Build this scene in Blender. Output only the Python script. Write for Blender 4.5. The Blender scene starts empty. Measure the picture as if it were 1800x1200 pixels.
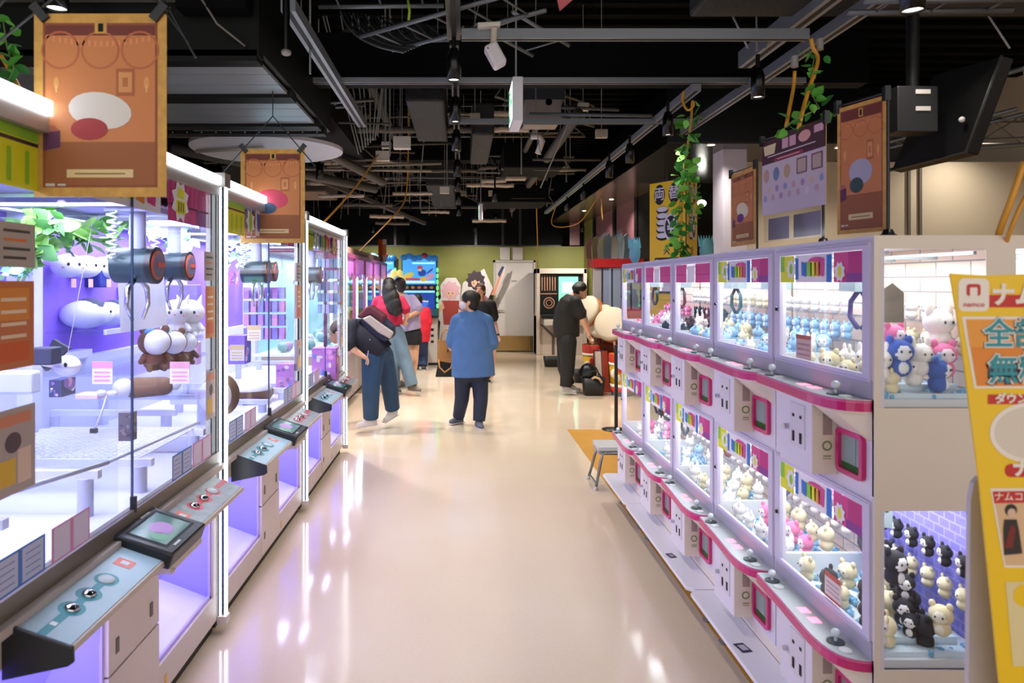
import bpy, math, random
from mathutils import Matrix, Vector, Euler
random.seed(7)
S = bpy.context.scene
COL = S.collection
PI = math.pi
# ---------------------------------------------------------------- camera, world, exposure
HC, FPX, VX, VY = 1.65, 1230.0, 811.0, 497.0       # eye height, focal length in px of the 1800x1200 frame, vanishing point
cam_d = bpy.data.cameras.new('camera'); cam = bpy.data.objects.new('camera', cam_d); COL.objects.link(cam)
cam.location = (0, 0, HC); cam.rotation_euler = (PI/2, 0, 0)
cam_d.sensor_width = 36; cam_d.lens = FPX/1800*36
cam_d.shift_x = (900-VX)/1800; cam_d.shift_y = -(600-VY)/1800
cam_d.dof.use_dof = True; cam_d.dof.focus_distance = 5.2; cam_d.dof.aperture_fstop = 4.0
cam_d.clip_start = 0.05
S.camera = cam
S.view_settings.view_transform = 'Standard'; S.view_settings.look = 'None'
S.view_settings.gamma = 1; S.view_settings.use_curve_mapping = False
S.view_settings.exposure = 0.42
cy = S.cycles
cy.use_denoising = True
cy.max_bounces = 7; cy.diffuse_bounces = 3; cy.glossy_bounces = 3; cy.transparent_max_bounces = 18; cy.transmission_bounces = 4
cy.sample_clamp_indirect = 4.0; cy.caustics_reflective = False; cy.caustics_refractive = False
w = bpy.data.worlds.new('world'); S.world = w; w.use_nodes = True
w.node_tree.nodes['Background'].inputs[0].default_value = (0.95, 0.9, 0.88, 1)
w.node_tree.nodes['Background'].inputs[1].default_value = 1.0

def P(px, py, Y):
    "world point seen at a photo pixel, at depth Y"
    return Vector(((px-VX)*Y/FPX, Y, HC-(py-VY)*Y/FPX))

# ---------------------------------------------------------------- materials
def lin(c):
    if isinstance(c, str):
        c = c.lstrip('#'); c = [int(c[i:i+2], 16)/255 for i in (0, 2, 4)]
        return tuple(x/12.92 if x <= .04045 else ((x+.055)/1.055)**2.4 for x in c)
    return tuple(c)
MATS = {}
def mat(c, rough=.5, metal=0.0, emit=0.0, alpha=1.0, noise=0, nscale=8, bump=0, coat=0, spec=.5):
    key = (c if isinstance(c, str) else tuple(c), rough, metal, emit, alpha, noise, nscale, bump, coat, spec)
    if key in MATS: return MATS[key]
    m = bpy.data.materials.new('finish_%d' % len(MATS)); m.use_nodes = True
    nt = m.node_tree; b = nt.nodes['Principled BSDF']; L = lin(c)
    b.inputs['Base Color'].default_value = (*L, 1)
    b.inputs['Roughness'].default_value = rough; b.inputs['Metallic'].default_value = metal
    b.inputs['Specular IOR Level'].default_value = spec
    if coat: b.inputs['Coat Weight'].default_value = coat; b.inputs['Coat Roughness'].default_value = .08
    if emit:
        b.inputs['Emission Color'].default_value = (*L, 1); b.inputs['Emission Strength'].default_value = emit
    if alpha < 1: b.inputs['Alpha'].default_value = alpha
    if noise or bump:
        tc = nt.nodes.new('ShaderNodeTexCoord'); n = nt.nodes.new('ShaderNodeTexNoise')
        n.inputs['Scale'].default_value = nscale; n.inputs['Detail'].default_value = 5
        nt.links.new(tc.outputs['Object'], n.inputs['Vector'])
        if noise:
            r = nt.nodes.new('ShaderNodeValToRGB')
            r.color_ramp.elements[0].position = .3; r.color_ramp.elements[1].position = .7
            r.color_ramp.elements[0].color = (*[max(0, x*(1-noise)) for x in L], 1)
            r.color_ramp.elements[1].color = (*[min(1, x*(1+noise)) for x in L], 1)
            nt.links.new(n.outputs['Fac'], r.inputs['Fac']); nt.links.new(r.outputs['Color'], b.inputs['Base Color'])
        if bump:
            bp = nt.nodes.new('ShaderNodeBump'); bp.inputs['Strength'].default_value = bump; bp.inputs['Distance'].default_value = .02
            nt.links.new(n.outputs['Fac'], bp.inputs['Height']); nt.links.new(bp.outputs['Normal'], b.inputs['Normal'])
    MATS[key] = m
    return m
def glass_mat(name, tint=(1, 1, 1), refl=.08, rough=.02):
    m = bpy.data.materials.new(name); m.use_nodes = True; nt = m.node_tree
    for n in list(nt.nodes): nt.nodes.remove(n)
    o = nt.nodes.new('ShaderNodeOutputMaterial'); mx = nt.nodes.new('ShaderNodeMixShader')
    t = nt.nodes.new('ShaderNodeBsdfTransparent'); g = nt.nodes.new('ShaderNodeBsdfGlossy')
    lw0 = nt.nodes.new('ShaderNodeLayerWeight'); pw = nt.nodes.new('ShaderNodeMath'); pw.operation = 'POWER'; pw.inputs[1].default_value = 5
    nt.links.new(lw0.outputs['Facing'], pw.inputs[0]); lw = nt.nodes.new('ShaderNodeMath'); lw.operation = 'MULTIPLY_ADD'
    nt.links.new(pw.outputs[0], lw.inputs[0]); lw.inputs[1].default_value = .45; lw.inputs[2].default_value = refl*.5; lw.use_clamp = True
    t.inputs['Color'].default_value = (*tint, 1); g.inputs['Roughness'].default_value = rough
    nt.links.new(lw.outputs[0], mx.inputs[0]); nt.links.new(t.outputs[0], mx.inputs[1]); nt.links.new(g.outputs[0], mx.inputs[2])
    nt.links.new(mx.outputs[0], o.inputs['Surface'])
    return m
GLASS = glass_mat('clear_glass', (.985, .99, 1.0), .03)
ACRYL = glass_mat('clear_acrylic', (.93, .95, 1.0), .10)
VINYL = glass_mat('clear_vinyl', (.93, .93, .95), .12, .12)
BAGCL = glass_mat('clear_packaging', (.95, .96, .96), .16, .15)

def brick_mat(name, c1, c2, mortar, sx, sy):
    m = bpy.data.materials.new(name); m.use_nodes = True; nt = m.node_tree; b = nt.nodes['Principled BSDF']
    tc = nt.nodes.new('ShaderNodeTexCoord'); sp = nt.nodes.new('ShaderNodeSeparateXYZ'); ad = nt.nodes.new('ShaderNodeMath'); cb = nt.nodes.new('ShaderNodeCombineXYZ')
    bk = nt.nodes.new('ShaderNodeTexBrick')
    nt.links.new(tc.outputs['Object'], sp.inputs[0]); nt.links.new(sp.outputs[0], ad.inputs[0]); nt.links.new(sp.outputs[1], ad.inputs[1])
    nt.links.new(ad.outputs[0], cb.inputs[0]); nt.links.new(sp.outputs[2], cb.inputs[1]); nt.links.new(cb.outputs[0], bk.inputs['Vector'])
    bk.inputs['Scale'].default_value = 1; bk.inputs['Brick Width'].default_value = sx; bk.inputs['Row Height'].default_value = sy
    bk.inputs['Mortar Size'].default_value = .003
    for k, c in (('Color1', c1), ('Color2', c2), ('Mortar', mortar)): bk.inputs[k].default_value = (*lin(c), 1)
    nt.links.new(bk.outputs['Color'], b.inputs['Base Color']); b.inputs['Roughness'].default_value = .6
    return m

# ---------------------------------------------------------------- mesh builder
class B:
    def __init__(s, m=None):
        s.v, s.f, s.mi, s.sm, s.mats, s.cur, s.M = [], [], [], [], [], 0, None
        if m is not None: s.use(m)
    def use(s, m):
        if m not in s.mats: s.mats.append(m)
        s.cur = s.mats.index(m); return s
    def add(s, vs, fs, smooth=False):
        o = len(s.v)
        for p in vs:
            p = Vector(p)
            s.v.append(s.M @ p if s.M is not None else p)
        for f in fs:
            s.f.append([o+i for i in f]); s.mi.append(s.cur); s.sm.append(smooth)
        return s
    def box(s, x0, x1, y0, y1, z0, z1):
        x0, x1 = min(x0, x1), max(x0, x1); y0, y1 = min(y0, y1), max(y0, y1); z0, z1 = min(z0, z1), max(z0, z1)
        return s.add([(x0, y0, z0), (x1, y0, z0), (x1, y1, z0), (x0, y1, z0), (x0, y0, z1), (x1, y0, z1), (x1, y1, z1), (x0, y1, z1)],
                     [(3, 2, 1, 0), (4, 5, 6, 7), (0, 1, 5, 4), (1, 2, 6, 5), (2, 3, 7, 6), (3, 0, 4, 7)])
    def cbox(s, c, sx, sy, sz): return s.box(c[0]-sx/2, c[0]+sx/2, c[1]-sy/2, c[1]+sy/2, c[2]-sz/2, c[2]+sz/2)
    def quad(s, a, b, c, d): return s.add([a, b, c, d], [(0, 1, 2, 3)])
    def prism(s, poly, d):
        "polygon (3-D points) extruded by vector d"
        n = len(poly); d = Vector(d); vs = [Vector(p) for p in poly]+[Vector(p)+d for p in poly]
        fs = [tuple(range(n))[::-1], tuple(range(n, 2*n))]+[(i, (i+1) % n, n+(i+1) % n, n+i) for i in range(n)]
        return s.add(vs, fs)
    def cone(s, p0, p1, r0, r1, n=12, caps=True, smooth=True):
        p0, p1 = Vector(p0), Vector(p1); ax = p1-p0
        if ax.length < 1e-7: return s
        q = ax.to_track_quat('Z', 'Y'); vs = []
        for p, r in ((p0, r0), (p1, r1)):
            for i in range(n):
                a = 2*PI*i/n; vs.append(p+q @ Vector((r*math.cos(a), r*math.sin(a), 0)))
        s.add(vs, [(i, (i+1) % n, n+(i+1) % n, n+i) for i in range(n)], smooth)
        if caps:
            s.add(vs[:n], [tuple(range(n))[::-1]]); s.add(vs[n:], [tuple(range(n))])
        return s
    def cyl(s, p0, p1, r, n=12, caps=True): return s.cone(p0, p1, r, r, n, caps)
    def tube(s, pts, r, n=6, caps=True):
        pts = [Vector(p) for p in pts]; m = len(pts); vs = []; up = None
        for k, p in enumerate(pts):
            t = (pts[min(k+1, m-1)]-pts[max(k-1, 0)]).normalized()
            if up is None:
                up = Vector((0, 0, 1)) if abs(t.z) < .9 else Vector((1, 0, 0))
            a = t.cross(up)
            if a.length < 1e-5: a = t.cross(Vector((0, 1, 0)))
            a.normalize(); b_ = a.cross(t); up = b_
            rr = r[k] if isinstance(r, (list, tuple)) else r
            for i in range(n):
                an = 2*PI*i/n; vs.append(p+a*(rr*math.cos(an))+b_*(rr*math.sin(an)))
        fs = [(k*n+i, k*n+(i+1) % n, (k+1)*n+(i+1) % n, (k+1)*n+i) for k in range(m-1) for i in range(n)]
        if caps: fs += [tuple(range(n))[::-1], tuple(range((m-1)*n, m*n))]
        return s.add(vs, fs, True)
    def ball(s, c, r, ry=None, rz=None, n=12, rings=8, rot=None):
        c = Vector(c); ry = r if ry is None else ry; rz = r if rz is None else rz; vs = [Vector((0, 0, rz))]
        for k in range(1, rings):
            a = PI*k/rings
            for i in range(n):
                t = 2*PI*i/n; vs.append(Vector((r*math.sin(a)*math.cos(t), ry*math.sin(a)*math.sin(t), rz*math.cos(a))))
        vs.append(Vector((0, 0, -rz)))
        if rot is not None: vs = [rot @ p for p in vs]
        vs = [c+p for p in vs]; L = len(vs)-1
        fs = [(0, 1+i, 1+(i+1) % n) for i in range(n)]
        fs += [(1+k*n+i, 1+(k+1)*n+i, 1+(k+1)*n+(i+1) % n, 1+k*n+(i+1) % n) for k in range(rings-2) for i in range(n)]
        fs += [(L, L-n+(i+1) % n, L-n+i) for i in range(n)]
        return s.add(vs, fs, True)
    def capsule(s, p0, p1, r0, r1=None, n=12):
        r1 = r0 if r1 is None else r1
        s.ball(p0, r0, n=n, rings=8); s.ball(p1, r1, n=n, rings=8)
        return s.cone(p0, p1, r0, r1, n)
    def lathe(s, prof, c=(0, 0, 0), n=20, axis='Z'):
        c = Vector(c); vs = []
        for r, h in prof:
            for i in range(n):
                a = 2*PI*i/n; x, y = r*math.cos(a), r*math.sin(a)
                vs.append(c+(Vector((x, y, h)) if axis == 'Z' else Vector((h, x, y)) if axis == 'X' else Vector((x, h, y))))
        m = len(prof)
        return s.add(vs, [(k*n+i, k*n+(i+1) % n, (k+1)*n+(i+1) % n, (k+1)*n+i) for k in range(m-1) for i in range(n)], True)
    # ---- flat artwork in a local frame: u right, v up, n toward the viewer
    def poly(s, m, pts, n=.001):
        s.use(m); return s.add([(u, v, n) for u, v in pts], [tuple(range(len(pts)))])
    def rect(s, m, u0, u1, v0, v1, n=.001): return s.poly(m, [(u0, v0), (u1, v0), (u1, v1), (u0, v1)], n)
    def ell(s, m, u, v, a, b=None, n=.001, k=20, rot=0):
        b = a if b is None else b; c, d = math.cos(rot), math.sin(rot)
        return s.poly(m, [(u+a*math.cos(t)*c-b*math.sin(t)*d, v+a*math.cos(t)*d+b*math.sin(t)*c) for t in [2*PI*i/k for i in range(k)]], n)
    def ring(s, m, u, v, r0, r1, n=.001, k=20):
        s.use(m); vs = []
        for r in (r0, r1): vs += [(u+r*math.cos(2*PI*i/k), v+r*math.sin(2*PI*i/k), n) for i in range(k)]
        return s.add(vs, [(i, k+i, k+(i+1) % k, (i+1) % k) for i in range(k)])
    def star(s, m, u, v, r, k=9, inner=.7, n=.001):
        return s.poly(m, [(u+(r if i % 2 else r*inner)*math.cos(PI*i/k), v+(r if i % 2 else r*inner)*math.sin(PI*i/k)) for i in range(2*k)], n)
    def text(s, m, body, u, v, size, n=.002, bold=0.0, align='CENTER', sx=1.0, depth=0):
        s.use(m); vs, fs = text_mesh(body, size, bold, align, depth)
        return s.add([(u+p[0]*sx, v+p[1], n+p[2]) for p in vs], fs)
def text_mesh(body, size, bold, align, depth, cache={}):
    key = (body, size, bold, align, depth)
    if key in cache: return cache[key]
    c = bpy.data.curves.new('lettering', 'FONT'); c.body = body; c.size = size; c.align_x = align; c.align_y = 'CENTER'
    c.offset = bold*size; c.extrude = depth; c.resolution_u = 3
    o = bpy.data.objects.new('lettering', c); COL.objects.link(o)
    dg = bpy.context.evaluated_depsgraph_get(); dg.update()
    me = bpy.data.meshes.new_from_object(o.evaluated_get(dg))
    r = ([tuple(v.co) for v in me.vertices], [tuple(p.vertices) for p in me.polygons])
    bpy.data.objects.remove(o); bpy.data.curves.remove(c); bpy.data.meshes.remove(me)
    cache[key] = r
    return r
def frame(o, U, V):
    U, V = Vector(U).normalized(), Vector(V).normalized(); N = U.cross(V); o = Vector(o)
    return Matrix(((U.x, V.x, N.x, o.x), (U.y, V.y, N.y, o.y), (U.z, V.z, N.z, o.z), (0, 0, 0, 1)))
def mk(name, b, parent=None, bevel=0, world=False, **props):
    "link one mesh object; world=True: geometry was given in world coordinates although it has a parent"
    me = bpy.data.meshes.new(name)
    vs = b.v
    if world and parent is not None:
        inv = parent.matrix_basis.inverted(); vs = [inv @ p for p in vs]
    me.from_pydata([tuple(p) for p in vs], [], b.f)
    for m in b.mats: me.materials.append(m)
    me.polygons.foreach_set('material_index', b.mi); me.polygons.foreach_set('use_smooth', b.sm); me.update()
    o = bpy.data.objects.new(name, me); COL.objects.link(o)
    if parent is not None: o.parent = parent
    if bevel:
        md = o.modifiers.new('bevel', 'BEVEL'); md.width = bevel; md.segments = 2; md.limit_method = 'ANGLE'; md.angle_limit = .7
    for k, v in props.items(): o[k] = v
    return o
def thing(name, label, cat, loc=(0, 0, 0), rz=0, group=None):
    o = bpy.data.objects.new(name, None); COL.objects.link(o); o.empty_display_size = .1
    o.location = loc; o.rotation_euler = (0, 0, rz); o['label'] = label; o['category'] = cat
    if group: o['group'] = group
    o.matrix_basis = Matrix.Translation(Vector(loc)) @ Matrix.Rotation(rz, 4, 'Z')
    return o
def solo(name, b, label, cat, loc=None, group=None, bevel=0):
    "a thing that is one mesh; geometry in world coordinates is re-based on loc"
    if loc is None:
        n = len(b.v); loc = Vector((sum(p.x for p in b.v)/n, sum(p.y for p in b.v)/n, min(p.z for p in b.v)))
    loc = Vector(loc)
    b.v = [p-loc for p in b.v]
    o = mk(name, b, None, bevel); o.location = loc; o['label'] = label; o['category'] = cat
    if group: o['group'] = group
    return o
def struct(name, b, bevel=0):
    o = mk(name, b, None, bevel); o['kind'] = 'structure'; return o
def dup(root, loc, rz=0, label=None, group=None, scale=None, rot=None):
    r = root.copy(); COL.objects.link(r); r.location = loc; r.rotation_euler = rot if rot is not None else (0, 0, rz)
    if scale is not None: r.scale = (scale,)*3
    if label: r['label'] = label
    if group: r['group'] = group
    for ch in list(root.children):
        c = ch.copy(); COL.objects.link(c); c.parent = r
        for g in ch.children:
            d = g.copy(); COL.objects.link(d); d.parent = c
    return r
LK = 1.8
def lamp(name, kind, loc, power, color=(1, 1, 1), size=.1, size_y=None, rot=(0, 0, 0), spot=1.2, blend=.6, parent=None, spread=None):
    d = bpy.data.lights.new(name, kind); d.energy = power*LK; d.color = color
    if kind == 'AREA':
        d.size = size
        if size_y: d.shape = 'RECTANGLE'; d.size_y = size_y
        if spread: d.spread = spread
    else: d.shadow_soft_size = size
    if kind == 'SPOT': d.spot_size = spot; d.spot_blend = blend
    o = bpy.data.objects.new(name, d); COL.objects.link(o); o.location = loc; o.rotation_euler = rot
    if parent is not None: o.parent = parent
    return o
# ================================================================ THE SETTING
m_floor = bpy.data.materials.new('polished_floor'); m_floor.use_nodes = True
def _fl():
    nt = m_floor.node_tree; b = nt.nodes['Principled BSDF']
    tc = nt.nodes.new('ShaderNodeTexCoord')
    n1 = nt.nodes.new('ShaderNodeTexNoise'); n1.inputs['Scale'].default_value = .8; n1.inputs['Detail'].default_value = 3
    n2 = nt.nodes.new('ShaderNodeTexNoise'); n2.inputs['Scale'].default_value = 60; n2.inputs['Detail'].default_value = 4
    mx = nt.nodes.new('ShaderNodeMath'); mx.operation = 'MULTIPLY_ADD'; mx.inputs[1].default_value = .35
    r = nt.nodes.new('ShaderNodeValToRGB')
    r.color_ramp.elements[0].position = .35; r.color_ramp.elements[0].color = (*lin('#d4bfa4'), 1)
    r.color_ramp.elements[1].position = .95; r.color_ramp.elements[1].color = (*lin('#dfceb8'), 1)
    nt.links.new(tc.outputs['Object'], n1.inputs['Vector']); nt.links.new(tc.outputs['Object'], n2.inputs['Vector'])
    nt.links.new(n2.outputs['Fac'], mx.inputs[0]); nt.links.new(n1.outputs['Fac'], mx.inputs[2])
    nt.links.new(mx.outputs[0], r.inputs['Fac']); nt.links.new(r.outputs['Color'], b.inputs['Base Color'])
    rr = nt.nodes.new('ShaderNodeMapRange'); rr.inputs['To Min'].default_value = .06; rr.inputs['To Max'].default_value = .15
    nt.links.new(n1.outputs['Fac'], rr.inputs['Value']); nt.links.new(rr.outputs[0], b.inputs['Roughness'])
    b.inputs['Specular IOR Level'].default_value = .75
_fl()
m_black = mat('#060708', .5, spec=.25); m_blackg = mat('#08090b', .22, spec=.4); m_deck = mat('#070909', .8, noise=.4, nscale=3, spec=.1)
m_green = mat('#8f9143', .55, noise=.05, nscale=2); m_cream = mat('#cdbfa6', .6); m_white = mat('#d9d6d2', .45)
m_lilacw = mat('#c9c4d0', .5); m_pinkrefl = mat('#9a6a72', .35, spec=.6); m_steel = mat('#a9a49c', .3, 1.0)
m_grey = mat('#8f8d8c', .45); m_dgrey = mat('#3a3d40', .5); m_yfloor = mat('#c99238', .3, noise=.08, nscale=4)

struct('floor', B(m_floor).box(-6, 7, -3, 17.3, -.05, 0))
struct('trim_1', B(m_yfloor).box(1.19, 5.0, -1, 7.87, 0, .002))            # the yellow floor area at the right bank
b = B(m_deck)
b.box(-6, 7, -1.5, 18.5, 4.3, 4.35)
for i in range(60): b.box(-6, 7, 2+i*.28, 2.1+i*.28, 4.24, 4.3)
struct('ceiling', b)
struct('wall_left', B(m_black).box(-6.1, -6, -3, 18.5, 0, 4.3))
struct('wall_right', B(m_cream).box(7, 7.1, -3, 18.5, 0, 4.3))
# back wall: green below, open dark transom above
b = B(m_green); b.box(-3.4, 4.0, 16.9, 17.05, 0, 2.53); struct('wall_back', b)
struct('wall_far', B(m_black).box(-6, 7, 18.2, 18.3, 0, 4.3))
struct('wall_side', B(m_black).box(-6, -3.4, 16.9, 17.05, 0, 4.3))
struct('wall_end', B(m_black).box(4.0, 7, 16.9, 17.05, 0, 4.3))
b = B(mat('#262a28', .4)); b.box(-3.4, 2.4, 16.88, 16.93, 2.53, 2.56)
for x in (-1.6, .35, 1.0, 1.42): b.box(x-.03, x+.03, 16.9, 16.96, 2.56, 3.6)
struct('trim_2', b)
# door with kick plate, lock, lever, closer boxes over it
D0, D1, DY = 871, 938, 16.7
xa, xb = (D0-VX)*DY/FPX, (D1-VX)*DY/FPX
b = B(mat('#c5c0bc', .5)); b.box(xa, xb, 16.78, 16.86, .02, 2.14)
dr = struct('door_1', b)
fr = B(mat('#b5b0aa', .5)); fr.box(xa-.05, xa, 16.75, 16.9, 0, 2.19); fr.box(xb, xb+.05, 16.75, 16.9, 0, 2.19); fr.box(xa-.05, xb+.05, 16.75, 16.9, 2.14, 2.19)
mk('door_frame', fr, dr)
mk('kick_plate', B(mat('#b0915c', .25, 1.0)).box(xa+.01, xb-.01, 16.76, 16.78, .03, .38), dr)
h = B(m_steel).box(xa+.04, xa+.1, 16.76, 16.78, 1.15, 1.32); h.box(xa+.05, xa+.2, 16.72, 16.74, .98, 1.0); h.cyl((xa+.06, 16.73, .99), (xa+.06, 16.78, .99), .02)
mk('door_handle', h, dr)
mk('door_plate', B(m_grey).box(xa+.38, xa+.52, 16.765, 16.78, 1.68, 1.71), dr)
for k, px in enumerate((888, 911)):
    p = P(px, 447, 16.7)
    solo('notice_board', B(mat('#c9c2bd', .6)).box(p.x-.12, p.x+.12, 16.82, 16.9, 2.2, 2.5), 'white box panel above the white door, %s of the two' % ('left' if k == 0 else 'right'), 'panel')

# bulkhead along the right side with glossy dark faces
struct('trim_3', B(m_blackg).box(2.15, 4.45, 7.3, 16.88, 3.12, 3.7))
struct('trim_4', B(mat('#2c2a25', .2, noise=.1)).box(2.15, 4.45, 7.3, 10.2, 3.10, 3.12))
struct('trim_5', B(mat('#5a4c3c', .22)).box(2.15, 3.0, 10.2, 16.88, 3.10, 3.12))
# window wall behind the bins
for i, (y0, y1) in enumerate(((12.0, 13.55), (13.7, 15.6))):
    struct('window_%d' % (i+1), B(m_pinkrefl).box(3.0, 3.03, y0, y1, 1.72, 3.10))  # dark panes; their pink reflections are put into the base colour
struct('window_3', B(m_pinkrefl).box(2.62, 2.86, 16.92, 16.95, 2.56, 3.1))
b = B(m_black)
for y in (11.9, 13.62, 15.7): b.box(2.96, 3.08, y-.09, y+.09, 0, 3.10)
b.use(m_green); b.box(2.96, 3.06, 15.8, 16.88, 0, 3.10)
struct('trim_6', b)
struct('wall_window_side', B(mat('#a08a64', .6)).box(3.0, 3.06, 12.0, 15.6, 0, 1.72))
struct('wall_pier', B(m_black).box(2.98, 3.06, 10.3, 11.8, 0, 3.1))
# wall and column of the room to the right
struct('wall_cream', B(m_cream).box(3.3, 7, 8.4, 8.5, 0, 3.10))
b = B(mat('#6d665c', .5))
for px in (1597, 1617): 
    p = P(px, 300, 8.39); b.box(p.x-.015, p.x+.015, 8.37, 8.4, 0, 3.10)
struct('trim_7', b)
struct('trim_8', B(m_lilacw).box(2.84, 3.1, 7.6, 7.9, 0, 3.10))              # pale column
# dark partition between the pale column and the window wall, with reflections of a distant room
struct('wall_dark', B(mat('#141812', .12)).box(3.0, 7, 10.2, 10.3, 0, 3.1))

# ================================================================ CEILING THINGS
m_rail = mat('#83888c', .35, .4); m_pale = mat('#b8aa98', .8, bump=.5, nscale=40); m_ins = mat('#1f2021', .7, bump=.6, nscale=25)
m_beam = mat('#040506', .7, spec=.1); m_rod = mat('#9a9a94', .4, .3); m_tray = mat('#6a6e70', .4, .3)
solo('ceiling_beam', B(m_beam).box(-1.02, 2.75, 4.72, 4.86, 3.0, 3.34), 'wide black beam crossing the ceiling above the aisle, nearest', 'beam')
solo('ceiling_beam', B(m_beam).box(-4.5, 1.5, 9.4, 9.7, 3.3, 3.6), 'black beam crossing the ceiling behind the hanging pipes', 'beam')
solo('ceiling_beam', B(m_beam).box(-4.5, 1.5, 13.2, 13.5, 3.1, 3.5), 'black beam crossing the ceiling near the green back wall', 'beam')
solo('ceiling_beam', B(m_beam).box(-1.35, -1.02, 3.3, 8.5, 2.95, 3.3), 'black beam running along the aisle beside the metal-panelled hood', 'beam')
def rail(a, c, label, w=.05, h=.05, mm=m_rail):
    a, c = Vector(a), Vector(c); d = (c-a).normalized(); s = d.cross(Vector((0, 0, 1)))*w/2
    b = B(mm); b.prism([a-s, a+s, a+s+Vector((0, 0, h)), a-s+Vector((0, 0, h))], c-a)
    b.use(m_black); e = s*.35; b.prism([a-e-Vector((0, 0, .002)), a+e-Vector((0, 0, .002)), a+e, a-e], c-a)
    return solo('lighting_rail', b, label, 'rail')
rail((-1.03, 4.69, 2.985), (2.3, 4.69, 2.985), 'grey rail crossing under the wide black beam', .05, .035)
rail((0, 3.6, 2.9), (1.78, 3.6, 2.9), 'grey crossing rail nearest the camera, carrying the white camera', .05, .05)
rail((-.1, 5.6, 2.92), (1.9, 5.6, 2.92), 'grey crossing rail behind the nearer exit sign', .04, .04)
rail((1.57, 4.67, 2.93), (1.57, 13, 2.93), 'long grey rail running deep along the right bulkhead', .06, .05, mat('#8e9296', .35, .3))
rail((1.95, 2.2, 2.95), (1.95, 6.15, 2.95), 'grey rail at upper right with two plugs and an ivy cord', .06, .06)
rail((1.78, 2.2, 3.0), (1.78, 4.4, 3.0), 'thick grey double rail at upper right over the black spotlight', .08, .1)
rail((-.83, 3.35, 2.95), (-.83, 5.85, 2.95), 'grey rail at upper left running along the aisle', .07, .06)
rail((-.04, 1.6, 2.95), (-.04, 3.75, 2.95), 'dark channel over the middle of the aisle holding the spotlights', .07, .06, mat('#3f4347', .3, .8))
b = B(mat('#303336', .35, .7)); b.box(-.065, -.015, 3.8, 12.5, 2.94, 2.98)
solo('lighting_rail', b, 'long dark rail above the middle of the aisle with a row of spotlights', 'rail')
rail((-2.1, 6.4, 2.9), (-.6, 11.5, 2.6), 'grey diagonal rail at left behind the second hanging poster', .05, .05, mat('#55544f', .5, .5))
rail((2.6, 3.0, 2.62), (3.8, 2.9, 2.7), 'pale bracket bar at far upper right', .03, .03)

m_lens = mat('#fff3dc', .4, emit=9.0)
def spotlight(loc, label, r=.038, hgt=.17, power=26, group=None, top=2.97, ang=1.9, tilt=0):
    x, y, z = loc
    t = thing('spotlight', label, 'spotlight', (x, y, z), group=group)
    b = B(m_blackg); b.lathe([(.6*r, hgt), (r, hgt*.75), (r, 0), (r*.88, 0), (r*.88, .012)], n=20)
    b.cone((0, 0, hgt), (0, 0, hgt+.005), .6*r, .3*r)
    mk('housing', b, t)
    mk('stem', B(m_black).cyl((0, 0, hgt), (0, 0, top-z), .012), t)
    mk('lens', B(m_lens).ell(m_lens, 0, 0, r*.86, n=.012), t)
    lamp('lamp', 'SPOT', (0, 0, -.01), power, (1, .92, .82), .035, spot=ang, blend=.9, parent=t, rot=tilt if isinstance(tilt, tuple) else (tilt, 0, 0))
    return t
nn = ['nearest', 'second', 'third', 'fourth', 'fifth', 'sixth', 'seventh', 'eighth', 'ninth', 'tenth']
for i, yy in enumerate((3.71, 4.67, 5.67, 7.04, 8.2, 9.6, 11.2)):
    spotlight((-.04, yy, 2.72), 'small black spotlight over the middle of the aisle, %s in that row from the camera' % nn[i], power=19+4*max(0, yy-6))
for i, (px, py) in enumerate(((1332, 172), (1174, 238), (1107, 286), (1071, 312))):
    Y = 1230*1.07/(497-py); p = P(px, py, Y)
    spotlight((p.x, Y, 2.72), 'black spotlight on the right-hand rail, %s from the camera' % nn[i], power=(22, 5, 22, 30)[i])
for i, yy in enumerate((9.0, 10.4)): spotlight((1.57, yy, 2.72), 'black spotlight on the far stretch of the right-hand rail, %s one' % ('nearer', 'farther')[i], power=70, tilt=(0, -.55, 0))
spotlight((1.78, 2.76, 2.72), 'black spotlight with a bright lens at the top right of the picture', r=.045, power=8)
spotlight((-1.85, 3.2, 2.9), 'spotlight with wide bright lens above the nearest hanging poster', r=.05, hgt=.1, power=20, top=4.25)
for i, (x, y) in enumerate(((-1.5, 7.4), (-1.2, 9.8), (-.9, 12.4), (.62, 12.6), (.45, 9.4), (-2.4, 10.5), (-2.6, 7.5), (-1.9, 15.0), (.3, 15.0), (2.6, 15.0))):  # last three are added to wash the green back wall with light
    spotlight((x, y, 2.74), 'small black spotlight hanging among the ceiling pipes, %s off the main rail, last three added to light the back wall' % nn[i], power=80 if y < 14 else 85, top=4.25, tilt=0 if y < 14 else .75)
# recessed downlights in the bulkhead
for i, (px, py) in enumerate(((1250, 257), (1027, 372), (1075, 352), (1475, 262))):
    Y = 1230*1.43/(497-py); p = P(px, py, Y)
    t = thing('downlight', 'round recessed downlight in the dark bulkhead, %s' % ('left of the pale column', 'above the pink-reflecting windows', 'nearer over the pink-reflecting windows', 'behind the dark information banner')[i], 'downlight', (p.x, Y, 3.09))
    mk('ring', B(m_white).lathe([(.05, .008), (.05, 0), (.04, 0), (.038, .008)], n=20), t)
    mk('lens', B(m_lens).ell(m_lens, 0, 0, .038, n=.004), t)
    lamp('lamp', 'SPOT', (0, 0, -.01), (34, 30, 30, 34)[i], (1, .92, .82), .035, spot=2.4, blend=.9, parent=t)
p = P(1240, 355, 10.0)
t = thing('downlight', 'bright round lamp glowing against the dark wall right of the yellow tower', 'downlight', (p.x, 10.15, p.z))
mk('housing', B(m_black).cyl((0, .05, 0), (0, .01, 0), .07), t)
mk('lens', B(mat('#fffaf0', .4, emit=12)).ball((0, 0, 0), .066, .03, .05), t)

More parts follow.
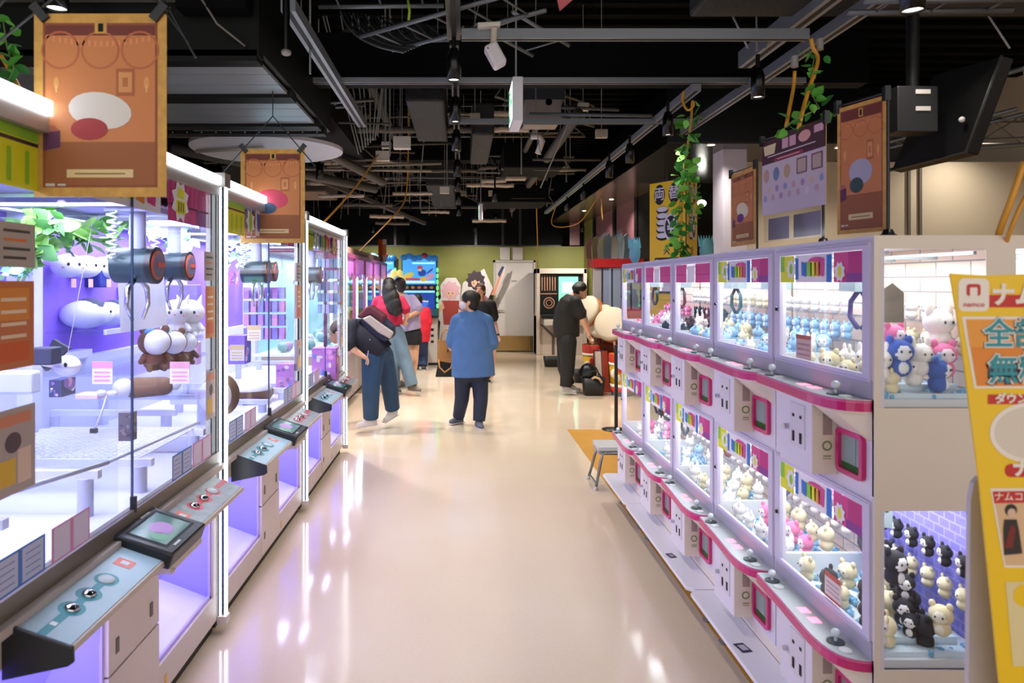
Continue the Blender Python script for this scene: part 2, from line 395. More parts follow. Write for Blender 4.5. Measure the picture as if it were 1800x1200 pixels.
# exit signs
def exit_sign(px, py, Y, sc, label):
    p = P(px, py, Y)
    t = thing('exit_sign', label, 'exit sign', (p.x, Y, p.z-.12*sc))
    mk('casing', B(mat('#d8d6d8', .4)).box(-.03*sc, .03*sc, -.14*sc, .16*sc, 0, .26*sc), t, .004)
    mk('rod', B(m_rod).cyl((0, 0, .26*sc), (0, 0, 4.26-(p.z-.12*sc)), .006), t)
    g = mat('#1f9a55', .5, emit=.9); wp = mat('#e8fff0', .5, emit=1.1)
    b = B(); b.M = frame((-.031*sc, .01, .13*sc), (0, -1, 0), (0, 0, 1))
    b.rect(wp, -.135*sc, .135*sc, -.11*sc, .11*sc, .001)
    b.rect(g, -.12*sc, .0, -.095*sc, .095*sc, .002); b.ell(wp, -.05*sc, .055*sc, .016*sc, n=.003); b.poly(wp, [(-.075*sc, .035*sc), (-.035*sc, .04*sc), (-.04*sc, -.02*sc), (-.02*sc, -.08*sc), (-.04*sc, -.08*sc), (-.06*sc, -.03*sc), (-.1*sc, -.05*sc)], .003)
    b.poly(g, [(.02*sc, 0), (.07*sc, .04*sc), (.07*sc, .015*sc), (.12*sc, .015*sc), (.12*sc, -.015*sc), (.07*sc, -.015*sc), (.07*sc, -.04*sc)], .002)
    mk('pictogram_panel', b, t)
exit_sign(907, 187, 4.2, 1.0, 'white hanging exit sign with green running-man panel, the nearer one')
exit_sign(845, 374, 9.5, .8, 'small hanging green exit sign deep in the hall, the farther one')

# security camera
p = P(862, 60, 3.55)
t = thing('security_camera', 'white bullet security camera tilted down from the crossing rail', 'camera', (p.x, 3.55, p.z))
m_camw = mat('#d5cfd0', .4)
mk('mount', B(mat('#cfc9ba', .45)).prism([(-.065, -.03, .03), (.05, -.03, .035), (.05, .03, .035), (-.065, .03, .03)], (0, 0, .02)), t, .004)
mk('arm', B(mat('#c9bfa8', .45)).cyl((.02, 0, .03), (.015, 0, -.06), .016), t)
b = B(m_camw); R = Matrix.Rotation(.55, 4, 'Y'); b.M = Matrix.Translation((.02, 0, -.1)) @ Matrix.Rotation(-.5, 4, 'Y'); b.box(-.035, .035, -.04, .05, -.07, .05)
mk('housing', b, t, .012)
b = B(m_black); b.M = Matrix.Translation((.02, 0, -.1)) @ Matrix.Rotation(-.5, 4, 'Y'); b.cyl((0, .05, -.03), (0, .06, -.03), .02); b.cyl((-.022, -.041, .03), (-.022, -.039, .03), .004)
mk('lens', b, t)

# pendant speaker/microphone at upper left
p = P(503, 96, 3.2)
t = thing('pendant_sensor', 'black hanging pole with a round grille tip at upper left', 'sensor', (p.x, 3.2, p.z))
mk('pole', B(m_blackg).cyl((0, 0, .02), (0, 0, .7), .017), t)
mk('tip', B(mat('#8b8580', .5)).ball((0, 0, .01), .024, .024, .016), t)

# hood with brushed metal panels (upper left)
t = thing('metal_hood', 'black ceiling hood with brushed metal underside panels at upper left', 'hood', (-1.6, 4.2, 2.75))
m_br = mat('#a3a8b0', .3, .45, noise=.2, nscale=1.2)
b = B(mat('#090b0a', .5, spec=.2)); b.box(-3.6, -.99, 3.42, 3.5, 2.76, 3.2); b.box(-3.6, -.99, 3.5, 5.3, 2.79, 3.2); mk('shell', b, t, world=True)
for k, (y0, y1, x0) in enumerate(((3.52, 4.1, -3.5), (4.24, 4.86, -2.3), (4.98, 5.1, -1.95))):
    b = B(m_br); n = 3 if k < 2 else 1
    for i in range(n):
        d = (y1-y0)/n; b.box(x0, -1.02-.0*i, y0+i*d+.004, y0+(i+1)*d-.004, 2.755, 2.775)
    mk('panel', b, t, world=True)
b = B(m_black)
for y0, y1 in ((4.1, 4.24), (4.86, 4.98), (5.1, 5.2), (3.42, 3.52)): b.box(-3.55, -1.0, y0, y1, 2.735, 2.79)
b.use(m_grey)
for i in range(11): b.ball((-2.1+i*.105, 5.09, 2.745), .006, n=6, rings=4)
mk('cross_bar', b, t, world=True)
b = B(mat('#6a675f', .5)); b.box(-3.6, -1.3, 3.3, 3.42, 3.02, 3.06); b.tube([(-1.3, 3.3, 3.05), (-1.22, 3.3, 2.98), (-1.16, 3.32, 2.88), (-1.05, 3.4, 2.8)], .006); mk('flashing', b, t, world=True)
# white oval panel behind it
t = thing('oval_panel', 'white oval ceiling panel with diagonal battens behind the metal hood', 'panel', (-1.7, 5.9, 2.76))
b = B(mat('#c4c0ca', .5)); b.prism([(.62*math.cos(a)*(1+.12*math.cos(a)), .62*math.sin(a), 0) for a in [2*PI*i/36 for i in range(36)]], (0, 0, .03)); mk('board', b, t)
for q in ((-.5, .3, .1, -.35), (-.1, .55, .25, .0)):
    mk('batten', B(mat('#aba59a', .5)).tube([(q[0], q[1]-.4, -.02), (q[2], q[3]+.1, -.02)], .015, 4), t)
for sx in (-.3, .35): mk('rod', B(m_rod).cyl((sx, 0, .03), (sx, 0, 1.5), .005), t)
# slanted pipes by the hood
# ducts
def duct(x0, x1, y0, y1, z0, z1, label, mm=m_ins): solo('air_duct', B(mm).box(x0, x1, y0, y1, z0, z1), label, 'duct', bevel=.02)
duct(-.45, -.14, 5.6, 7.2, 3.1, 3.45, 'dark wrapped air duct left of the row of spotlights, nearest section')
duct(-.5, -.1, 9.75, 12.5, 3.0, 3.4, 'dark wrapped air duct left of the row of spotlights, far section')
duct(.1, .3, 6.4, 8.0, 3.0, 3.3, 'dark wrapped air duct right of the row of spotlights')
duct(-3.2, -1.8, 9.2, 10.2, 2.85, 3.2, 'grey air duct over the far left machines', mat('#4c4740', .6))
duct(.5, 1.2, 8.2, 9.0, 3.0, 3.3, 'black air duct box behind the nearer exit sign', m_beam)
duct(.25, 1.3, 10.4, 11.3, 2.85, 3.1, 'black air duct box near the farther exit sign', m_beam)
duct(1.1, 1.55, 3.0, 3.5, 3.3, 3.6, 'dark speckled duct at the top right above the rails', mat('#1d1f1d', .7, noise=.6, nscale=50))
duct(1.2, 5, 3.2, 3.7, 3.05, 3.35, 'long dark speckled duct crossing at the top right', mat('#1f211f', .7, noise=.7, nscale=50))
p = P(955, 215, 6.2)
solo('ceiling_box', B(mat('#8f857b', .6)).box(p.x-.17, p.x+.13, 6.0, 6.4, p.z-.02, p.z+.15), 'beige boxed unit hanging right of the nearer exit sign', 'box')
solo('ceiling_box', B(mat('#24282e', .6)).box(p.x-.2, p.x+.16, 6.0, 6.4, p.z+.15, p.z+.42), 'dark blue-grey box above the beige unit by the exit sign', 'box')
p = P(905, 305, 9.0)
solo('ceiling_box', B(mat('#9d9182', .6)).box(p.x-.12, p.x+.14, 8.9, 9.1, p.z-.08, p.z+.1), 'small beige box hanging above the farther exit sign', 'box')
# cross pipes with pale lagging
rnd = random.Random(3)
spec = [(835, 895, 200, 6.5), (835, 930, 227, 6.6), (570, 880, 228, 6.9), (820, 903, 325, 10), (845, 890, 318, 9.6), (843, 872, 295, 9.2), (540, 660, 322, 8.5), (570, 690, 286, 8.0),
        (690, 850, 300, 9.4), (830, 890, 388, 12), (860, 910, 356, 12.2), (660, 720, 392, 11), (650, 710, 380, 10.5), (740, 790, 372, 11.5), (560, 650, 205, 7.2), (880, 935, 330, 10.8), (690, 760, 340, 10), (600, 690, 360, 9), (560, 640, 345, 8.2)]
for i, (x0, x1, py, Y) in enumerate(spec):
    a, c = P(x0, py, Y), P(x1, py+rnd.uniform(-1, 1), Y); r = rnd.uniform(.018, .034)
    mm = m_pale if i % 3 != 2 else mat('#5e574e', .8, bump=.5, nscale=40)
    b = B(mm); n = 14; b.tube([a+(c-a)*k/n+Vector((0, 0, rnd.uniform(-.004, .004))) for k in range(n+1)], r, 8)
    solo('ceiling_pipe', b, 'lagged pipe crossing the dark ceiling beyond the first beam', 'pipe', group='lagged pipes crossing the ceiling')
for i, (a, c, r) in enumerate((((-2.7, 6.5, 2.9), (-1.0, 8.2, 2.75), .05), ((-1.6, 6.0, 3.0), (-.9, 8, 2.8), .045), ((1.0, 6, 3.1), (1.0, 14, 3.1), .05), ((.75, 6, 3.2), (.75, 14, 3.2), .03), ((-1.5, 5.5, 3.5), (-1.5, 14, 3.5), .06), ((-.9, 5.5, 3.6), (-.9, 14, 3.6), .05))):
    solo('ceiling_pipe', B(mat('#474440', .6)).tube([a, c], r, 10), 'grey pipe running lengthwise above the ceiling rails', 'pipe', group='lengthwise ceiling pipes')
p0, p1 = P(948, 240, 6.6), P(945, 270, 6.6)
solo('pipe_elbow', B(mat('#c4bdb4', .6)).tube([p0+Vector((-.08, 0, 0)), p0, p0+Vector((.03, 0, -.04)), p1+Vector((.0, 0, 0))], .028, 10), 'white curved pipe elbow below the beige ceiling unit', 'pipe')
# hanger rods
for i in range(64):
    x = rnd.uniform(-3.2, 1.45); y = rnd.uniform(5.6, 13.5); z0 = rnd.uniform(2.7, 3.2)
    dx = rnd.uniform(-.35, .35) if i % 3 == 0 else 0
    solo('hanger_rod', B(m_rod).cyl((x, y, z0), (x+dx, y, 4.3), .005 if i % 2 else .008, 6), 'thin grey hanger rod dropping from the dark ceiling', 'rod', group='hanger rods among the ceiling pipes')
for i in range(9):
    x0 = -1.3+.085*i
    solo('hanger_rod', B(m_rod).cyl((x0*.9+rnd.uniform(-.05, .05), 5.9, 3.9), (-.88+.02*i, 6.0, 2.75+.02*i), .006, 6), 'slanting thin cable converging on the left rail end', 'rod', group='slanting cables over the left rail')
for i, (a, c) in enumerate((((1275, 0), (1315, 85)), ((1330, 0), (1330, 90)), ((1387, 0), (1345, 85)), ((1720, 0), (1775, 85)), ((545, 60), (545, 130)), ((1000, 214), (950, 330)))):
    solo('hanger_rod', B(m_rod).cyl(P(*a, 3.9 if i != 5 else 5.6)+(P(*a, 3.9)-P(*c, 3.9))*(1.2 if i != 5 else 0), P(*c, 3.9 if i != 5 else 5.6), .006, 6), ('slanting wire left of the clamp on the thick right rail', 'upright wire on the clamp of the thick right rail', 'slanting wire right of the clamp on the thick right rail', 'slanting wire at the far upper right corner', 'short wire above the left rail', 'long slanting wire below the crossing rails')[i], 'rod')
# cable tray ladders and cable bundle at top centre
def ladder(a, c, label, wd=.28):
    a, c = Vector(a), Vector(c); d = (c-a); s = d.normalized().cross(Vector((0, 0, 1)))*wd
    t = thing('cable_tray', label, 'cable tray', tuple(a))
    for q in (0, 1): mk('side_rail', B(m_tray).tube([a+s*q, c+s*q], .014, 4), t, world=True)
    n = int(d.length/.18)
    for k in range(n): mk('rung', B(m_tray).tube([a+d*(k+.5)/n, a+d*(k+.5)/n+s], .007, 4), t, world=True)
ladder(P(690, 88, 4.2), P(960, 18, 3.6), 'grey cable tray ladder at top centre left of the white camera')
ladder(P(560, 12, 4.0), P(780, 10, 4.0), 'grey cable tray ladder at the top edge over the cable bundle')
ladder(P(1000, 80, 4.3), P(900, 20, 3.9), 'grey cable tray ladder behind the crossing rail')
ladder(P(1490, 22, 3.0), P(1780, 18, 3.0), 'pale cable tray ladder at the top right corner', .12)
ladder(P(1700, 150, 4.2), P(1800, 120, 3.8), 'grey cable tray ladder right of the hanging television', .2)
ladder(P(1560, 260, 5.2), P(1800, 200, 4.6), 'grey cable tray ladder above the cream wall', .2)
ladder(P(560, 190, 5.6), P(640, 185, 5.8), 'pale cable tray ladder behind the left rail', .2)
m_cab = mat('#2a2b2d', .35)
for i in range(22):
    o = i*.028
    pts = [P(598+i*7, 20, 4.3)+Vector((0, .01*i, .0)), P(608+i*7.5, 45+i*.4, 4.25), P(632+i*7, 68+i*.2, 4.2), P(668+i*6, 84-i*.6, 4.15), P(710+i*5, 92-i*2.2, 4.1)]
    q = []
    for k in range(len(pts)-1):
        for s_ in range(4): q.append(pts[k].lerp(pts[k+1], s_/4))
    q.append(pts[-1])
    for _ in range(3): q = [q[0]]+[(q[k-1]+q[k]*2+q[k+1])/4 for k in range(1, len(q)-1)]+[q[-1]]
    solo('cable', B(mat('#4b4d50', .35) if i % 3 == 0 else m_cab).tube(q, .007, 5, False), 'dark cable in the drooping bundle at top centre', 'cable', group='drooping cable bundle')
solo('cable', B(mat('#9fc23a', .4)).tube([P(717, 0, 3.9), P(720, 20, 3.9), P(718, 40, 3.9)], .008, 6), 'bright green cable hanging at the top edge', 'cable')
# hanging television seen from behind (upper right)
p = P(1655, 205, 2.9)
t = thing('television', 'black television hung from a pole at upper right, seen from behind', 'television', tuple(p))
o_ = Vector(p); m_tv = mat('#08090a', .5, spec=.3)
tl, tr, br, bl = P(1640, 132, 3.1)-o_, P(1762, 98, 2.7)-o_, P(1700, 268, 2.85)-o_, P(1566, 300, 3.25)-o_
nv = (tr-tl).cross(bl-tl).normalized(); nv = nv if nv.y > 0 else -nv
mk('casing', B(m_tv).prism([tl, tr, br, bl], nv*.05), t, .006)
mk('edge_trim', B(mat('#2f332e', .4)).tube([tr-nv*.004, br-nv*.004, bl-nv*.004], .006, 6), t)
mk('screen', B(mat('#20262c', .2)).prism([tl.lerp(br, .05)+nv*.05, tr.lerp(bl, .05)+nv*.05, br.lerp(tl, .05)+nv*.05, bl.lerp(tr, .05)+nv*.05], nv*.003), t)
q = P(1600, 196, 2.95)-o_
mk('bracket_box', B(mat('#0b0c0e', .5)).cbox(q, .17, .1, .19), t, .004)
for zz in (.07, -.0): mk('label_plate', B(mat('#b9b4ae', .5)).cbox(q+Vector((.02, -.052, zz)), .06, .004, .018), t)
mk('knob', B(mat('#c9c4c0', .5)).ball(P(1695, 211, 2.85)-o_-nv*.01, .012), t)
mk('pole', B(m_black).cyl(q+Vector((.01, 0, .09)), q+Vector((.01, 0, 2.0)), .024), t)
# trusses and conduits that fill the dark ceiling
def truss(a, c, h, label, n=8):
    a, c = Vector(a), Vector(c); t = thing('ceiling_truss', label, 'truss', tuple(a)); up = Vector((0, 0, h)); mm = mat('#6f6a60', .5, spec=.3)
    for q_ in (0, 1): mk('chord', B(mm).tube([a+up*q_, c+up*q_], .014, 5), t, world=True)
    for k in range(n):
        f0, f1 = k/n, (k+1)/n; mk('web_bar', B(mm).tube([a.lerp(c, f0)+up*(k % 2), a.lerp(c, f1)+up*((k+1) % 2)], .007, 4), t, world=True)
wh = ['over the left machines', 'behind the second poster', 'left of the air duct', 'over the aisle', 'near the farther exit sign', 'before the back wall', 'right of the spotlights', 'above the bulkhead end']
for k, (a, c) in enumerate((((-3.2, 6.4, 3.0), (-1.2, 6.6, 3.0)), ((-2.8, 7.6, 2.95), (-.9, 7.4, 2.95)), ((-1.8, 8.8, 3.1), (-.6, 9.0, 3.1)), ((-.6, 7.9, 3.3), (1.4, 7.9, 3.3)), ((.2, 9.2, 3.1), (1.5, 9.3, 3.1)), ((-2.2, 12.6, 3.0), (1.4, 12.6, 3.0)), ((.3, 6.2, 3.3), (1.4, 7.4, 3.3)), ((.4, 11.6, 2.95), (1.5, 11.4, 2.95)))):
    truss(a, c, .22, 'grey zigzag steel truss %s' % wh[k])
truss((4.5, 7.0, 3.05), (6.9, 6.4, 3.05), .2, 'grey zigzag steel truss right of the television'); truss((4.4, 7.9, 3.2), (6.9, 7.8, 3.2), .25, 'grey zigzag steel truss above the cream wall')
for k in range(44):
    x = rnd.uniform(-3.2, 1.0); y = rnd.uniform(5.4, 13.5); z = rnd.uniform(2.85, 3.9); L = rnd.uniform(.5, 2.2); dy = rnd.uniform(-.15, .15)
    solo('hanger_rod', B(m_rod).cyl((x+.05, y+dy*.05/L, z), (x+.05, y+dy*.05/L, 4.26), .004, 5), 'thin grey hanger rod dropping from the dark ceiling', 'rod', group='hanger rods among the ceiling pipes')
    solo('conduit', B(mat(rnd.choice(['#4a4740', '#7d766a', '#a39a8a', '#5f6468']), .6, spec=.3)).tube([(x, y, z), (min(x+L, 1.5), y+dy, z+rnd.uniform(-.05, .05))], rnd.uniform(.006, .018), 6), 'thin crossing conduit in the dark ceiling', 'conduit', group='thin crossing conduits')
for k in range(14):
    x = rnd.uniform(-2.6, 1.3); y = rnd.uniform(5.6, 12); z = rnd.uniform(2.8, 3.3); s_ = rnd.uniform(.04, .09)
    solo('hanger_rod', B(m_rod).cyl((x, y, z+s_), (x, y, 4.26), .004, 5), 'thin grey hanger rod dropping from the dark ceiling', 'rod', group='hanger rods among the ceiling pipes')
    solo('junction_box', B(mat(rnd.choice(['#a39a8a', '#c9c2b4', '#6f6a60']), .6)).box(x-s_, x+s_, y-s_*.6, y+s_*.6, z, z+s_*1.4), 'small junction box clamped among the ceiling pipes', 'box', group='small ceiling junction boxes')
p = P(1745, 265, 4.0)
solo('ceiling_pipe', B(mat('#5b574e', .5)).tube([P(1560, 300, 4.4), P(1700, 262, 4.2), P(1800, 255, 4.0)], .012, 6), 'thin pipe above the cream wall at right', 'pipe')
for k, x in enumerate((4.4, 5.8)):  # unseen downlights added to brighten the cream wall
    t = thing('downlight', 'added unseen downlight to brighten the cream wall, %s one' % ('left', 'right')[k], 'downlight', (x, 7.9, 3.45))
    mk('lens', B(m_lens).ell(m_lens, 0, 0, .038, n=.004), t); lamp('lamp', 'SPOT', (0, 0, -.01), 32, (1, .92, .82), .035, spot=2.4, blend=.9, parent=t)
# pink scrap of a hanging flag at the very top
solo('hanging_flag', B(mat('#b3555c', .7)).prism([P(978, -8, 2.4), P(1015, -8, 2.4), P(984, 19, 2.4)], (0, .004, 0)), 'pink fabric tip hanging into view at the top edge', 'flag')
# ================================================================ LEFT BANK: three large crane machines
m_cab_w = mat('#c9bcb6', .45); m_sill = mat('#7f766a', .35, .5); m_led = mat('#eef6ff', .4, emit=4.5); m_alu = mat('#a8a09c', .35, .4)
m_purp = mat('#8a66e0', .5); m_chute = mat('#b8b0ee', .45); m_chute2 = mat('#9c92e6', .4); m_in_w = mat('#d6d8f0', .45); m_in_g = mat('#a9afcf', .4)
m_dark = mat('#14181c', .35); m_teal = mat('#3f98a2', .4); m_panel_b = mat('#a5c0c9', .3, noise=.06, nscale=6); m_panel_r = mat('#98a09f', .35, noise=.18, nscale=25); m_red = mat('#d6505a', .4)
m_chrome = mat('#c9cdd4', .12, 1.0)
XL, MW = -1.15, 1.745
Y0S = [1.585, 3.33, 5.075]
colA = dict(pink='#d93f8c', hot='#c2187a', yel='#e8ea1e', grn='#8fce2c', blu='#1673c9', dk='#2a1a2a', wh='#f2eef2', pur='#8a2a8c', org='#f09a3a')
cm = {k: mat(v, .5) for k, v in colA.items()}
def header_art(b, L, H, kind):
    "colourful header decal, drawn in a local frame from (0,0) to (L,H)"
    b.rect(cm['yel'], 0, L*.24, 0, H, .001); b.rect(cm['grn'], 0, L*.24, H*.78, H, .0015); b.rect(cm['dk'], 0, L*.25, H*.7, H*.76, .002)
    for i in range(5): b.rect(cm['grn'], L*(.02+.045*i), L*(.03+.045*i), H*.08, H*.6, .002)
    b.star(cm['wh'], L*.3, H*.5, H*.5, 7, .62, .003); b.ell(cm['grn'], L*.3, H*.5, H*.16, H*.34, .004)
    b.rect(cm['wh'], L*.36, L*.66, H*.1, H, .001)
    for i, (c, x) in enumerate((('blu', .4), ('grn', .455), ('yel', .505), ('org', .555), ('pink', .61))):
        b.poly(cm[c], [(L*(x-.02), H*.28), (L*(x+.02), H*.22), (L*(x+.03), H*.8), (L*(x-.028), H*.86)], .002)
    b.ell(cm['pink'], L*.54, H*.82, L*.05, H*.14, .0025)
    b.rect(cm['pink'], L*.7, L, 0, H, .001); b.rect(cm['hot'], L*.9, L, H*.3, H, .002); b.rect(cm['pur'], L*.88, L, 0, H*.36, .0025); b.rect(cm['dk'], L*.7, L, H*.37, H*.42, .003)
    for i in range(7): b.poly(cm['hot'], [(L*(.705+.03*i), H*.45), (L*(.72+.03*i), H*.45), (L*(.722+.03*i), H*.95), (L*(.71+.03*i), H*.9)], .002)
    b.star(cm['wh'], L*.77, H*.5, H*.55, 8, .7, .004); b.rect(cm['yel'], L*.745, L*.8, H*.2, H*.52, .005); b.poly(cm['yel'], [(L*.75, H*.58), (L*.79, H*.56), (L*.795, H*.78), (L*.755, H*.84)], .005)
    for i in range(3): b.rect(cm['dk'], L*(.755+.014*i), L*(.76+.014*i), H*.25, H*.48, .006)
def notice(parent, y, z, w_, h, body, kind, label=None, x=.004):
    b = B(); b.M = frame((x, y, z), (0, 1, 0), (0, 0, 1))
    m1 = mat(body, .6); ink = mat('#4a4440', .6)
    b.rect(m1, 0, w_, 0, h, .001)
    if kind == 'text':
        for k in range(4): b.rect(mat('#e07a2c', .6) if k == 1 else ink, w_*.15, w_*(.85-.1*(k % 2)), h*(.78-.2*k), h*(.84-.2*k), .0016)
    elif kind == 'orange':
        b.rect(mat('#e8903c', .6), w_*.12, w_*.88, h*.55, h*.92, .0014); b.rect(mat('#d9642a', .6), w_*.12, w_*.88, h*.08, h*.3, .0014)
        for k in range(4): b.rect(mat('#f3d9b8', .6), w_*.2, w_*.8, h*(.35+.14*k), h*(.39+.14*k), .0018)
    elif kind == 'prize':
        b.rect(mat('#d98a6a', .6), w_*.1, w_*.9, h*.8, h*.93, .0014); b.ell(mat('#5a4a52', .6), w_*.5, h*.6, w_*.18, h*.12, .0014); b.rect(mat('#e6b93a', .6), w_*.1, w_*.55, h*.12, h*.42, .0014); b.rect(mat('#e6c9b8', .6), w_*.6, w_*.9, h*.1, h*.5, .0014)
    elif kind == 'blue':
        for k in range(2):
            b.rect(mat('#4f7fd0', .6), w_*.5*k, w_*.5*(k+1), 0, h, .0012); b.rect(mat('#c9cff0', .6), w_*(.04+.5*k), w_*(.46+.5*k), h*.06, h*.94, .0016)
            for j in range(4): b.rect(mat('#8f98c9', .6), w_*(.1+.5*k), w_*(.4+.5*k), h*(.2+.18*j), h*(.24+.18*j), .002)
    elif kind == 'pinkb':
        for k in range(2):
            b.rect(mat('#e28fc0', .6), w_*.5*k, w_*.5*(k+1), 0, h, .0012); b.rect(mat('#e3d6ee', .6), w_*(.05+.5*k), w_*(.46+.5*k), h*.05, h*.95, .0016)
    o = mk('notice_sheet', b, parent)
    if label: o['label'] = label
    return o
def crane(parent, x, y, zc, ring):
    "one crane carriage with a dark drum, its white column and two claw arms"
    b = B(m_in_g); b.cyl((x, y, zc+.07), (x, y, 1.98), .034, 16); b.box(x-.1, x+.1, y-.09, y+.09, 1.95, 2.0)
    c = mk('crane_carriage', b, parent)
    b = B(mat('#2f4248', .3, .3)); b.cyl((x-.09, y, zc), (x+.07, y, zc), .076, 24)
    b.use(m_dark); b.cyl((x+.06, y, zc), (x+.085, y, zc), .08, 24)
    b.use(ring); b.M = None; b.cyl((x+.084, y, zc), (x+.09, y, zc), .062, 24)
    b.use(mat('#6f6a80', .3)); b.cyl((x+.089, y, zc), (x+.093, y, zc), .052, 24)
    b.use(ring); b.box(x+.092, x+.098, y-.01, y+.05, zc-.008, zc+.012)
    mk('crane_drum', b, c)
    for s in (-1, 1):
        b = B(m_chrome); b.tube([(x, y+s*.03, zc-.06), (x, y+s*.09, zc-.1), (x, y+s*.1, zc-.17), (x, y+s*.05, zc-.23)], [.012, .012, .01, .008], 8)
        mk('claw_arm', b, c)
    b = B(mat('#e6e8f4', .4))
    pts = [(x-.06+.02*math.cos(k*1.3), y-.1+.02*math.sin(k*1.3), 1.95-.006*k) for k in range(34)]
    b.tube(pts, .005, 5); mk('coiled_cord', b, c)
def big_machine(y0, idx):
    t = thing('crane_machine', ['nearest large glass crane machine of the left bank, cut by the picture edge', 'middle large glass crane machine of the left bank', 'farthest large glass crane machine of the left bank'][idx], 'crane game machine', (XL, y0, 0))
    W = MW
    b = B(mat('#2a2420', .6)); b.box(-.95, -.03, .02, W-.02, 0.0, .065); mk('plinth', b, t)
    b = B(m_cab_w)
    b.box(-.02, 0, 0, W, .065, .19); b.box(-.02, 0, 0, .09, .19, .80); b.box(-.02, 0, W-.085, W-.03, .19, .80); b.box(-.02, 0, .09, W-.085, .68, .80)
    b.box(-.98, -.96, 0, W, .065, .84); b.box(-.98, -.02, 0, .015, .065, .84); b.box(-.98, -.02, W-.015, W, .065, .84)
    mk('lower_cabinet', b, t, .003)
    # service doors in the middle
    b = B(mat('#cfc0b8', .45)); b.box(-.03, .004, .69, 1.07, .075, .36); b.use(mat('#5f564e', .5)); b.box(.004, .006, .735, .76, .16, .20)
    mk('service_door', b, t, .003)
    b = B(mat('#cfc0b8', .45)); b.box(-.03, .004, .69, 1.07, .366, .70); d2 = mk('service_door', b, t, .003)
    b = B(m_steel); b.cyl((.004, .93, .62), (.012, .93, .62), .012, 12); mk('lock', b, d2)
    for (qa, qb, qc, qd) in ((.99, 1.01, .42, .47), (.735, .755, .42, .47), (.80, .86, .655, .66)): mk('slot', B(mat('#5f564e', .5)).box(.004, .007, qa, qb, qc, qd), d2)
    # prize chutes with slanted flaps
    for (a, c) in ((.09, .69), (1.07, 1.66)):
        b = B(m_chute); b.box(-.30, -.29, a, c, .19, .70); b.box(-.3, -.02, a-.01, a, .19, .70); b.box(-.3, -.02, c, c+.01, .19, .70)
        b.use(m_chute2); b.quad((-.29, c, .19), (-.02, c, .19), (-.02, c-.02, .68), (-.29, c-.22, .68))
        b.use(mat('#d5d2f6', .4)); b.box(-.3, -.02, a, c, .18, .19); b.prism([(-.3, a, .19), (-.02, a, .19), (-.3, a, .30)], (0, c-a, 0))
        b.use(m_chute); b.box(-.3, -.02, a, c, .70, .71)
        ch = mk('prize_chute', b, t)
        b = B(mat('#b7a8f2', .4)); b.box(-.022, -.012, a, a+.012, .19, .68); b.box(-.022, -.012, c-.012, c, .19, .68); b.box(-.022, -.012, a, c, .19, .205); mk('chute_trim', b, ch)
        lamp('chute_lamp', 'AREA', (-.14, (a+c)/2, .69), 2.6, (.58, .54, 1), .5, .2, parent=t)
    # sill and glass
    b = B(m_sill); b.box(-.03, .006, 0, W, .80, .855); b.use(m_cab_w); b.box(-.02, .03, 0, W, .775, .80); mk('sill', b, t)
    for k, (a, c) in enumerate(((.03, .872), (.876, W-.05))):
        g = B(GLASS); g.box(-.010, -.004, a, c, .855, 2.06); mk('glass_pane', g, t)
    b = B(mat('#24406c', .3)); b.box(-.011, -.003, .8715, .8765, .855, 2.06); b.use(m_dark); b.box(-.012, .008, .868, .88, .845, .9); mk('pane_seam', b, t)
    g = B(GLASS); g.box(-.95, -.02, W-.012, W-.008, .855, 2.0); mk('side_glass', g, t)
    # posts and light bars
    b = B(m_alu); b.box(-.05, .002, W-.045, W, .07, 2.15); b.use(mat('#3b4a63', .3, .5)); b.box(.002, .006, W-.03, W+.004, .07, 2.12); b.box(.016, .028, W-.02, W-.002, .08, 2.1)
    b.use(m_dark); b.box(-.012, -.002, W-.10, W-.046, .855, 2.06); b.use(m_cab_w); b.box(0, .045, W-.04, W+.01, .045, .08); b.use(mat('#7d7874', .4)); b.box(-.03, .045, W-.06, W+.02, 2.10, 2.165)
    mk('corner_post', b, t)
    for (x0, x1) in ((.006, .016), (.028, .038)):
        mk('light_tube', B(m_led).box(x0, x1, W-.02, W+.002, .08, 2.10), t)
    b = B(m_alu); b.box(-.03, .02, .01, W-.05, 2.06, 2.105); b.box(-.96, -.03, 0, W, 2.06, 2.08); mk('top_frame', b, t)
    mk('light_bar', B(m_led).box(-.02, .03, .015, W-.065, 2.107, 2.147), t)
    # interior
    b = B(m_purp); b.box(-.96, -.95, 0, W, .86, 2.0); mk('back_panel', b, t)
    b = B(m_in_w); b.box(-.95, -.03, .01, W-.01, .80, .845); b.box(-.95, -.9, .01, W-.01, .845, 1.25); b.box(-.95, -.83, W-.10, W-.02, .845, 2.0); b.box(-.95, -.87, .02, .5, 1.25, 1.29); b.box(-.95, -.03, 0, .02, .845, .92); mk('playfield', b, t)
    b = B(mat('#8d93a8', .4)); b.box(-.9, -.06, .02, W-.02, 2.02, 2.05); b.box(-.9, -.84, .02, W-.02, 1.97, 2.02); b.box(-.14, -.08, .02, W-.02, 1.97, 2.02); b.box(-.9, -.08, .42, .48, 1.965, 2.0); b.box(-.9, -.08, 1.28, 1.34, 1.965, 2.0); mk('gantry', b, t)
    ring = mat('#d9603a', .4)
    crane(t, -.40, .45, 1.74, ring); crane(t, -.24, 1.42, 1.725, ring)
    lb = B(m_led); lb.box(-.10, -.085, .05, W-.1, 1.99, 2.01); mk('inner_light', lb, t)
    lamp('cabinet_lamp', 'AREA', (-.5, W/2, 1.98), 23, (.76, .79, 1), .8, 1.5, rot=(0, 0, 0), parent=t)
    # header decal
    b = B(); b.M = frame((-.013, .02, 1.90), (0, 1, 0), (0, 0, 1)); header_art(b, W-.08, .17, idx); mk('header_decal', b, t)
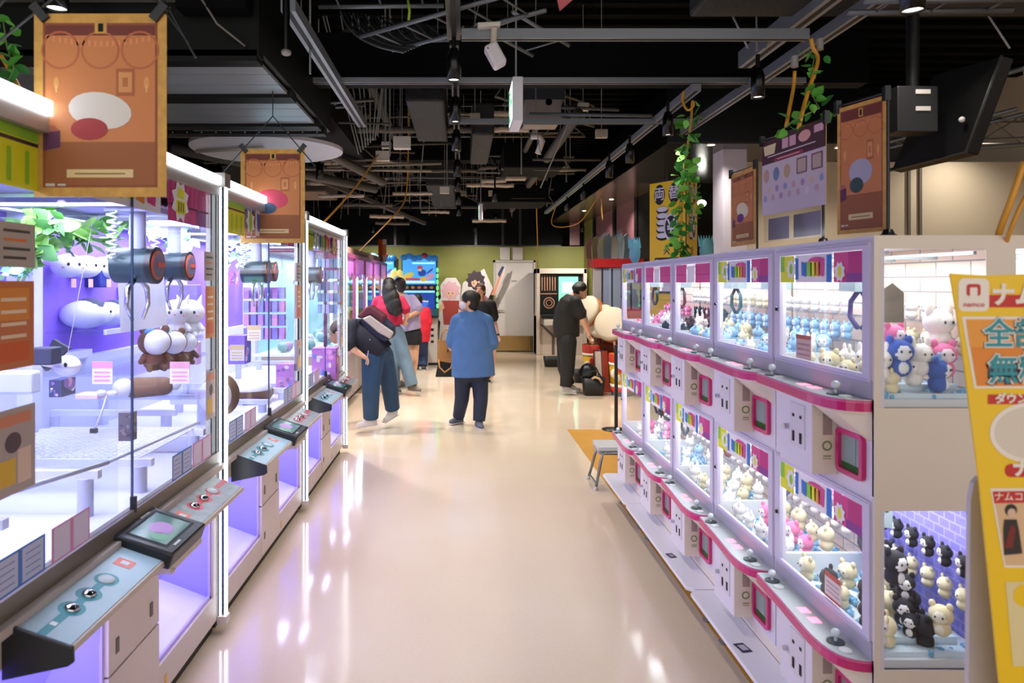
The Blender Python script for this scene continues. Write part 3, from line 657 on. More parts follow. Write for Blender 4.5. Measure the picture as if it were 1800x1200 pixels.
    # control panels
    for kind, (a, c) in (('blue', (.175, .725)), ('red', (1.015, 1.565))):
        sec = [(0, 0, .79), (.17, 0, .732), (.172, 0, .716), (.158, 0, .708), (0, 0, .672)]
        b = B(mat('#cbbcae', .4)); b.prism([(x, a, z) for x, _, z in sec], (0, c-a, 0)); cp = mk('control_panel', b, t, .002)
        n = Vector((.058, 0, .17)).normalized(); V = Vector((-.17, 0, .058)).normalized()
        b = B(); b.M = frame(Vector((.170, a, .732))+n*.001, (0, 1, 0), V); L = c-a; H = .172
        base = m_panel_b if kind == 'blue' else m_panel_r; key = m_teal if kind == 'blue' else m_red
        b.rect(base, .006, L-.006, .008, H-.006, .0008)
        if kind == 'blue':
            b.rect(key, .0, L*.60, H*.44, H*.58, .0012)
            for u in (.27, .43, .61): b.ell(key, L*u, H*.51, .036, .036, .0014)
            b.rect(mat('#e07a6a', .4), L*.78, L*.87, H*.36, H*.7, .0014); b.rect(mat('#b9c4c6', .3), L*.81, L*.85, H*.45, H*.6, .0018); b.rect(mat('#e9f0ee', .3), L*.1, L*.13, H*.46, H*.56, .002)
        else:
            b.rect(key, L*.78, L, H*.44, H*.58, .0012)
            for u in (.34, .52, .7): b.ell(key, L*u, H*.5, .034, .034, .0014)
            b.rect(key, L*.34, L*.7, H*.42, H*.58, .0013); b.rect(mat('#e07a6a', .4), L*.08, L*.18, H*.36, H*.7, .0014); b.rect(mat('#c9ccc8', .3), L*.1, L*.15, H*.44, H*.6, .0018)
        mk('panel_face', b, cp)
        for j, u in enumerate((.27, .43, .61) if kind == 'blue' else (.34, .52, .7)):
            b = B(m_chrome if j < 2 else mat('#c9d6da', .3)); b.M = frame(Vector((.170, a, .732))+n*.001, (0, 1, 0), V)
            b.ball((L*u, H*.51, .002), .021 if j < 2 else .026, .021 if j < 2 else .026, .012 if j < 2 else .005, 16, 8)
            mk('button', b, cp)
        # end cap
        if kind == 'blue':
            b = B(m_dark); b.prism([(0, a-.012, .80), (.178, a-.012, .738), (.18, a-.012, .70), (.165, a-.012, .69), (0, a-.012, .655)], (0, .012, 0)); mk('end_cap', b, cp, .003)
    # monitor between them
    n = Vector((.058, 0, .18)).normalized(); V = Vector((-.18, 0, .058)).normalized()
    b = B(m_dark); b.M = frame(Vector((.195, .72, .735)), (0, 1, 0), V); b.box(0, .30, 0, .215, -.035, .022); mo = mk('monitor', b, t, .008)
    b = B(); b.M = frame(Vector((.195, .72, .735)), (0, 1, 0), V)
    scr = mat('#2c5a52', .15, emit=.35); b.rect(m_black, .03, .27, .035, .185, .0228); b.rect(scr, .045, .255, .045, .175, .0232)
    b.ell(mat('#8a5f9a', .3, emit=.4), .15, .11, .05, .04, .0236); b.ell(mat('#3f7f5a', .3, emit=.4), .09, .09, .03, .03, .0236); b.rect(mat('#b9c4b8', .3), .06, .11, .02, .028, .0236); b.rect(mat('#b9c4b8', .3), .17, .24, .192, .2, .0236)
    mk('screen', b, mo)
    b = B(mat('#cbbcae', .4)); b.prism([(0, .73, .775), (.185, .73, .712), (.19, .73, .69), (0, .73, .66)], (0, .28, 0)); b.cyl((.185, .74, .69), (.185, .755, .69), .01); mk('monitor_bracket', b, t)
    # labels low on the glass and beside the post
    notice(t, W-.56, .862, .20, .10, '#d8d8f0', 'blue'); notice(t, W-.35, .862, .22, .10, '#e6dcee', 'pinkb')
    notice(t, .12, .862, .22, .10, '#d8d8f0', 'blue'); notice(t, .37, .862, .20, .10, '#e6dcee', 'pinkb')
    notice(t, W-.215, 1.66, .13, .13, '#b5a49a', 'text'); notice(t, W-.20, 1.40, .12, .235, '#d9873c', 'orange'); notice(t, W-.19, 1.03, .12, .22, '#b9a9a4', 'prize')
    # small logo marks on lower edge
    b = B(mat('#e0a92c', .5)); b.box(0, .002, .72, .79, .10, .15); b.box(0, .002, W-.62, W-.60, .09, .13); mk('caution_label', b, t)
    return t
for i, y in enumerate(Y0S): big_machine(y, i)
p = P(33, 400, 1.82)
# extra sheets at the nearest end of the glass (left picture edge)
t = [o for o in S.objects if o.name == 'crane_machine'][0]
notice(t, .14, 1.69, .155, .115, '#b5a9a0', 'text', 'beige notice sheet'); notice(t, .12, 1.43, .17, .225, '#d07a4a', 'orange'); notice(t, .11, 1.11, .185, .22, '#b9a9a4', 'prize', 'prize leaflet with yellow block')

# ---------------------------------------------------------------- contents of the left machines
m_plw = mat('#e9e9f2', .8, bump=.15, nscale=120); m_pll = mat('#cfd0ea', .8); m_plb = mat('#4a3a34', .85); m_tan = mat('#a98a6c', .85, noise=.1, nscale=30)
m_eye = mat('#1a1a22', .3); m_cheek = mat('#e39aa4', .7); m_acry = mat('#c9cdf2', .25)
def plush_round(loc, r, label, body=m_plw, ear='round', cap=None, rz=0, group=None, tilt=0, face=True, limbs=True, big=True):
    "a sitting plush with a big head; it faces local -Y"
    t = thing('plush_toy', label, 'plush toy', loc, rz, group)
    b = B(body); b.ball((0, 0, r*1.75), r, r*.9, r*.86, 18, 12); b.ball((0, 0, r*.62), r*.72, r*.62, r*.66, 16, 10)
    if cap is not None:
        b.use(cap); b.ball((0, r*.06, r*1.86), r*1.01, r*.92, r*.83, 18, 12)
    mk('body', b, t)
    for s in (-1, 1):
        b = B(cap or body)
        if ear == 'round': b.ball((s*r*.62, 0, r*2.5), r*.26, r*.16, r*.28, 10, 6)
        elif ear == 'long': b.ball((s*r*.95, 0, r*1.75), r*.5, r*.16, r*.24, 12, 6, Matrix.Rotation(s*.5, 3, 'Y'))
        elif ear == 'point': b.cone((s*r*.6, 0, r*2.3), (s*r*.8, 0, r*2.95), r*.24, r*.02, 10)
        if ear != 'none': mk('ear', b, t)
        if limbs:
            b = B(body); b.capsule((s*r*.6, -r*.15, r*.9), (s*r*.85, -r*.4, r*.6), r*.2, r*.17, 10); mk('arm', b, t)
            b = B(body); b.capsule((s*r*.35, -r*.3, r*.25), (s*r*.42, -r*.75, r*.18), r*.24, r*.2, 10); mk('foot', b, t)
    if face:
        for s in (-1, 1):
            mk('eye', B(m_eye).ball((s*r*.36, -r*.82, r*1.76), r*.09, r*.05, r*.11, 8, 6), t)
            mk('cheek', B(m_cheek).ball((s*r*.55, -r*.74, r*1.55), r*.12, r*.05, r*.06, 8, 6), t)
        mk('nose', B(mat('#c98a5a', .6)).ball((0, -r*.9, r*1.62), r*.08, r*.06, r*.05, 8, 6), t)
    return t
def leafy(name, pts, n, size, label, cat='ivy', seed=1, mcol='#5a9a4a', stem='#6f8f4a', stem_r=.003, group=None, spread=.05, parent=None, mats=None):
    "a trailing vine: a stem with leaf blades"
    r = random.Random(seed); pts = [Vector(p) for p in pts]
    base = pts[0]
    t = thing(name, label, cat, tuple(base), group=group)
    b = B(mat(stem, .6)); b.tube([p-base for p in pts], stem_r, 5); mk('stem', b, t)
    lm = mats or [mat(mcol, .5), mat('#3f7f3a', .5), mat('#7fb85a', .5)]
    b = B()
    for i in range(n):
        k = r.uniform(0, len(pts)-1.001); q = pts[int(k)].lerp(pts[int(k)+1], k-int(k))-base
        q = q+Vector([r.uniform(-spread, spread) for _ in range(3)])
        R = Euler((r.uniform(-1.2, 1.2), r.uniform(-1, 1), r.uniform(0, 6.28))).to_matrix(); s = size*r.uniform(.7, 1.25)
        out = [(0, 0, 0), (.32, .18, .05), (.42, .5, .08), (.25, .82, .03), (0, 1.1, -.06), (-.25, .82, .03), (-.42, .5, .08), (-.32, .18, .05)]
        vs = [q+R @ (Vector(p)*s) for p in out]+[q+R @ (Vector((0, .5, -.05))*s)]
        b.use(lm[i % len(lm)]); b.add(vs, [(j, (j+1) % 8, 8) for j in range(8)], True)
    mk('leaves', b, t)
    return t
def rack(cx, cy, z, label, x0, x1, y0, y1, h=.18, grid=False):
    t = thing('prize_rack', label, 'rack', (cx, cy, z))
    mm = mat('#c3c8e6', .3)
    for q in ((x0, y0), (x1, y0), (x0, y1), (x1, y1)): mk('post', B(mm).cyl((q[0], q[1], 0), (q[0], q[1], h), .026, 14), t)
    for y in (y0, y1): 
        b = B(mat('#dfe3f6', .25)); b.box(x0-.05, x1+.05, y-.014, y+.014, h, h+.028); mk('bar', b, t)
    if grid:
        b = B(mat('#eceffa', .3)); n = int((x1-x0)/.03)
        for i in range(n+1): b.box(x0+i*(x1-x0)/n-.0025, x0+i*(x1-x0)/n+.0025, y0, y1, h+.03, h+.034)
        n = int((y1-y0)/.03)
        for i in range(n+1): b.box(x0, x1, y0+i*(y1-y0)/n-.0025, y0+i*(y1-y0)/n+.0025, h+.034, h+.038)
        mk('wire_grid', b, t)
    return t
ZD = .845
# nearest machine
rack(-1.55, 2.2, ZD, 'low white prize rack near the left picture edge', -.25, .25, -.28, .22, .13)
rack(-1.60, 2.98, ZD, 'white prize rack topped with a wire grid in the nearest crane machine', -.30, .36, -.28, .26, .10, True)
rack(-1.78, 3.75, ZD, 'white prize rack behind the wire grid in the middle crane machine', -.26, .3, -.24, .24, .14)
rack(-1.5, 4.6, ZD, 'white prize rack under the bun-shaped plush in the middle crane machine', -.26, .26, -.24, .24, .05)
rack(-1.62, 6.2, ZD, 'white prize rack in the farthest large crane machine', -.26, .26, -.3, .3, .12)
# a long clear rail above the deck and clear divider sheets
def rod_(a, c, r, label): return solo('clear_rail', B(mat('#b9c0dc', .2)).tube([a, c], r, 8), label, 'rail')
rod_(P(-30, 880, 1.9), P(190, 812, 2.28), .008, 'white diagonal rail over the deck of the nearest crane machine, near the picture edge')
rod_(P(190, 812, 2.35), P(350, 742, 3.1), .006, 'thin diagonal rail behind the glass seam of the nearest crane machine')
g = B(ACRYL); g.box(-2.05, -1.2, 2.44, 2.445, ZD, 1.35); solo('acrylic_divider', g, 'clear upright divider sheet in the middle of the nearest crane machine', 'divider')
# shelf of white round plush (upper) with ivy over it
b = B(ACRYL); b.box(-2.08, -1.78, 3.36, 4.15, 1.665, 1.675); sh = solo('plush_shelf', b, 'clear shelf carrying three white round plush behind the nearest machine glass', 'shelf')
b = B(ACRYL); b.box(-2.08, -1.78, 3.5, 4.4, 1.395, 1.405); b.use(mat('#dfe0f4', .3)); b.box(-1.79, -1.775, 3.5, 4.4, 1.39, 1.415); solo('plush_shelf', b, 'clear shelf carrying lying pale plush below the ivy', 'shelf')
for k, (px, py, Y, r) in enumerate(((120, 452, 3.58, .072), (150, 452, 3.78, .072), (182, 452, 3.98, .072))):
    p = P(px, py, Y)
    t = thing('plush_toy', 'white round-faced plush on the upper shelf under the ivy, %s of three' % ('left', 'middle', 'right')[k], 'plush toy', (p.x, Y, 1.676), rz=.9)
    b = B(m_plw); b.ball((0, 0, r*.85), r*1.15, r, r*.85, 18, 12); mk('body', b, t)
    for s in (-1, 1):
        mk('eye', B(m_eye).ball((s*r*.36, -r*.93, r*.95), r*.11, r*.05, r*.13, 8, 6), t)
        b = B(mat('#c9707c', .6)); [b.ball((s*r*.62+q*r*.1, -r*.82, r*.72), r*.025, r*.05, r*.09, 6, 4) for q in (-1, 0, 1)]; mk('cheek', b, t)
    mk('price_tag', B(mat('#e8b8a0', .5)).box(-.012, .012, -r*.9, -r*.88, -.05, -.005), t)
for k, (px, py, Y, r) in enumerate(((150, 545, 3.75, .105), (195, 552, 4.0, .095))):
    p = P(px, py, Y)
    t = thing('plush_toy', ('large', 'smaller')[k]+' pale lying plush with a brown cap on the lower clear shelf', 'plush toy', (p.x, Y, 1.406), rz=1.1)
    b = B(m_pll); b.ball((0, 0, r*.72), r*1.3, r*.9, r*.72, 18, 12); mk('body', b, t)
    mk('cap', B(mat('#3c3f52', .8)).ball((r*.3, .01, r*.95), r*.85, r*.85, r*.6, 16, 10), t)
    mk('face', B(m_plw).ball((r*.75, -r*.45, r*.75), r*.5, r*.45, r*.5, 14, 8), t)
    mk('eye', B(m_eye).ball((r*.8, -r*.88, r*.85), r*.06, r*.04, r*.08, 8, 6), t)
for k, (x0, y0, x1, y1, Y, c) in enumerate(((70, 470, 185, 505, 3.95, '#1c2f86'), (120, 600, 195, 632, 4.2, '#2b3f96'))):
    a, c_ = P(x0, y1, Y), P(x1, y0, Y)
    b = B(mat(c, .6)); b.box(a.x, c_.x, Y-.05, Y+.05, a.z, c_.z)
    solo('prize_box', b, ('wide dark blue box under the upper plush shelf', 'dark blue box under the lower plush shelf')[k], 'box', bevel=.01)
leafy('ivy', [P(50, 455, 3.0), P(62, 420, 3.05), P(85, 405, 3.1), P(110, 415, 3.2), P(150, 408, 3.28), P(190, 415, 3.3)], 110, .085, 'artificial ivy draped over the white round plush', seed=4, mats=[mat('#7fb35a', .5), mat('#9ac97a', .5), mat('#5f9a5a', .5)], spread=.07)
leafy('ivy', [P(140, 375, 4.0), P(170, 372, 4.2), P(200, 380, 4.4)], 30, .06, 'bluish artificial leaves near the top behind the ivy', seed=9, mats=[mat('#3f5f8a', .5), mat('#8ac09a', .5)], spread=.07)
leafy('ivy', [P(240, 395, 4.1), P(300, 430, 4.3), P(335, 400, 4.5)], 46, .07, 'pale green leaves behind the crane columns', seed=6, mats=[mat('#a6d09a', .5), mat('#cfe6c9', .5)], spread=.07)
leafy('ivy', [P(405, 440, 5.4), P(430, 452, 5.5)], 40, .07, 'pale bushy leaves at the top of the middle crane machine', seed=8, mats=[mat('#a6d09a', .5), mat('#d5ead0', .5)], spread=.09)
leafy('ivy', [P(-10, 478, 2.6), P(20, 476, 2.7), P(45, 475, 2.8)], 24, .03, 'thin strip of leaves under the beige notice at the left edge', seed=5, mats=[mat('#8ac09a', .5), mat('#4f8f8a', .5)], spread=.02)
b = B(mat('#e3e6f6', .4)); q0, q1 = P(-40, 692, 2.6), P(62, 652, 2.6); b.box(q0.x, q1.x, 2.58, 2.64, q0.z, q1.z); solo('storage_tray', b, 'large white tray block behind the orange notice at the left edge', 'tray', bevel=.01)
for k, (x0, y0, x1, y1, Y, c) in enumerate(((190, 505, 215, 560, 4.3, '#6f5fc0'), (300, 500, 350, 540, 4.6, '#7a6ac8'), (232, 520, 262, 565, 4.2, '#c9c4ee'), (140, 690, 180, 700, 3.0, '#e8c9dc'), (60, 610, 100, 640, 2.9, '#3c3f52'), (330, 600, 350, 640, 4.4, '#d9b0cc'))):
    a, c_ = P(x0, y1, Y), P(x1, y0, Y); solo('prize_box', B(mat(c, .6)).box(a.x, c_.x, Y-.04, Y+.04, a.z, c_.z), ('violet packet right of the lying pale plush', 'violet box behind the farther claw drum', 'pale lilac box behind the display board', 'flat pinkish box low in the nearest crane machine', 'dark grey box left of the small hanging plush', 'pinkish box right of the costumed trio')[k], 'box', bevel=.006)
# white display board with a paper
a = P(213, 465, 3.15); 
b = B(mat('#dadcec', .5)); b.prism([P(212, 585, 3.3), P(293, 572, 3.6), P(284, 450, 3.6), P(205, 455, 3.3)], (0, .01, 0)); solo('display_board', b, 'large white display board hanging behind the claw drum', 'board')
# brown-hooded plush group
for k, (px, py, Y, r) in enumerate(((272, 640, 3.55, .082), (303, 636, 3.8, .078), (325, 630, 4.05, .072))):
    p = P(px, py, Y)
    plush_round((p.x, Y, p.z-.03), r, 'white-faced plush in a brown costume with a blue tuft, %s of three in a row' % ('nearest', 'middle', 'farthest')[k], body=mat('#6a4a38', .85), ear='round', rz=.6)
    f = B(m_plw); f.ball((p.x+.02, Y-r*.3, p.z-.03+r*1.75), r*.8, r*.8, r*.78, 16, 10); f.use(mat('#4a8fd0', .7)); f.ball((p.x-.01, Y-r*.3, p.z-.03+r*2.35), r*.4, r*.4, r*.26, 12, 6)
    root = [o for o in S.objects if o.get('label', '').startswith('white-faced plush in a brown costume') and ('nearest', 'middle', 'farthest')[k] in o['label']][0]
    mk('face', f, root, world=True)
b = B(ACRYL); b.box(-2.08, -1.6, 3.4, 4.5, 1.195, 1.205); solo('plush_shelf', b, 'clear shelf under the three brown-costumed plush', 'shelf')
for k, (px, py, Y) in enumerate(((310, 545, 4.0), (333, 545, 4.1))):
    p = P(px, py, Y)
    plush_round((p.x, Y, p.z-.16), .085, '%s of two white plush with blue-tipped ears below the claw drums' % ('left', 'right')[k], ear='point', rz=.3, cap=None)
# white plush lying with purple stripes, dark fin (nearest machine)
p = P(118, 640, 2.9)
t = thing('plush_toy', 'small white plush with violet band and dark fin hanging in the nearest crane machine', 'plush toy', tuple(P(118, 655, 3.0)))
mk('body', B(m_plw).ball((0, 0, .03), .055, .05, .045, 16, 10), t); mk('tail', B(mat('#ece6c9', .7)).cone((-.04, 0, .03), (-.14, 0, .04), .014, .004, 8), t)
mk('fin', B(mat('#2c2f3c', .7)).prism([(-.12, .05, 0), (-.02, .05, .1), (-.09, .05, .14), (-.15, .05, .03)], (0, .02, 0)), t)
mk('band', B(mat('#a07fd6', .6)).ring(mat('#a07fd6', .6), 0, .0, .05, .056, .03), t); mk('eye', B(m_eye).ball((.02, -.048, .04), .008, .005, .01, 8, 6), t)
mk('cord', B(m_rod).cyl((0, 0, .07), (0, .2, .65), .0015, 5), t)
# dog-like plush lying brown/white, bun plush, etc.
p = P(265, 668, 3.4)
t = thing('plush_toy', 'brown and white plush lying on its side beneath the costumed trio', 'plush toy', (p.x, 3.4, 1.10), rz=.5)
b = B(mat('#8a6a52', .85)); b.capsule((-.07, 0, .045), (.06, 0, .045), .05, .045); mk('body', b, t); b = B(m_plw); b.ball((-.12, -.01, .05), .05, .045, .045, 12, 8); mk('head', b, t); b = B(m_plw); b.ball((.11, 0, .05), .03, .03, .03, 10, 6); mk('tail', b, t)
b = B(ACRYL); b.box(-1.72, -1.25, 3.36, 3.6, 1.09, 1.1); solo('plush_shelf', b, 'clear ledge under the lying brown and white plush', 'shelf')
def bun(px, py, Y, r, label, rz):
    p = P(px, py, Y)
    t = thing('plush_toy', label, 'plush toy', (p.x, Y, p.z), rz)
    b = B(mat('#6f5540', .8, noise=.2, nscale=20)); b.lathe([(0.001, 0), (r*.75, r*.1), (r, r*.5), (r*.98, r*.75)], n=22); mk('bowl', b, t)
    b = B(m_plw); b.ball((0, 0, r*.75), r*.95, r*.95, r*.5, 20, 10); mk('top', b, t)
    b = B(mat('#6a4a8a', .7)); b.box(-r*.4, r*.3, -r*1.0, -r*.9, r*.1, r*.5); mk('label_band', b, t)
bun(442, 712, 4.75, .145, 'brown bowl-shaped plush with a white top in the middle crane machine', .3)
p = P(392, 730, 3.75)
t = thing('plush_toy', 'white plush face with a brown hood peeking from behind the glass post', 'plush toy', (p.x-.06, 3.85, .93), 0)
b = B(mat('#6f5540', .8)); b.ball((0, .03, .1), .11, .06, .12, 16, 10); mk('hood', b, t); b = B(m_plw); b.ball((-.01, -.02, .1), .09, .06, .1, 16, 10); mk('face', b, t)
# dark hanging box prize & other boxes
def pbox(x0, y0, x1, y1, Y, dep, col, label, art=None):
    a, c = P(x0, y1, Y), P(x1, y0, Y)
    t = thing('prize_box', label, 'box', ((a.x+c.x)/2, Y+dep/2, a.z))
    b = B(mat(col, .5)); hw = (c.x-a.x)/2; H = c.z-a.z; b.box(-hw, hw, -dep/2, dep/2, 0, H); mk('carton', b, t)
    b = B(); b.M = frame((-hw, -dep/2-.001, 0), (1, 0, 0), (0, 0, 1)); r = random.Random(int(x0+y0))
    for i in range(10):
        u, v = r.uniform(.1, .9)*2*hw, r.uniform(.1, .9)*H
        b.ell(mat(r.choice(art or ['#e8a0c8', '#f3e6f0', '#8a5fb0', '#5f7fd0']), .5), u, v, hw*r.uniform(.12, .3), hw*r.uniform(.12, .3), .0012+.0002*i, 10)
    b.M = frame((hw+.001, -dep/2, 0), (0, 1, 0), (0, 0, 1))
    for i in range(6):
        u, v = r.uniform(.15, .85)*dep, r.uniform(.1, .9)*H
        b.ell(mat(r.choice(art or ['#e8a0c8', '#f3e6f0', '#8a5fb0', '#5f7fd0']), .5), u, v, dep*.2, dep*.2, .0012+.0002*i, 10)
    mk('printed_face', b, t)
pbox(86, 668, 108, 698, 2.75, .1, '#1c2466', 'small dark blue box left of centre in the nearest crane machine')
pbox(208, 725, 232, 775, 2.6, .04, '#6f6a78', 'small grey card box standing by the glass seam', ['#8f8a98', '#5f4a6a'])
pbox(485, 640, 517, 690, 5.0, .14, '#c98ad0', 'pink patterned carton low in the middle crane machine')
pbox(548, 612, 590, 672, 6.1, .16, '#c07ac6', 'pink patterned carton low in the farthest large crane machine')
pbox(400, 590, 430, 640, 4.9, .15, '#8a6ad0', 'violet patterned carton on the rack of the middle crane machine')
pbox(395, 478, 412, 500, 5.5, .1, '#e088c0', 'pink carton high at the back of the middle crane machine, leftmost')
for r_ in range(4):
    for c_ in range(6):
        x0 = 428+c_*12; y0 = 505+r_*24
        a, c = P(x0, y0+20, 5.6), P(x0+9, y0, 5.6)
        o = solo('prize_box', B(mat(['#c790d6', '#a9b0e6', '#e0a0cc', '#8f86d0'][(r_+c_) % 4], .5)).box(a.x, c.x, 5.6+c_*.01, 5.7, a.z, c.z), 'small pink or lilac packet stacked at the back of the middle crane machine', 'packet', group='stacked packets')
for i in range(6):
    x0 = 560+i*7
    for j in range(5):
        a, c = P(x0, 470+j*20, 6.7), P(x0+6, 455+j*20, 6.7)
        solo('prize_box', B(mat(['#7f9fc0', '#a9c9d6', '#b9a9d6', '#6f8fa6'][(i+j) % 4], .5)).box(a.x, c.x, 6.66, 6.72, a.z, c.z), 'bluish packet stacked at the back of the farthest large crane machine', 'packet', group='bluish stacked packets')
for k, (px, py, Y, c) in enumerate(((182, 655, 3.1, '#e38fb8'), (318, 655, 3.2, '#e8a8c0'), (448, 585, 4.6, '#e0c08a'), (418, 620, 4.4, '#e0c89a'))):
    p = P(px, py, Y)
    b = B(); b.M = frame((p.x-.05, Y, p.z-.05), (1, 0, 0), (0, 0, 1)); b.rect(mat('#f0e6ee', .5), 0, .09, 0, .1, .001); b.rect(mat(c, .5), 0, .09, .07, .1, .002)
    for j in range(3): b.rect(mat(c, .5), .01, .08, .012+.018*j, .02+.018*j, .002)
    b.use(mat('#f0e6ee', .5)); b.box(0, .09, 0, .1, -.003, 0)
    solo('price_card', b, ('pink price card on the shelf of the nearest crane machine', 'pink price card below the costumed trio', 'yellow price card high in the middle crane machine', 'yellow price card low in the middle crane machine')[k], 'card')
# ribbon prize on a string
p = P(190, 700, 2.7)
t = thing('ribbon_prize', 'white ribbon bow with a string and dark clip on the wire grid', 'ribbon', tuple(P(165, 758, 2.7)))
b = B(mat('#e9e4ee', .5)); q = P(188, 695, 2.7)-P(165, 758, 2.7); b.tube([(0, 0, 0), q*.5+Vector((.004, 0, 0)), q], .004, 6); b.ball(q+Vector((-.02, 0, .01)), .022, .008, .012); b.ball(q+Vector((.02, 0, .008)), .022, .008, .012); mk('ribbon', b, t)
mk('clip', B(m_dark).box(-.012, .012, -.008, .008, -.006, .012), t)
# ================================================================ RIGHT BANK: two tiers of small crane machines
XR, UW, YR0, DEP = 1.214, .645, 2.056, .372
m_ril = mat('#cdc6de', .4); m_rw = mat('#dcd7e2', .42); m_rbeige = mat('#e6dacc', .45); m_pink = mat('#c81e6e', .3, coat=.3); m_pinkl = mat('#d44a8a', .3)
m_ctop = mat('#bfc6c6', .25); m_grass = mat('#3f7a2a', .8, bump=1, nscale=200); m_ledpink = mat('#ff6f86', .4, emit=2.2); m_blue_b = mat('#7cc0e6', .25, noise=.25, nscale=60, bump=.8)
m_wallp = brick_mat('brick_wallpaper', '#e9d3c4', '#e3c0a8', '#8f8a86', .16, .05)
m_wallv = brick_mat('violet_wallpaper', '#7f76c9', '#8c84d6', '#a59ee0', .05, .03)
def unit(tier, i, mirror=False, endw=False):
    z0 = 1.02 if tier else .25
    ynear = YR0+i*UW
    names = ['nearest', 'second', 'third', 'fourth', 'farthest']
    if mirror: lab = '%s-row small crane machine backing onto the right bank' % ('upper' if tier else 'lower')
    else: lab = '%s small crane machine in the %s row of the right bank' % (names[i], 'upper' if tier else 'lower')
    if i > 0 and i < 4: lab += ' counted from the camera'
    t = thing('small_crane_machine', lab, 'crane game machine', (XR if not mirror else XR+2*DEP, ynear, z0))
    M = Matrix.Scale(-1, 4, (1, 0, 0)) if mirror else None
    def nb(m_=None):
        b = B(m_); b.M = M; return b
    W = UW
    # cabinet
    b = nb(m_rw)
    b.box(0, .012, .004, W-.004, 0, .285)                                     # lower front
    b.box(.0 if endw else .012, DEP, .002, .012, 0, .262)
    b.box(.012, DEP, W-.012, W-.002, 0, .262)
    b.box(0, DEP, .002, W-.002, .745, .77)                                     # top
    b.box(0, DEP, .002, W-.002, .25, .262); b.box(0, .03, .002, .02, .262, .745); b.box(0, .03, W-.02, W-.002, .262, .745)
    if endw:
        b.use(m_rbeige); b.box(-.001, DEP, 0, .002, 0, .262); b.box(-.001, DEP, 0, .002, .73, .77); b.box(-.001, .016, 0, .002, .262, .73); b.box(DEP-.044, DEP, 0, .002, .262, .73)
    mk('cabinet', b, t)
    b = nb(mat('#a9a4b0', .4)); b.box(-.004, .02, .01, W-.01, .285, .34); mk('fascia', b, t)
    # door frame and pane
    b = nb(m_ril); z1, z2, ya, yb = .337, .752, .014, W-.014
    b.box(-.008, .004, ya, yb, z1, z1+.02); b.box(-.008, .004, ya, yb, z2-.022, z2); b.box(-.008, .004, ya, ya+.036, z1+.02, z2-.022); b.box(-.008, .004, yb-.036, yb, z1+.02, z2-.022)
    b.use(mat('#a39bb8', .4)); b.box(-.0085, 0, ya+.006, yb-.006, z1+.004, z1+.007); b.box(-.0085, 0, ya+.006, yb-.006, z2-.008, z2-.005)
    dr_ = mk('door_frame', b, t)
    g = nb(GLASS); g.box(-.002, .001, ya+.036, yb-.036, z1+.02, z2-.022); mk('pane', g, dr_)
    b = nb(m_black); b.cyl((-.016, yb-.02, .53), (-.006, yb-.02, .53), .007, 10); b.use(m_chrome); b.cyl((-.012, yb-.02, .53), (-.006, yb-.02, .53), .011, 10); mk('lock', b, dr_)
    # counter
    poly = [(0, W-.004), (-.074, W-.004), (-.086, .42), (-.098, .24), (-.101, .19), (-.101, .15), (-.098, .11), (-.091, .078), (-.080, .052), (-.064, .033), (-.044, .021), (-.022, .014), (0, .012)]
    b = nb(m_ctop); b.prism([(x, y, .281) for x, y in poly], (0, 0, .003)); b.use(m_pinkl); b.prism([(x*1.03-.001, y, .277) for x, y in poly], (0, 0, .004)); b.use(mat('#e07aa8', .3)); b.prism([(x*1.01, y, .274) for x, y in poly], (0, 0, .003))
    ct = mk('counter', b, t)
    b = nb(m_pink); n = len(poly)
    b.prism([(x*1.02-.001, y, .248) for x, y in poly], (0, 0, .026)); mk('pink_edge', b, ct)
    b = nb(m_rbeige); b.prism([(x*.97, y, .243) for x, y in poly], (0, 0, .006)); b.prism([(0, .014, .245), (-.088, .07, .245), (0, .014, .16)], (.0, .13, 0)); mk('counter_skirt', b, ct)
    for yj in (.12, .565):
        b = nb(mat('#2a3a38', .4)); b.cyl((-.05, yj, .284), (-.05, yj, .288), .026, 16); b.use(mat('#cdd6d8', .1, spec=.8)); b.cyl((-.05, yj, .286), (-.05, yj, .31), .005); b.ball((-.05, yj, .313), .014, n=12, rings=8); mk('joystick', b, ct)
        b = nb(mat('#d5d8d6', .3)); b.cyl((-.05, yj-.055, .284), (-.05, yj-.055, .289), .018, 16); mk('button', b, ct)
    for q_ in (.24, .31): mk('display', nb(m_ledpink).box(-.062, -.03, q_, q_+.04, .284, .2855), ct)
    # coin box
    b = nb(m_rw); b.box(-.083, 0, .203, .43, .012, .25); cb = mk('coin_box', b, t, .004)
    b = nb(mat('#d5cfd6', .4)); b.box(-.0865, -.083, .245, .345, .08, .225); b.use(m_black)
    for yq in (.27, .32): b.box(-.0885, -.0865, yq-.007, yq+.007, .095, .13); b.box(-.0885, -.0865, yq-.006, yq+.006, .178, .188)
    b.use(m_chrome); b.cyl((-.098, .37, .135), (-.083, .37, .135), .009, 10); mk('coin_plate', b, cb)
    b = nb(m_rbeige); b.box(-.082, -.002, .2015, .203, .014, .248); b.use(mat('#a8968f', .5)); b.box(-.048, -.018, .2005, .2015, .14, .215)
    b.M = (M or Matrix.Identity(4)) @ frame((-.035, .2005, .105), (1, 0, 0), (0, 0, 1)); b.ring(mat('#6f8a4a', .5), 0, 0, .011, .016, .001); b.rect(mat('#8f9a6a', .5), -.013, .013, -.035, -.031, .001); b.rect(mat('#8f9a6a', .5), -.013, .013, -.043, -.04, .001)
    mk('side_plate', b, cb)
    # prize window
    b = nb(m_pink); a_, c_, d_, e_ = .042, .19, .03, .172
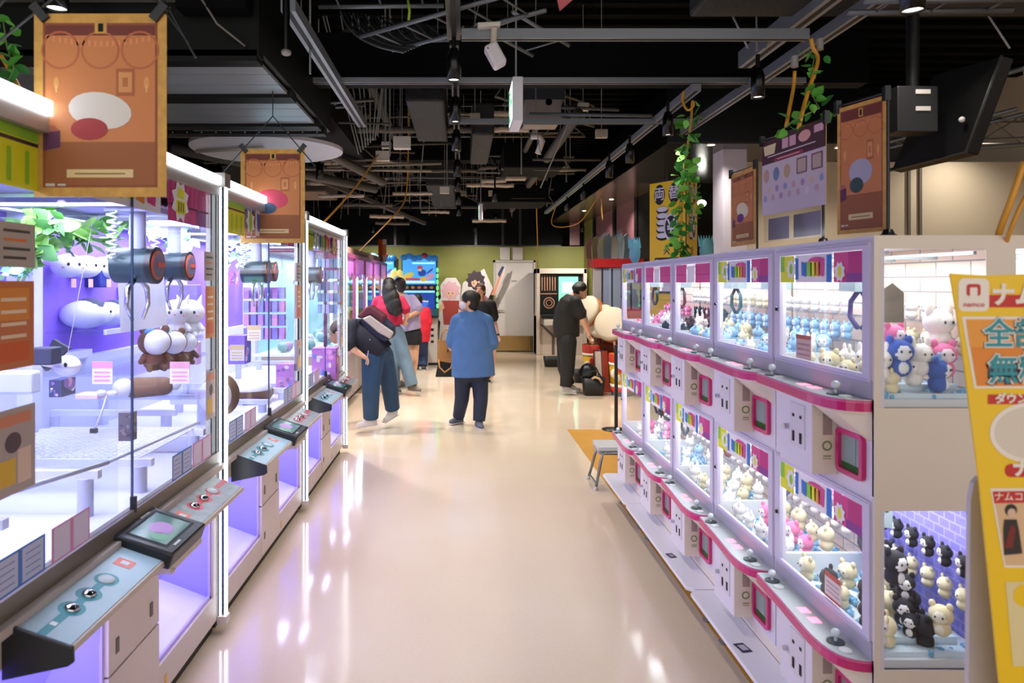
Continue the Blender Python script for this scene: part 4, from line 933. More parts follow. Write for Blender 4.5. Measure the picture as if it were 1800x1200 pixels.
    def rr(u0, u1, v0, v1, r, k=5):
        o = []
        for cx, cy_, s in ((u1-r, v0+r, -PI/2), (u1-r, v1-r, 0), (u0+r, v1-r, PI/2), (u0+r, v0+r, PI)):
            o += [(cx+r*math.cos(s+j*PI/2/k), cy_+r*math.sin(s+j*PI/2/k)) for j in range(k+1)]
        return o
    o1, i1 = rr(a_, c_, d_, e_, .022), rr(a_+.016, c_-.016, d_+.016, e_-.016, .010); n = len(o1)
    vs = [(-.014, y, z) for y, z in o1]+[(-.014, y, z) for y, z in i1]+[(.0, y, z) for y, z in o1]+[(.0, y, z) for y, z in i1]
    b.add(vs, [(k, (k+1) % n, n+(k+1) % n, n+k) for k in range(n)]+[(k, (k+1) % n, 2*n+(k+1) % n, 2*n+k) for k in range(n)]+[(n+k, n+(k+1) % n, 3*n+(k+1) % n, 3*n+k) for k in range(n)])
    pw = mk('prize_window', b, t)
    b = nb(mat('#8fa09a', .35)); b.box(-.003, -.001, a_+.014, c_-.014, d_+.014, e_-.014)
    b.use(m_grass); b.box(-.0045, -.003, a_+.016, c_-.016, d_+.016, d_+.036); b.use(mat('#6f807c', .4)); b.box(-.004, -.003, a_+.05, a_+.052, d_+.016, e_-.016); mk('flap', b, pw)
    # header decal
    b = nb(); b.M = (M or Matrix.Identity(4)) @ frame((-.0045, W-.052, .632), (0, -1, 0), (0, 0, 1)); L, H = W-.105, .096
    if tier and i in (2, 3):
        b.rect(cm['pink'], 0, L*.34, 0, H, .001); b.rect(cm['pink'], L*.6, L, 0, H, .001); b.rect(cm['hot'], 0, L*.34, H*.4, H*.46, .0015); b.rect(cm['hot'], L*.6, L, H*.4, H*.46, .0015)
        b.rect(cm['wh'], L*.36, L*.58, 0, H*.9, .001)
        for q in range(8): b.rect(cm['hot'], L*(.62+.05*q), L*(.625+.05*q), H*.5, H*.9, .0015)
    else: header_small(b, L, H)
    mk('header_decal', b, t)
    # interior
    b = nb(m_wallv if (tier == 0 and i == 0 and not mirror) else m_wallp); b.box(DEP-.006, DEP-.001, .014, W-.014, .262, .745); mk('back_wall', b, t)
    b = nb(mat('#d9dde0', .35)); b.box(.014, DEP-.01, .014, W-.014, .262, .285)
    if not endw: b.box(.012, DEP, .002, .010, .262, .36)
    b.box(.012, DEP, W-.010, W-.002, .262, .36); mk('interior', b, t)
    g = nb(GLASS); g.box(.012, DEP-.01, W-.006, W-.003, .36, .735); mk('partition', g, t)
    if endw:
        g = nb(GLASS); g.box(.016, DEP-.044, .003, .006, .262, .73); mk('side_pane', g, t)
    # bead bed: stuff too small to count
    b = nb(m_blue_b)
    rr_ = random.Random(50+i+7*tier+(3 if mirror else 0))
    for k in range(150):
        b.ball((rr_.uniform(.03, DEP-.04), rr_.uniform(.03, W-.03), .288+rr_.uniform(0, .012)), rr_.uniform(.009, .016), n=5, rings=3)
    o = mk('bead_bed', b, t); o['kind'] = 'stuff'
    # small crane: rails, carriage, two claws
    b = nb(mat('#8f9698', .3, .5)); b.box(.05, DEP-.05, .2, .215, .705, .715); b.box(.05, DEP-.05, .42, .435, .705, .715); b.box(.05, .06, .03, W-.03, .715, .725); b.box(DEP-.06, DEP-.05, .03, W-.03, .715, .725); mk('rails', b, t)
    cc = nb(mat('#8f9ea2', .35)); cx, cyy = .15+.03*(i % 3), .28+.06*((i+tier) % 3); cc.box(cx-.045, cx+.045, cyy-.05, cyy+.05, .60, .70); cw = mk('crane_carriage', cc, t)
    cl = mat(['#1f2f33', '#5a4a86', '#8a1f3a', '#1f4a55', '#2a2a33'][(i+tier) % 5], .35)
    for s in (-1, 1):
        b = nb(cl); b.tube([(cx, cyy+s*.012, .60), (cx, cyy+s*.055, .565), (cx, cyy+s*.06, .51), (cx, cyy+s*.012, .475)], .009, 6); mk('claw_arm', b, cw)
    # shelf at the back
    b = nb(ACRYL); b.box(DEP-.12, DEP-.01, .03, W-.03, .40, .405); b.box(DEP-.10, DEP-.01, .03, W-.03, .50, .505); mk('display_shelf', b, t)
    # light strip and light
    b = nb(mat('#f4f8ff', .4, emit=3)); b.box(.02, .03, .05, W-.05, .732, .742); b.box(.012, .02, .022, .030, .30, .72); mk('light_strip', b, t)
    lx = DEP*.45*(-1 if mirror else 1)
    lamp('cabinet_lamp', 'AREA', (lx, W/2, .735), 1.8, (.93, .98, 1), .28, .55, parent=t)
    return t
def header_small(b, L, H):
    b.rect(cm['yel'], 0, L*.2, 0, H, .001); b.rect(cm['grn'], 0, L*.06, H*.4, H, .0014); b.star(cm['wh'], L*.16, H*.5, H*.42, 7, .7, .002); b.ell(cm['grn'], L*.16, H*.5, H*.14, H*.2, .0024)
    b.rect(cm['wh'], L*.22, L*.68, 0, H, .001); b.rect(cm['blu'], L*.22, L*.26, H*.1, H*.9, .002); b.rect(cm['blu'], L*.62, L*.68, 0, H*.95, .0022)
    for c, u in (('blu', .34), ('grn', .41), ('yel', .46), ('org', .51), ('pink', .56)):
        b.poly(cm[c], [(L*(u-.03), H*.25), (L*(u+.03), H*.2), (L*(u+.035), H*.7), (L*(u-.035), H*.76)], .003)
    b.ell(cm['pink'], L*.5, H*.78, L*.1, H*.12, .0028)
    b.rect(cm['pink'], L*.7, L, 0, H, .001); b.rect(cm['hot'], L*.86, L, H*.3, H, .002); b.rect(cm['pur'], L*.84, L, 0, H*.3, .0022); b.star(cm['wh'], L*.77, H*.35, H*.36, 8, .75, .003); b.ell(cm['yel'], L*.77, H*.35, H*.12, H*.2, .0034)
for i in range(5):
    for tier in (1, 0): unit(tier, i, endw=(i == 0))
for tier in (1, 0): unit(tier, 0, mirror=True, endw=True)
# base plinth and footboards
b = B(mat('#9a8f94', .5)); b.box(XR-.0, XR+2*DEP, YR0+.02, YR0+5*UW, .0, .2); solo('bank_base', B(mat('#6b5a2a', .5)).box(XR+.03, XR+2*DEP-.03, YR0+.02, YR0+5*UW-.02, .0, .2), 'base in shaded-floor olive under the right bank of small crane machines', 'base')  # olive puts the shade on the yellow floor below the footboards into its colour
b = B(m_rbeige); b.box(XR, XR+DEP, YR0-.002, YR0+.016, .2, .25); b.box(XR, XR+2*DEP, YR0, YR0+5*UW, .2, .25); solo('base_board', b, 'pale board band between the footboards and the lower machines', 'board')
for k, (ya, yb) in enumerate(((2.02, 3.305), (3.315, 4.595), (4.605, 5.34))):
    t = thing('footboard', 'white footboard along the right bank, %s section' % ('nearest', 'middle', 'farthest')[k], 'footboard', (1.073, ya, 0))
    b = B(mat('#e2e1e8', .4)); L = yb-ya
    b.prism([(0, .03, .182), (.03, 0, .182), (.14, 0, .182), (.14, L, .182), (.03, L, .182), (0, L-.03, .182)], (0, 0, .018)); mk('deck', b, t, .003)
    for q in (.1, L-.1):
        b = B(mat('#8a8478', .5)); b.cyl((.125, q, 0), (.125, q, .012), .02, 14); b.cyl((.125, q, .012), (.125, q, .182), .008, 8); mk('foot', b, t)
b = B(); b.M = frame(P(1308, 1138, 2.76), (0, -1, 0), (1, 0, 0))
q = Vector((1.118, 2.78, .2008)); b.M = frame(q, (.2, -1, 0), (1, .2, 0)); b.rect(mat('#22284a', .5), -.035, .035, -.022, .022, .0006); b.rect(mat('#b9b4c4', .5), -.02, .02, -.012, .016, .0012)
solo('floor_sticker', b, 'dark blue square sticker on the nearest footboard section', 'sticker')
b = B(); b.M = frame(Vector((1.115, 3.72, .2008)), (.2, -1, 0), (1, .2, 0)); b.rect(mat('#3a3a44', .5), -.03, .03, -.02, .02, .0006); b.rect(mat('#a9a4b4', .5), -.015, .015, -.01, .012, .0012)
solo('floor_sticker', b, 'dark square sticker on the middle footboard section', 'sticker')

# ---------------------------------------------------------------- prizes in the small machines
def small_proto(kind):
    t = bpy.data.objects.new('plush_toy', None); COL.objects.link(t); t.empty_display_size = .02
    t.location = (0, 0, -50); t['category'] = 'plush toy'
    c = {'white': ('#efeae4', '#f4f0ea'), 'pink': ('#e87aa8', '#f3e6ea'), 'blue': ('#3a5fb8', '#eef2f6'), 'pale': ('#9cc4e4', '#f2f4f6'), 'cream': ('#e6d9b0', '#f3ecd6'), 'black': ('#22222a', '#e9e6e4'), 'brown': ('#8a6f5c', '#e6dcd2')}[kind]
    b = B(mat(c[0], .85)); b.ball((0, 0, .018), .02, .018, .018, 12, 8); b.ball((0, 0, .046), .024, .021, .021, 12, 8); mk('body', b, t)
    b = B(mat(c[1], .85)); b.ball((0, -.008, .045), .017, .015, .016, 12, 8); b.ball((0, -.007, .018), .013, .013, .013, 10, 6); mk('face', b, t)
    b = B(mat(c[0], .85))
    for s in (-1, 1): b.ball((s*.016, 0, .066), .007, .005, .009 if kind != 'white' else .016, 8, 6)
    mk('ears', b, t)
    b = B(m_eye)
    for s in (-1, 1): b.ball((s*.007, -.0225, .047), .002, .0015, .0028, 6, 4)
    mk('eyes', b, t)
    return t
protos = {k: small_proto(k) for k in ('white', 'pink', 'blue', 'pale', 'cream', 'black')}
def unitpt(tier, i, x, y, z, mirror=False): return (XR+x if not mirror else XR+2*DEP-x, YR0+i*UW+y, (1.02 if tier else .25)+z)
rw = random.Random(21)
rowname = {1: 'upper', 0: 'lower'}; nmn = ['nearest', 'second', 'third', 'fourth', 'farthest']
cset = {(1, 0): ('cream', 'white', 'pale'), (1, 1): ('pale', 'white'), (1, 2): ('pale', 'cream'), (1, 3): ('black', 'white'), (1, 4): ('pink', 'white'),
        (0, 0): ('cream', 'black'), (0, 1): ('white', 'pink', 'cream'), (0, 2): ('white', 'cream'), (0, 3): ('white', 'pale'), (0, 4): ('white', 'pink')}
word = {'cream': 'cream', 'white': 'white', 'blue': 'blue and white', 'pale': 'pale blue', 'pink': 'pink', 'black': 'black and white', 'brown': 'brown'}
used = set()
def put(kind, loc, rz, sc, label, group):
    o = protos[kind]
    if kind not in used:
        used.add(kind); o.location = loc; o.rotation_euler = (0, 0, rz); o.scale = (sc,)*3; o['label'] = label; o['group'] = group
    else: dup(o, loc, rz, label, group, sc)
for tier in (1, 0):
    for i in range(5):
        ks = cset[(tier, i)]
        for lev, zz in ((0, .405), (1, .505)):
            if i == 4 and lev: continue
            k = ks[lev % len(ks)]
            for n_ in range(7):
                put(k, unitpt(tier, i, DEP-.06, .07+n_*.082, zz), -PI/2+rw.uniform(-.2, .2), 1.0, '%s plush on the %s back shelf of the %s %s-row small machine' % (word[k], ('lower', 'upper')[lev], nmn[i], rowname[tier]), '%s plush, %s shelf of %s %s machine' % (word[k], ('lower', 'upper')[lev], nmn[i], rowname[tier]))
        for n_ in range(13 if i < 3 else 9):
            k = ks[n_ % len(ks)]; st = n_ % 3
            put(k, unitpt(tier, i, .05+.075*st+rw.uniform(-.01, .01)+.03, .07+(n_//3)*(.12 if i < 3 else .17)+rw.uniform(-.02, .02), .292+.022*st), -PI/2+rw.uniform(-1, 1), rw.uniform(1.1, 1.5), '%s plush lying loose on the blue beads of the %s %s-row small machine' % (word[k], nmn[i], rowname[tier]), 'loose %s plush of %s %s machine' % (word[k], nmn[i], rowname[tier]))
# larger ones seen through the end windows
def big(kind, tier, x, y, z, rz, sc, label, rot=None):
    o = dup(protos[kind], unitpt(tier, 0, x, y, z), rz, label, None, sc)
    if rot: o.rotation_euler = rot
    if 'group' in o: del o['group']
    return o
big('pink', 1, .12, .10, .40, .2, 1.5, 'pink plush riding high in the upper end window')
big('white', 1, .27, .12, .42, .1, 1.9, 'large white plush high in the upper end window')
big('blue', 1, .11, .06, .345, -.1, 1.7, 'navy plush with a white face low at left in the upper end window')
big('white', 1, .18, .07, .345, .1, 1.5, 'white plush in the middle of the upper end window pile')
big('pink', 1, .25, .07, .34, -.2, 1.6, 'pink plush in the upper end window pile')
big('blue', 1, .22, .05, .30, .8, 1.5, 'navy plush lying nose-down in front of the upper end window pile')
big('white', 1, .05, .06, .33, .1, 1.5, 'white plush at the left corner of the upper end window pile')
big('black', 0, .12, .10, .47, .3, 1.6, 'black plush perched at left in the lower end window')
big('black', 0, .05, .07, .30, .4, 1.4, 'black plush lying on beads at left of the lower end window')
big('black', 0, .20, .08, .285, 1.2, 1.5, 'black plush lying on beads at the centre of the lower end window')
b = B(mat('#b8dcec', .3, noise=.2, nscale=30)); 
for tier in (1, 0):
    for s in range(2):
        q = unitpt(tier, 0, .18, .05+.05*s, .285)
        solo('foam_block', B(mat('#cfe0ea', .4)).box(q[0]-.15, q[0]+.12, q[1]-.02, q[1]+.02, q[2]+0, q[2]+.015+.02*s), '%s pale slab at the %s end window' % (('front', 'rear')[s], rowname[tier]), 'slab')
for k, (x, y, z) in enumerate([(.17+.04*j, .16+.10*j, .395-.0*j) for j in range(4)]+[(.14+.045*j, .12+.09*j, .335) for j in range(4)]):
    big('black', 0, x+.02, y, z, -.5, 1.25, 'small black plush in the %s sloping row of the lower end window, %s along it' % (('upper', 'lower')[k//4], ['first', 'second', 'third', 'last'][k % 4]))
for k_, o_ in protos.items():
    if k_ not in used:
        for c_ in list(o_.children): bpy.data.objects.remove(c_)
        bpy.data.objects.remove(o_)
t = thing('backing_card', 'brown translucent card hanging in the upper end window', 'card', (XR+.09, YR0+.06, 1.53))
mk('sheet', B(mat('#857a6c', .7, noise=.2, nscale=20)).prism([(-.045, 0, 0), (.035, 0, 0), (.035, 0, .09), (.0, 0, .12), (-.03, 0, .1)], (0, .004, 0)), t)
# label card in lower nearest machine
t = thing('price_card', 'red-topped price card behind the lower nearest machine glass', 'card', unitpt(0, 0, .012, .22, .36), 0)
b = B(); b.M = frame((-.012, .06, 0), (0, -1, 0), (0, 0, 1)); b.rect(mat('#e6d6cf', .5), 0, .10, 0, .085, .001); b.rect(mat('#c94a3a', .5), 0, .10, .068, .085, .0015); b.rect(mat('#c94a3a', .5), 0, .1, 0, .008, .0015)
for j in range(3): b.rect(mat('#b9a0a0', .5), .01, .09, .02+.015*j, .026+.015*j, .0015)
mk('card', b, t)
t = thing('price_card', 'pinkish price card behind the upper nearest machine glass', 'card', unitpt(1, 0, .012, .42, .36), 0)
b = B(); b.M = frame((-.012, .06, 0), (0, -1, 0), (0, 0, 1)); b.rect(mat('#d9b9b4', .5), 0, .11, 0, .085, .001); b.rect(mat('#b95a4a', .5), 0, .11, .07, .085, .0015)
for j in range(3): b.rect(mat('#b98a8a', .5), .01, .1, .012+.018*j, .02+.018*j, .0015)
mk('card', b, t)
# ================================================================ POSTERS, STANDS, SIGNS, CORDS
m_gold = mat('#c9984a', .6, noise=.15, nscale=30); m_orange = mat('#c67c48', .6, noise=.06, nscale=4); m_brn = mat('#96582f', .6)
def poster_art(b, w_, h, blob):
    "ballroom poster: gold border, curtains, bunting, plaque (the mascot is left out)"
    f = w_*.075
    b.rect(m_gold, 0, w_, 0, h, .0006); b.rect(mat('#8a4c28', .6), f*.9, w_-f*.9, f*.95, h-f*.95, .0009); b.rect(m_orange, f*1.15, w_-f*1.15, f*1.2, h-f*1.2, .0012)
    b.rect(m_brn, f*1.15, w_-f*1.15, f*1.2, h*.3, .0015); b.rect(mat('#6e3026', .6), f*1.15, w_-f*1.15, h*.88, h-f*1.2, .0015)
    n = 18
    for i in range(n):
        u = f*1.3+(w_-f*2.6)*i/n; d = .035*h*(1-((i-n/2)/(n/2))**2)
        b.rect(mat('#d98a5a', .6), u, u+w_*.018, h*.855-d, h*.885-d, .0018)
    for u in (.2, .5, .8):
        b.ring(mat('#b4633f', .6), w_*u, h*.80, w_*.13, w_*.145, .0018, 24)
    b.rect(m_gold, w_*.46, w_*.55, h*.89, h*.955, .0021); b.rect(m_black, w_*.485, w_*.525, h*.90, h*.945, .0024)
    for u in (.17, .85): b.ell(mat('#d99a58', .6), w_*u, h*.62, w_*.02, h*.035, .0018); b.rect(mat('#e3b070', .6), w_*(u-.005), w_*(u+.005), h*.57, h*.61, .002)
    b.rect(mat('#a85e36', .6), w_*.62, w_*.76, h*.55, h*.70, .0018); b.rect(mat('#d09058', .6), w_*.64, w_*.74, h*.57, h*.68, .0021); b.rect(mat('#b06a40', .6), w_*.67, w_*.71, h*.60, h*.65, .0024)
    b.poly(mat('#5a2a4a', .6), [(w_*.07, h*.25), (w_*.2, h*.27), (w_*.2, h*.36), (w_*.07, h*.35)], .002); b.poly(mat('#a8604c', .6), [(w_*.07, h*.35), (w_*.2, h*.36), (w_*.15, h*.39), (w_*.07, h*.385)], .002)
    if blob:                                                            # a plain rounded cushion in the mascot's place
        c1, c2 = blob; b.ell(mat(c1, .6), w_*.5, h*.47, w_*.24, h*.10, .0024, rot=-.15); b.ell(mat(c2, .6), w_*.42, h*.37, w_*.14, h*.06, .0027)
    b.rect(mat('#d9c08a', .5), w_*.25, w_*.75, h*.105, h*.15, .0024); b.rect(mat('#8a6a3a', .5), w_*.31, w_*.69, h*.122, h*.130, .0027)
    b.rect(mat('#cfc4bc', .5), w_*.09, w_*.16, h*.058, h*.073, .002); b.rect(mat('#cfc4bc', .5), w_*.18, w_*.24, h*.06, h*.071, .002)
def clip(t, p, ang=0, s=1):
    b = B(m_dark); R = Matrix.Rotation(ang, 4, 'Y'); b.M = Matrix.Translation(Vector(p)) @ R
    b.box(-.012*s, .012*s, -.012, .006, -.025*s, .03*s); b.cyl((-.014*s, -.004, .028*s), (.014*s, -.004, .028*s), .006*s, 8); mk('clip', b, t)
def hanging_poster(px0, px1, py0, py1, Y, label, blob, tri=None):
    a, c = P(px0, py1, Y), P(px1, py0, Y); w_, h = c.x-a.x, c.z-a.z
    t = thing('hanging_poster', label, 'poster', ((a.x+c.x)/2, Y, a.z))
    b = B(m_gold); b.M = frame((-w_/2, 0, 0), (1, 0, 0), (0, 0, 1)); b.box(0, w_, 0, h, -.0015, 0); poster_art(b, w_, h, blob); mk('sheet', b, t)
    clip(t, (-w_/2+.02, 0, h+.0), -.7); clip(t, (w_/2-.02, 0, h+.0), .7)
    b = B(mat('#1c2024', .4)); top = (0, 0, h+.23) if tri else None
    b.cyl((-w_/2-.10, 0, h-.13 if tri else h-.08), (-w_/2+.06 if not tri else 0, 0, h+.05 if not tri else h+.19), .0035, 6); b.cyl((w_/2+.06, .0, h-.08 if not tri else h-.10), (w_/2-.06 if not tri else 0, 0, h+.08 if not tri else h+.19), .0035, 6)
    if not tri:
        b.cyl((-w_/2-.2, 0, h-.1), (0, 0, h+.35), .004, 6); b.cyl((w_/2+.08, 0, h-.12), (0, 0, h+.35), .004, 6); b.cyl((0, 0, h+.35), (0, 0, 3.1-a.z), .004, 6)
    else: b.cyl((0, 0, h+.19), (0, 0, 2.76-a.z), .003, 6)
    mk('hanger_wire', b, t)
    return t
hanging_poster(60, 293, 24, 346, 1.92, 'large gold-bordered orange poster hanging nearest the camera at upper left', ('#d9d2cc', '#a02a30'))
hanging_poster(423, 536, 262, 427, 4.03, 'smaller gold-bordered orange poster hanging over the middle crane machine', ('#c9405a', '#2f4a6a'), True)

def stand_banner(q0, q1, z0, z1, label, kind, base):
    "banner between two plan points q0 (far/left) and q1 (near/right), on a pole whose foot stands on the machines"
    q0, q1 = Vector(q0), Vector(q1); L = (q1-q0).length; h = z1-z0
    t = thing('banner_stand', label, 'banner', (base[0], base[1], 1.79))
    M0 = Matrix.Translation(Vector((base[0], base[1], 1.79))).inverted()
    U = Vector((q1.x-q0.x, q1.y-q0.y, 0))
    b = B(m_gold); b.M = M0 @ frame((q0.x, q0.y, z0), U, (0, 0, 1)); b.box(0, L, 0, h, -.002, 0)
    if kind != 'info': poster_art(b, L, h, kind)
    else:
        b.rect(mat('#cfc0c4', .5), 0, L, 0, h, .0006); b.rect(mat('#4a2430', .5), 0, L, h*.68, h, .001)
        b.poly(mat('#e0cfa0', .5), [(L*.05, h*.80), (L*.22, h*.80), (L*.25, h*.93), (L*.03, h*.93)], .0014); b.rect(mat('#d9a9b4', .5), L*.35, L*.45, h*.82, h*.95, .0014); b.rect(mat('#d9a9b4', .5), L*.47, L*.57, h*.82, h*.95, .0014); b.ell(mat('#e0a49a', .5), L*.7, h*.89, L*.09, h*.07, .0014); b.rect(mat('#d9a9b4', .5), L*.84, L*.97, h*.88, h*.97, .0014)
        b.rect(mat('#d9c9cc', .5), L*.1, L*.86, h*.765, h*.78, .0014); b.rect(mat('#a02a3a', .5), L*.22, L*.68, h*.69, h*.735, .0016); b.rect(mat('#e6c9cc', .5), L*.27, L*.63, h*.707, h*.717, .0018)
        for u, c in ((.08, '#c09a8a'), (.25, '#6f80a8'), (.43, '#c0a07a')): b.ell(mat(c, .5), L*u, h*.52, L*.05, h*.09, .0014)
        for u in (.58, .8): b.rect(mat('#7a5a5a', .5), L*u, L*(u+.16), h*.44, h*.64, .0014); b.rect(mat('#bfa898', .5), L*(u+.02), L*(u+.14), h*.46, h*.62, .0018)
        rr_ = random.Random(4)
        for k in range(14): b.ell(mat(rr_.choice(['#c9a0a8', '#8f9ac0', '#d9b9a0', '#b08ab0', '#e0c9cc']), .5), L*(.06+.068*k), h*(.33 if k % 2 else .22), L*.03, h*.045, .0014, 10)
    mk('banner_sheet', b, t)
    if kind == 'info':
        g = B(VINYL); g.M = M0 @ frame((q0.x, q0.y, z0-.13), U, (0, 0, 1)); g.box(.01, L-.01, 0, .135, -.003, -.001); pk = mk('clear_pocket', g, t)
        g = B(mat('#a9a0ac', .5)); g.M = M0 @ frame((q0.x, q0.y, z0-.13), U, (0, 0, 1)); g.box(.05, L*.45, .01, .11, -.004, -.003); g.box(L*.52, L-.04, .01, .11, -.004, -.003); mk('leaflet', g, pk)
    b = B(m_dark); b.cyl((0, 0, .02), (0, 0, z1-1.79+.02), .006, 8); d = Vector((q0.x-base[0], q0.y-base[1], z1-1.79+.01)); b.cyl((0, 0, z1-1.79+.01), d, .004, 8); mk('pole', b, t)
    b = B(m_dark); b.lathe([(.0, .045), (.014, .045), (.02, .03), (.035, .02), (.04, .008), (.06, .006), (.06, 0), (0, 0)], n=20); mk('pole_foot', b, t)
    for q in (q0, q1):
        b = B(m_dark); v = Vector((q.x-base[0], q.y-base[1], z1-1.79)); b.box(v.x-.01, v.x+.01, v.y-.01, v.y+.01, v.z-.02, v.z+.03); mk('clip', b, t)
    return t
# nearest poster banner
def XY(px, Y): return ((px-VX)*Y/FPX, Y)
def Z(py, Y): return HC-(py-VY)*Y/FPX
stand_banner(XY(1472, 2.62), XY(1558, 2.42), 1.83, 2.30, 'orange ballroom banner on a black pole, nearest on top of the right bank', ('#a9a4b4', '#2f4a44'), XY(1561, 2.42))
stand_banner(XY(1340, 3.35), XY(1452, 2.85), 1.97, 2.32, 'dark red and white information banner with a clear pocket on the right bank', 'info', XY(1447, 2.9))
stand_banner(XY(1285, 4.1), XY(1328, 3.75), 1.86, 2.28, 'narrow orange banner farthest on top of the right bank, beside the pale column', ('#dcd0b0', '#6a2a80'), XY(1331, 3.8))

# yellow money-changer tower
a, c = P(1142, 455, 5.95), P(1208, 316, 5.75)
t = thing('changer_tower_sign', 'yellow tower sign with coins, banknote and yen marks above the right bank', 'sign', (a.x, 5.95, 0))
q0 = Vector((a.x, 5.95)); q1 = Vector(XY(1207, 5.6)); q2 = Vector(XY(1226, 5.85)); zb, zt = 1.35, 2.50
m_y = mat('#efc41c', .45); m_ink = mat('#1f1b2a', .5); m_wl = mat('#d9d4dc', .5)
q3 = q0+(q2-q1)
b = B(m_y); b.prism([(q.x-a.x, q.y-5.95, zb) for q in (q0, q1, q2, q3)], (0, 0, zt-zb)); mk('tower_box', b, t)
b = B(mat('#3a3020', .5)); b.prism([(q.x-a.x, q.y-5.95, zb) for q in (q0, q1, q2, q3)], (0, 0, .02)); b.cyl(((q1.x-a.x+q3.x-a.x)/2, (q1.y+q3.y)/2-5.95, 0), ((q1.x-a.x+q3.x-a.x)/2, (q1.y+q3.y)/2-5.95, zb), .12, 16); mk('tower_column', b, t)
def tower_face(p0, p1, n):
    U = Vector((p1.x-p0.x, p1.y-p0.y, 0)); L = U.length; b = B(); b.M = frame((p0.x-a.x, p0.y-5.95, zt), U, (0, 0, 1))
    b.rect(m_ink, 0, L, -.012, 0, .001); b.rect(m_ink, L-.012, L, -1.1, 0, .001)
    for u, ch in ((.28, '両'), (.68, '替')): b.ell(m_ink, L*u, -.115, L*.15, .085, .0015); b.text(m_wl, ch, L*u, -.115, .12, .003, .015, sx=min(1, L/.33))
    for k in range(5): b.ell(m_ink, L*.36, -.245-.055*k, L*.17, .034, .0012+.0004*k); b.ell(m_wl, L*.36, -.237-.055*k, L*.155, .022, .0014+.0004*k)
    b.ell(m_wl, L*.60, -.39, L*.2, .115, .0045); b.ell(m_ink, L*.60, -.39, L*.16, .092, .005); b.text(m_wl, '¥', L*.6, -.39, .15, .0055, .02, sx=min(1, L/.33))
    for k in range(2): b.poly(m_ink, [(L*.4, -.58-.03*k), (L*.48, -.545-.03*k), (L*.56, -.58-.03*k), (L*.56, -.592-.03*k), (L*.48, -.56-.03*k), (L*.4, -.592-.03*k)], .002)
    b.rect(m_ink, L*.15, L*.82, -.72, -.64, .0015); b.rect(m_wl, L*.18, L*.79, -.71, -.655, .002); b.rect(m_ink, L*.26, L*.76, -.94, -.655, .0025); b.rect(m_wl, L*.29, L*.73, -.92, -.66, .003); b.text(m_ink, '¥', L*.5, -.79, .15, .0035, .01, sx=min(1, L/.33))
    mk('printed_face', b, t)
tower_face(q0, q1, 0); tower_face(q1, q2, 1)

# big yellow sign at the right edge
YN = 1.35
t = thing('standing_sign', 'large yellow slanted-edge standing sign with Japanese lettering at the right edge', 'sign', (1.15, YN, 0))
A = P(1670, 480, YN); Bz = P(1790, 1240, YN)
def S2(px, py): p = P(px, py, YN); return (p.x-A.x, p.z-A.z)
pts = [S2(1670, 480), S2(1735, 484), S2(1790, 482), S2(1860, 476), S2(2000, 470), S2(1960, 1420), S2(1795, 1420), S2(1757, 1200), S2(1722, 850), S2(1690, 600)]
b = B(m_y); b.M = Matrix.Translation((-1.15, -YN, 0)) @ frame((A.x, YN, A.z), (1, 0, 0), (0, 0, 1)); b.prism([(u, v, -.004) for u, v in pts], (0, 0, .004)); board = mk('sign_board', b, t)
b = B(); b.M = Matrix.Translation((-1.15, -YN, 0)) @ frame((A.x, YN, A.z), (1, 0, 0), (0, 0, 1))
Rd = mat('#c42a24', .5); Wt = mat('#ece2d6', .5); Or = mat('#e0862a', .5); Tl = mat('#2f8f9a', .5)
def R4(m, x0, y0, x1, y1, n): q = [S2(x0, y1), S2(x1, y1), S2(x1, y0), S2(x0, y0)]; b.poly(m, q, n)
R4(Rd, 1735, 518, 1990, 540, .0008); b.text(Wt, 'ナムコポイント', *S2(1741, 520), .046, .002, .045, 'LEFT')
pts2 = []
def rrect(x0, y0, x1, y1, r):
    o = []
    for cx, cy_, s in ((x1-r, y1-r, -PI/2), (x1-r, y0+r, 0), (x0+r, y0+r, PI/2), (x0+r, y1-r, PI)):
        for j in range(6): an = s+j*PI/10; o.append(S2(cx+r*math.cos(an), cy_-r*math.sin(an)))
    return o
b.poly(Wt, rrect(1684, 489, 1738, 547, 10), .001)
b.poly(Rd, rrect(1698, 499, 1723, 520, 5), .0014); b.poly(Wt, rrect(1704, 505, 1717, 524, 2), .0018); R4(Wt, 1696, 520, 1725, 524, .0019)
b.text(Rd, 'namco', *S2(1711, 535), .014, .002, .01, sx=1.1)
b.poly(Wt, [S2(1712, 682), S2(1990, 682), S2(1990, 556), S2(1690, 556)], .0008); b.poly(Or, [S2(1716, 678), S2(1990, 678), S2(1990, 561), S2(1697, 561)], .0012)
b.poly(mat('#e89a3a', .5), [S2(1704, 610), S2(1990, 610), S2(1990, 561), S2(1697, 561)], .0014)
for body, x, y in (('全部', 1728, 589), ('無料', 1736, 652)):
    b.text(mat('#3a3f52', .5), body, *S2(x, y+1), .058, .0018, .085, 'LEFT'); b.text(Wt, body, *S2(x, y), .058, .0022, .06, 'LEFT'); b.text(Tl, body, *S2(x, y), .058, .0026, .022, 'LEFT')
R4(Rd, 1736, 693, 1990, 710, .0009); b.text(Wt, 'ダウンロード', *S2(1748, 701), .021, .002, .04, 'LEFT')
b.ell(Wt, *S2(1810, 760), .078, .058, .001, 36); b.ell(mat('#d9cdbd', .5), *S2(1810, 760), .068, .05, .0014, 36)
b.poly(Rd, rrect(1766, 815, 1990, 838, 10), .001); b.text(Wt, 'ナムコ', *S2(1778, 824), .035, .002, .05, 'LEFT')
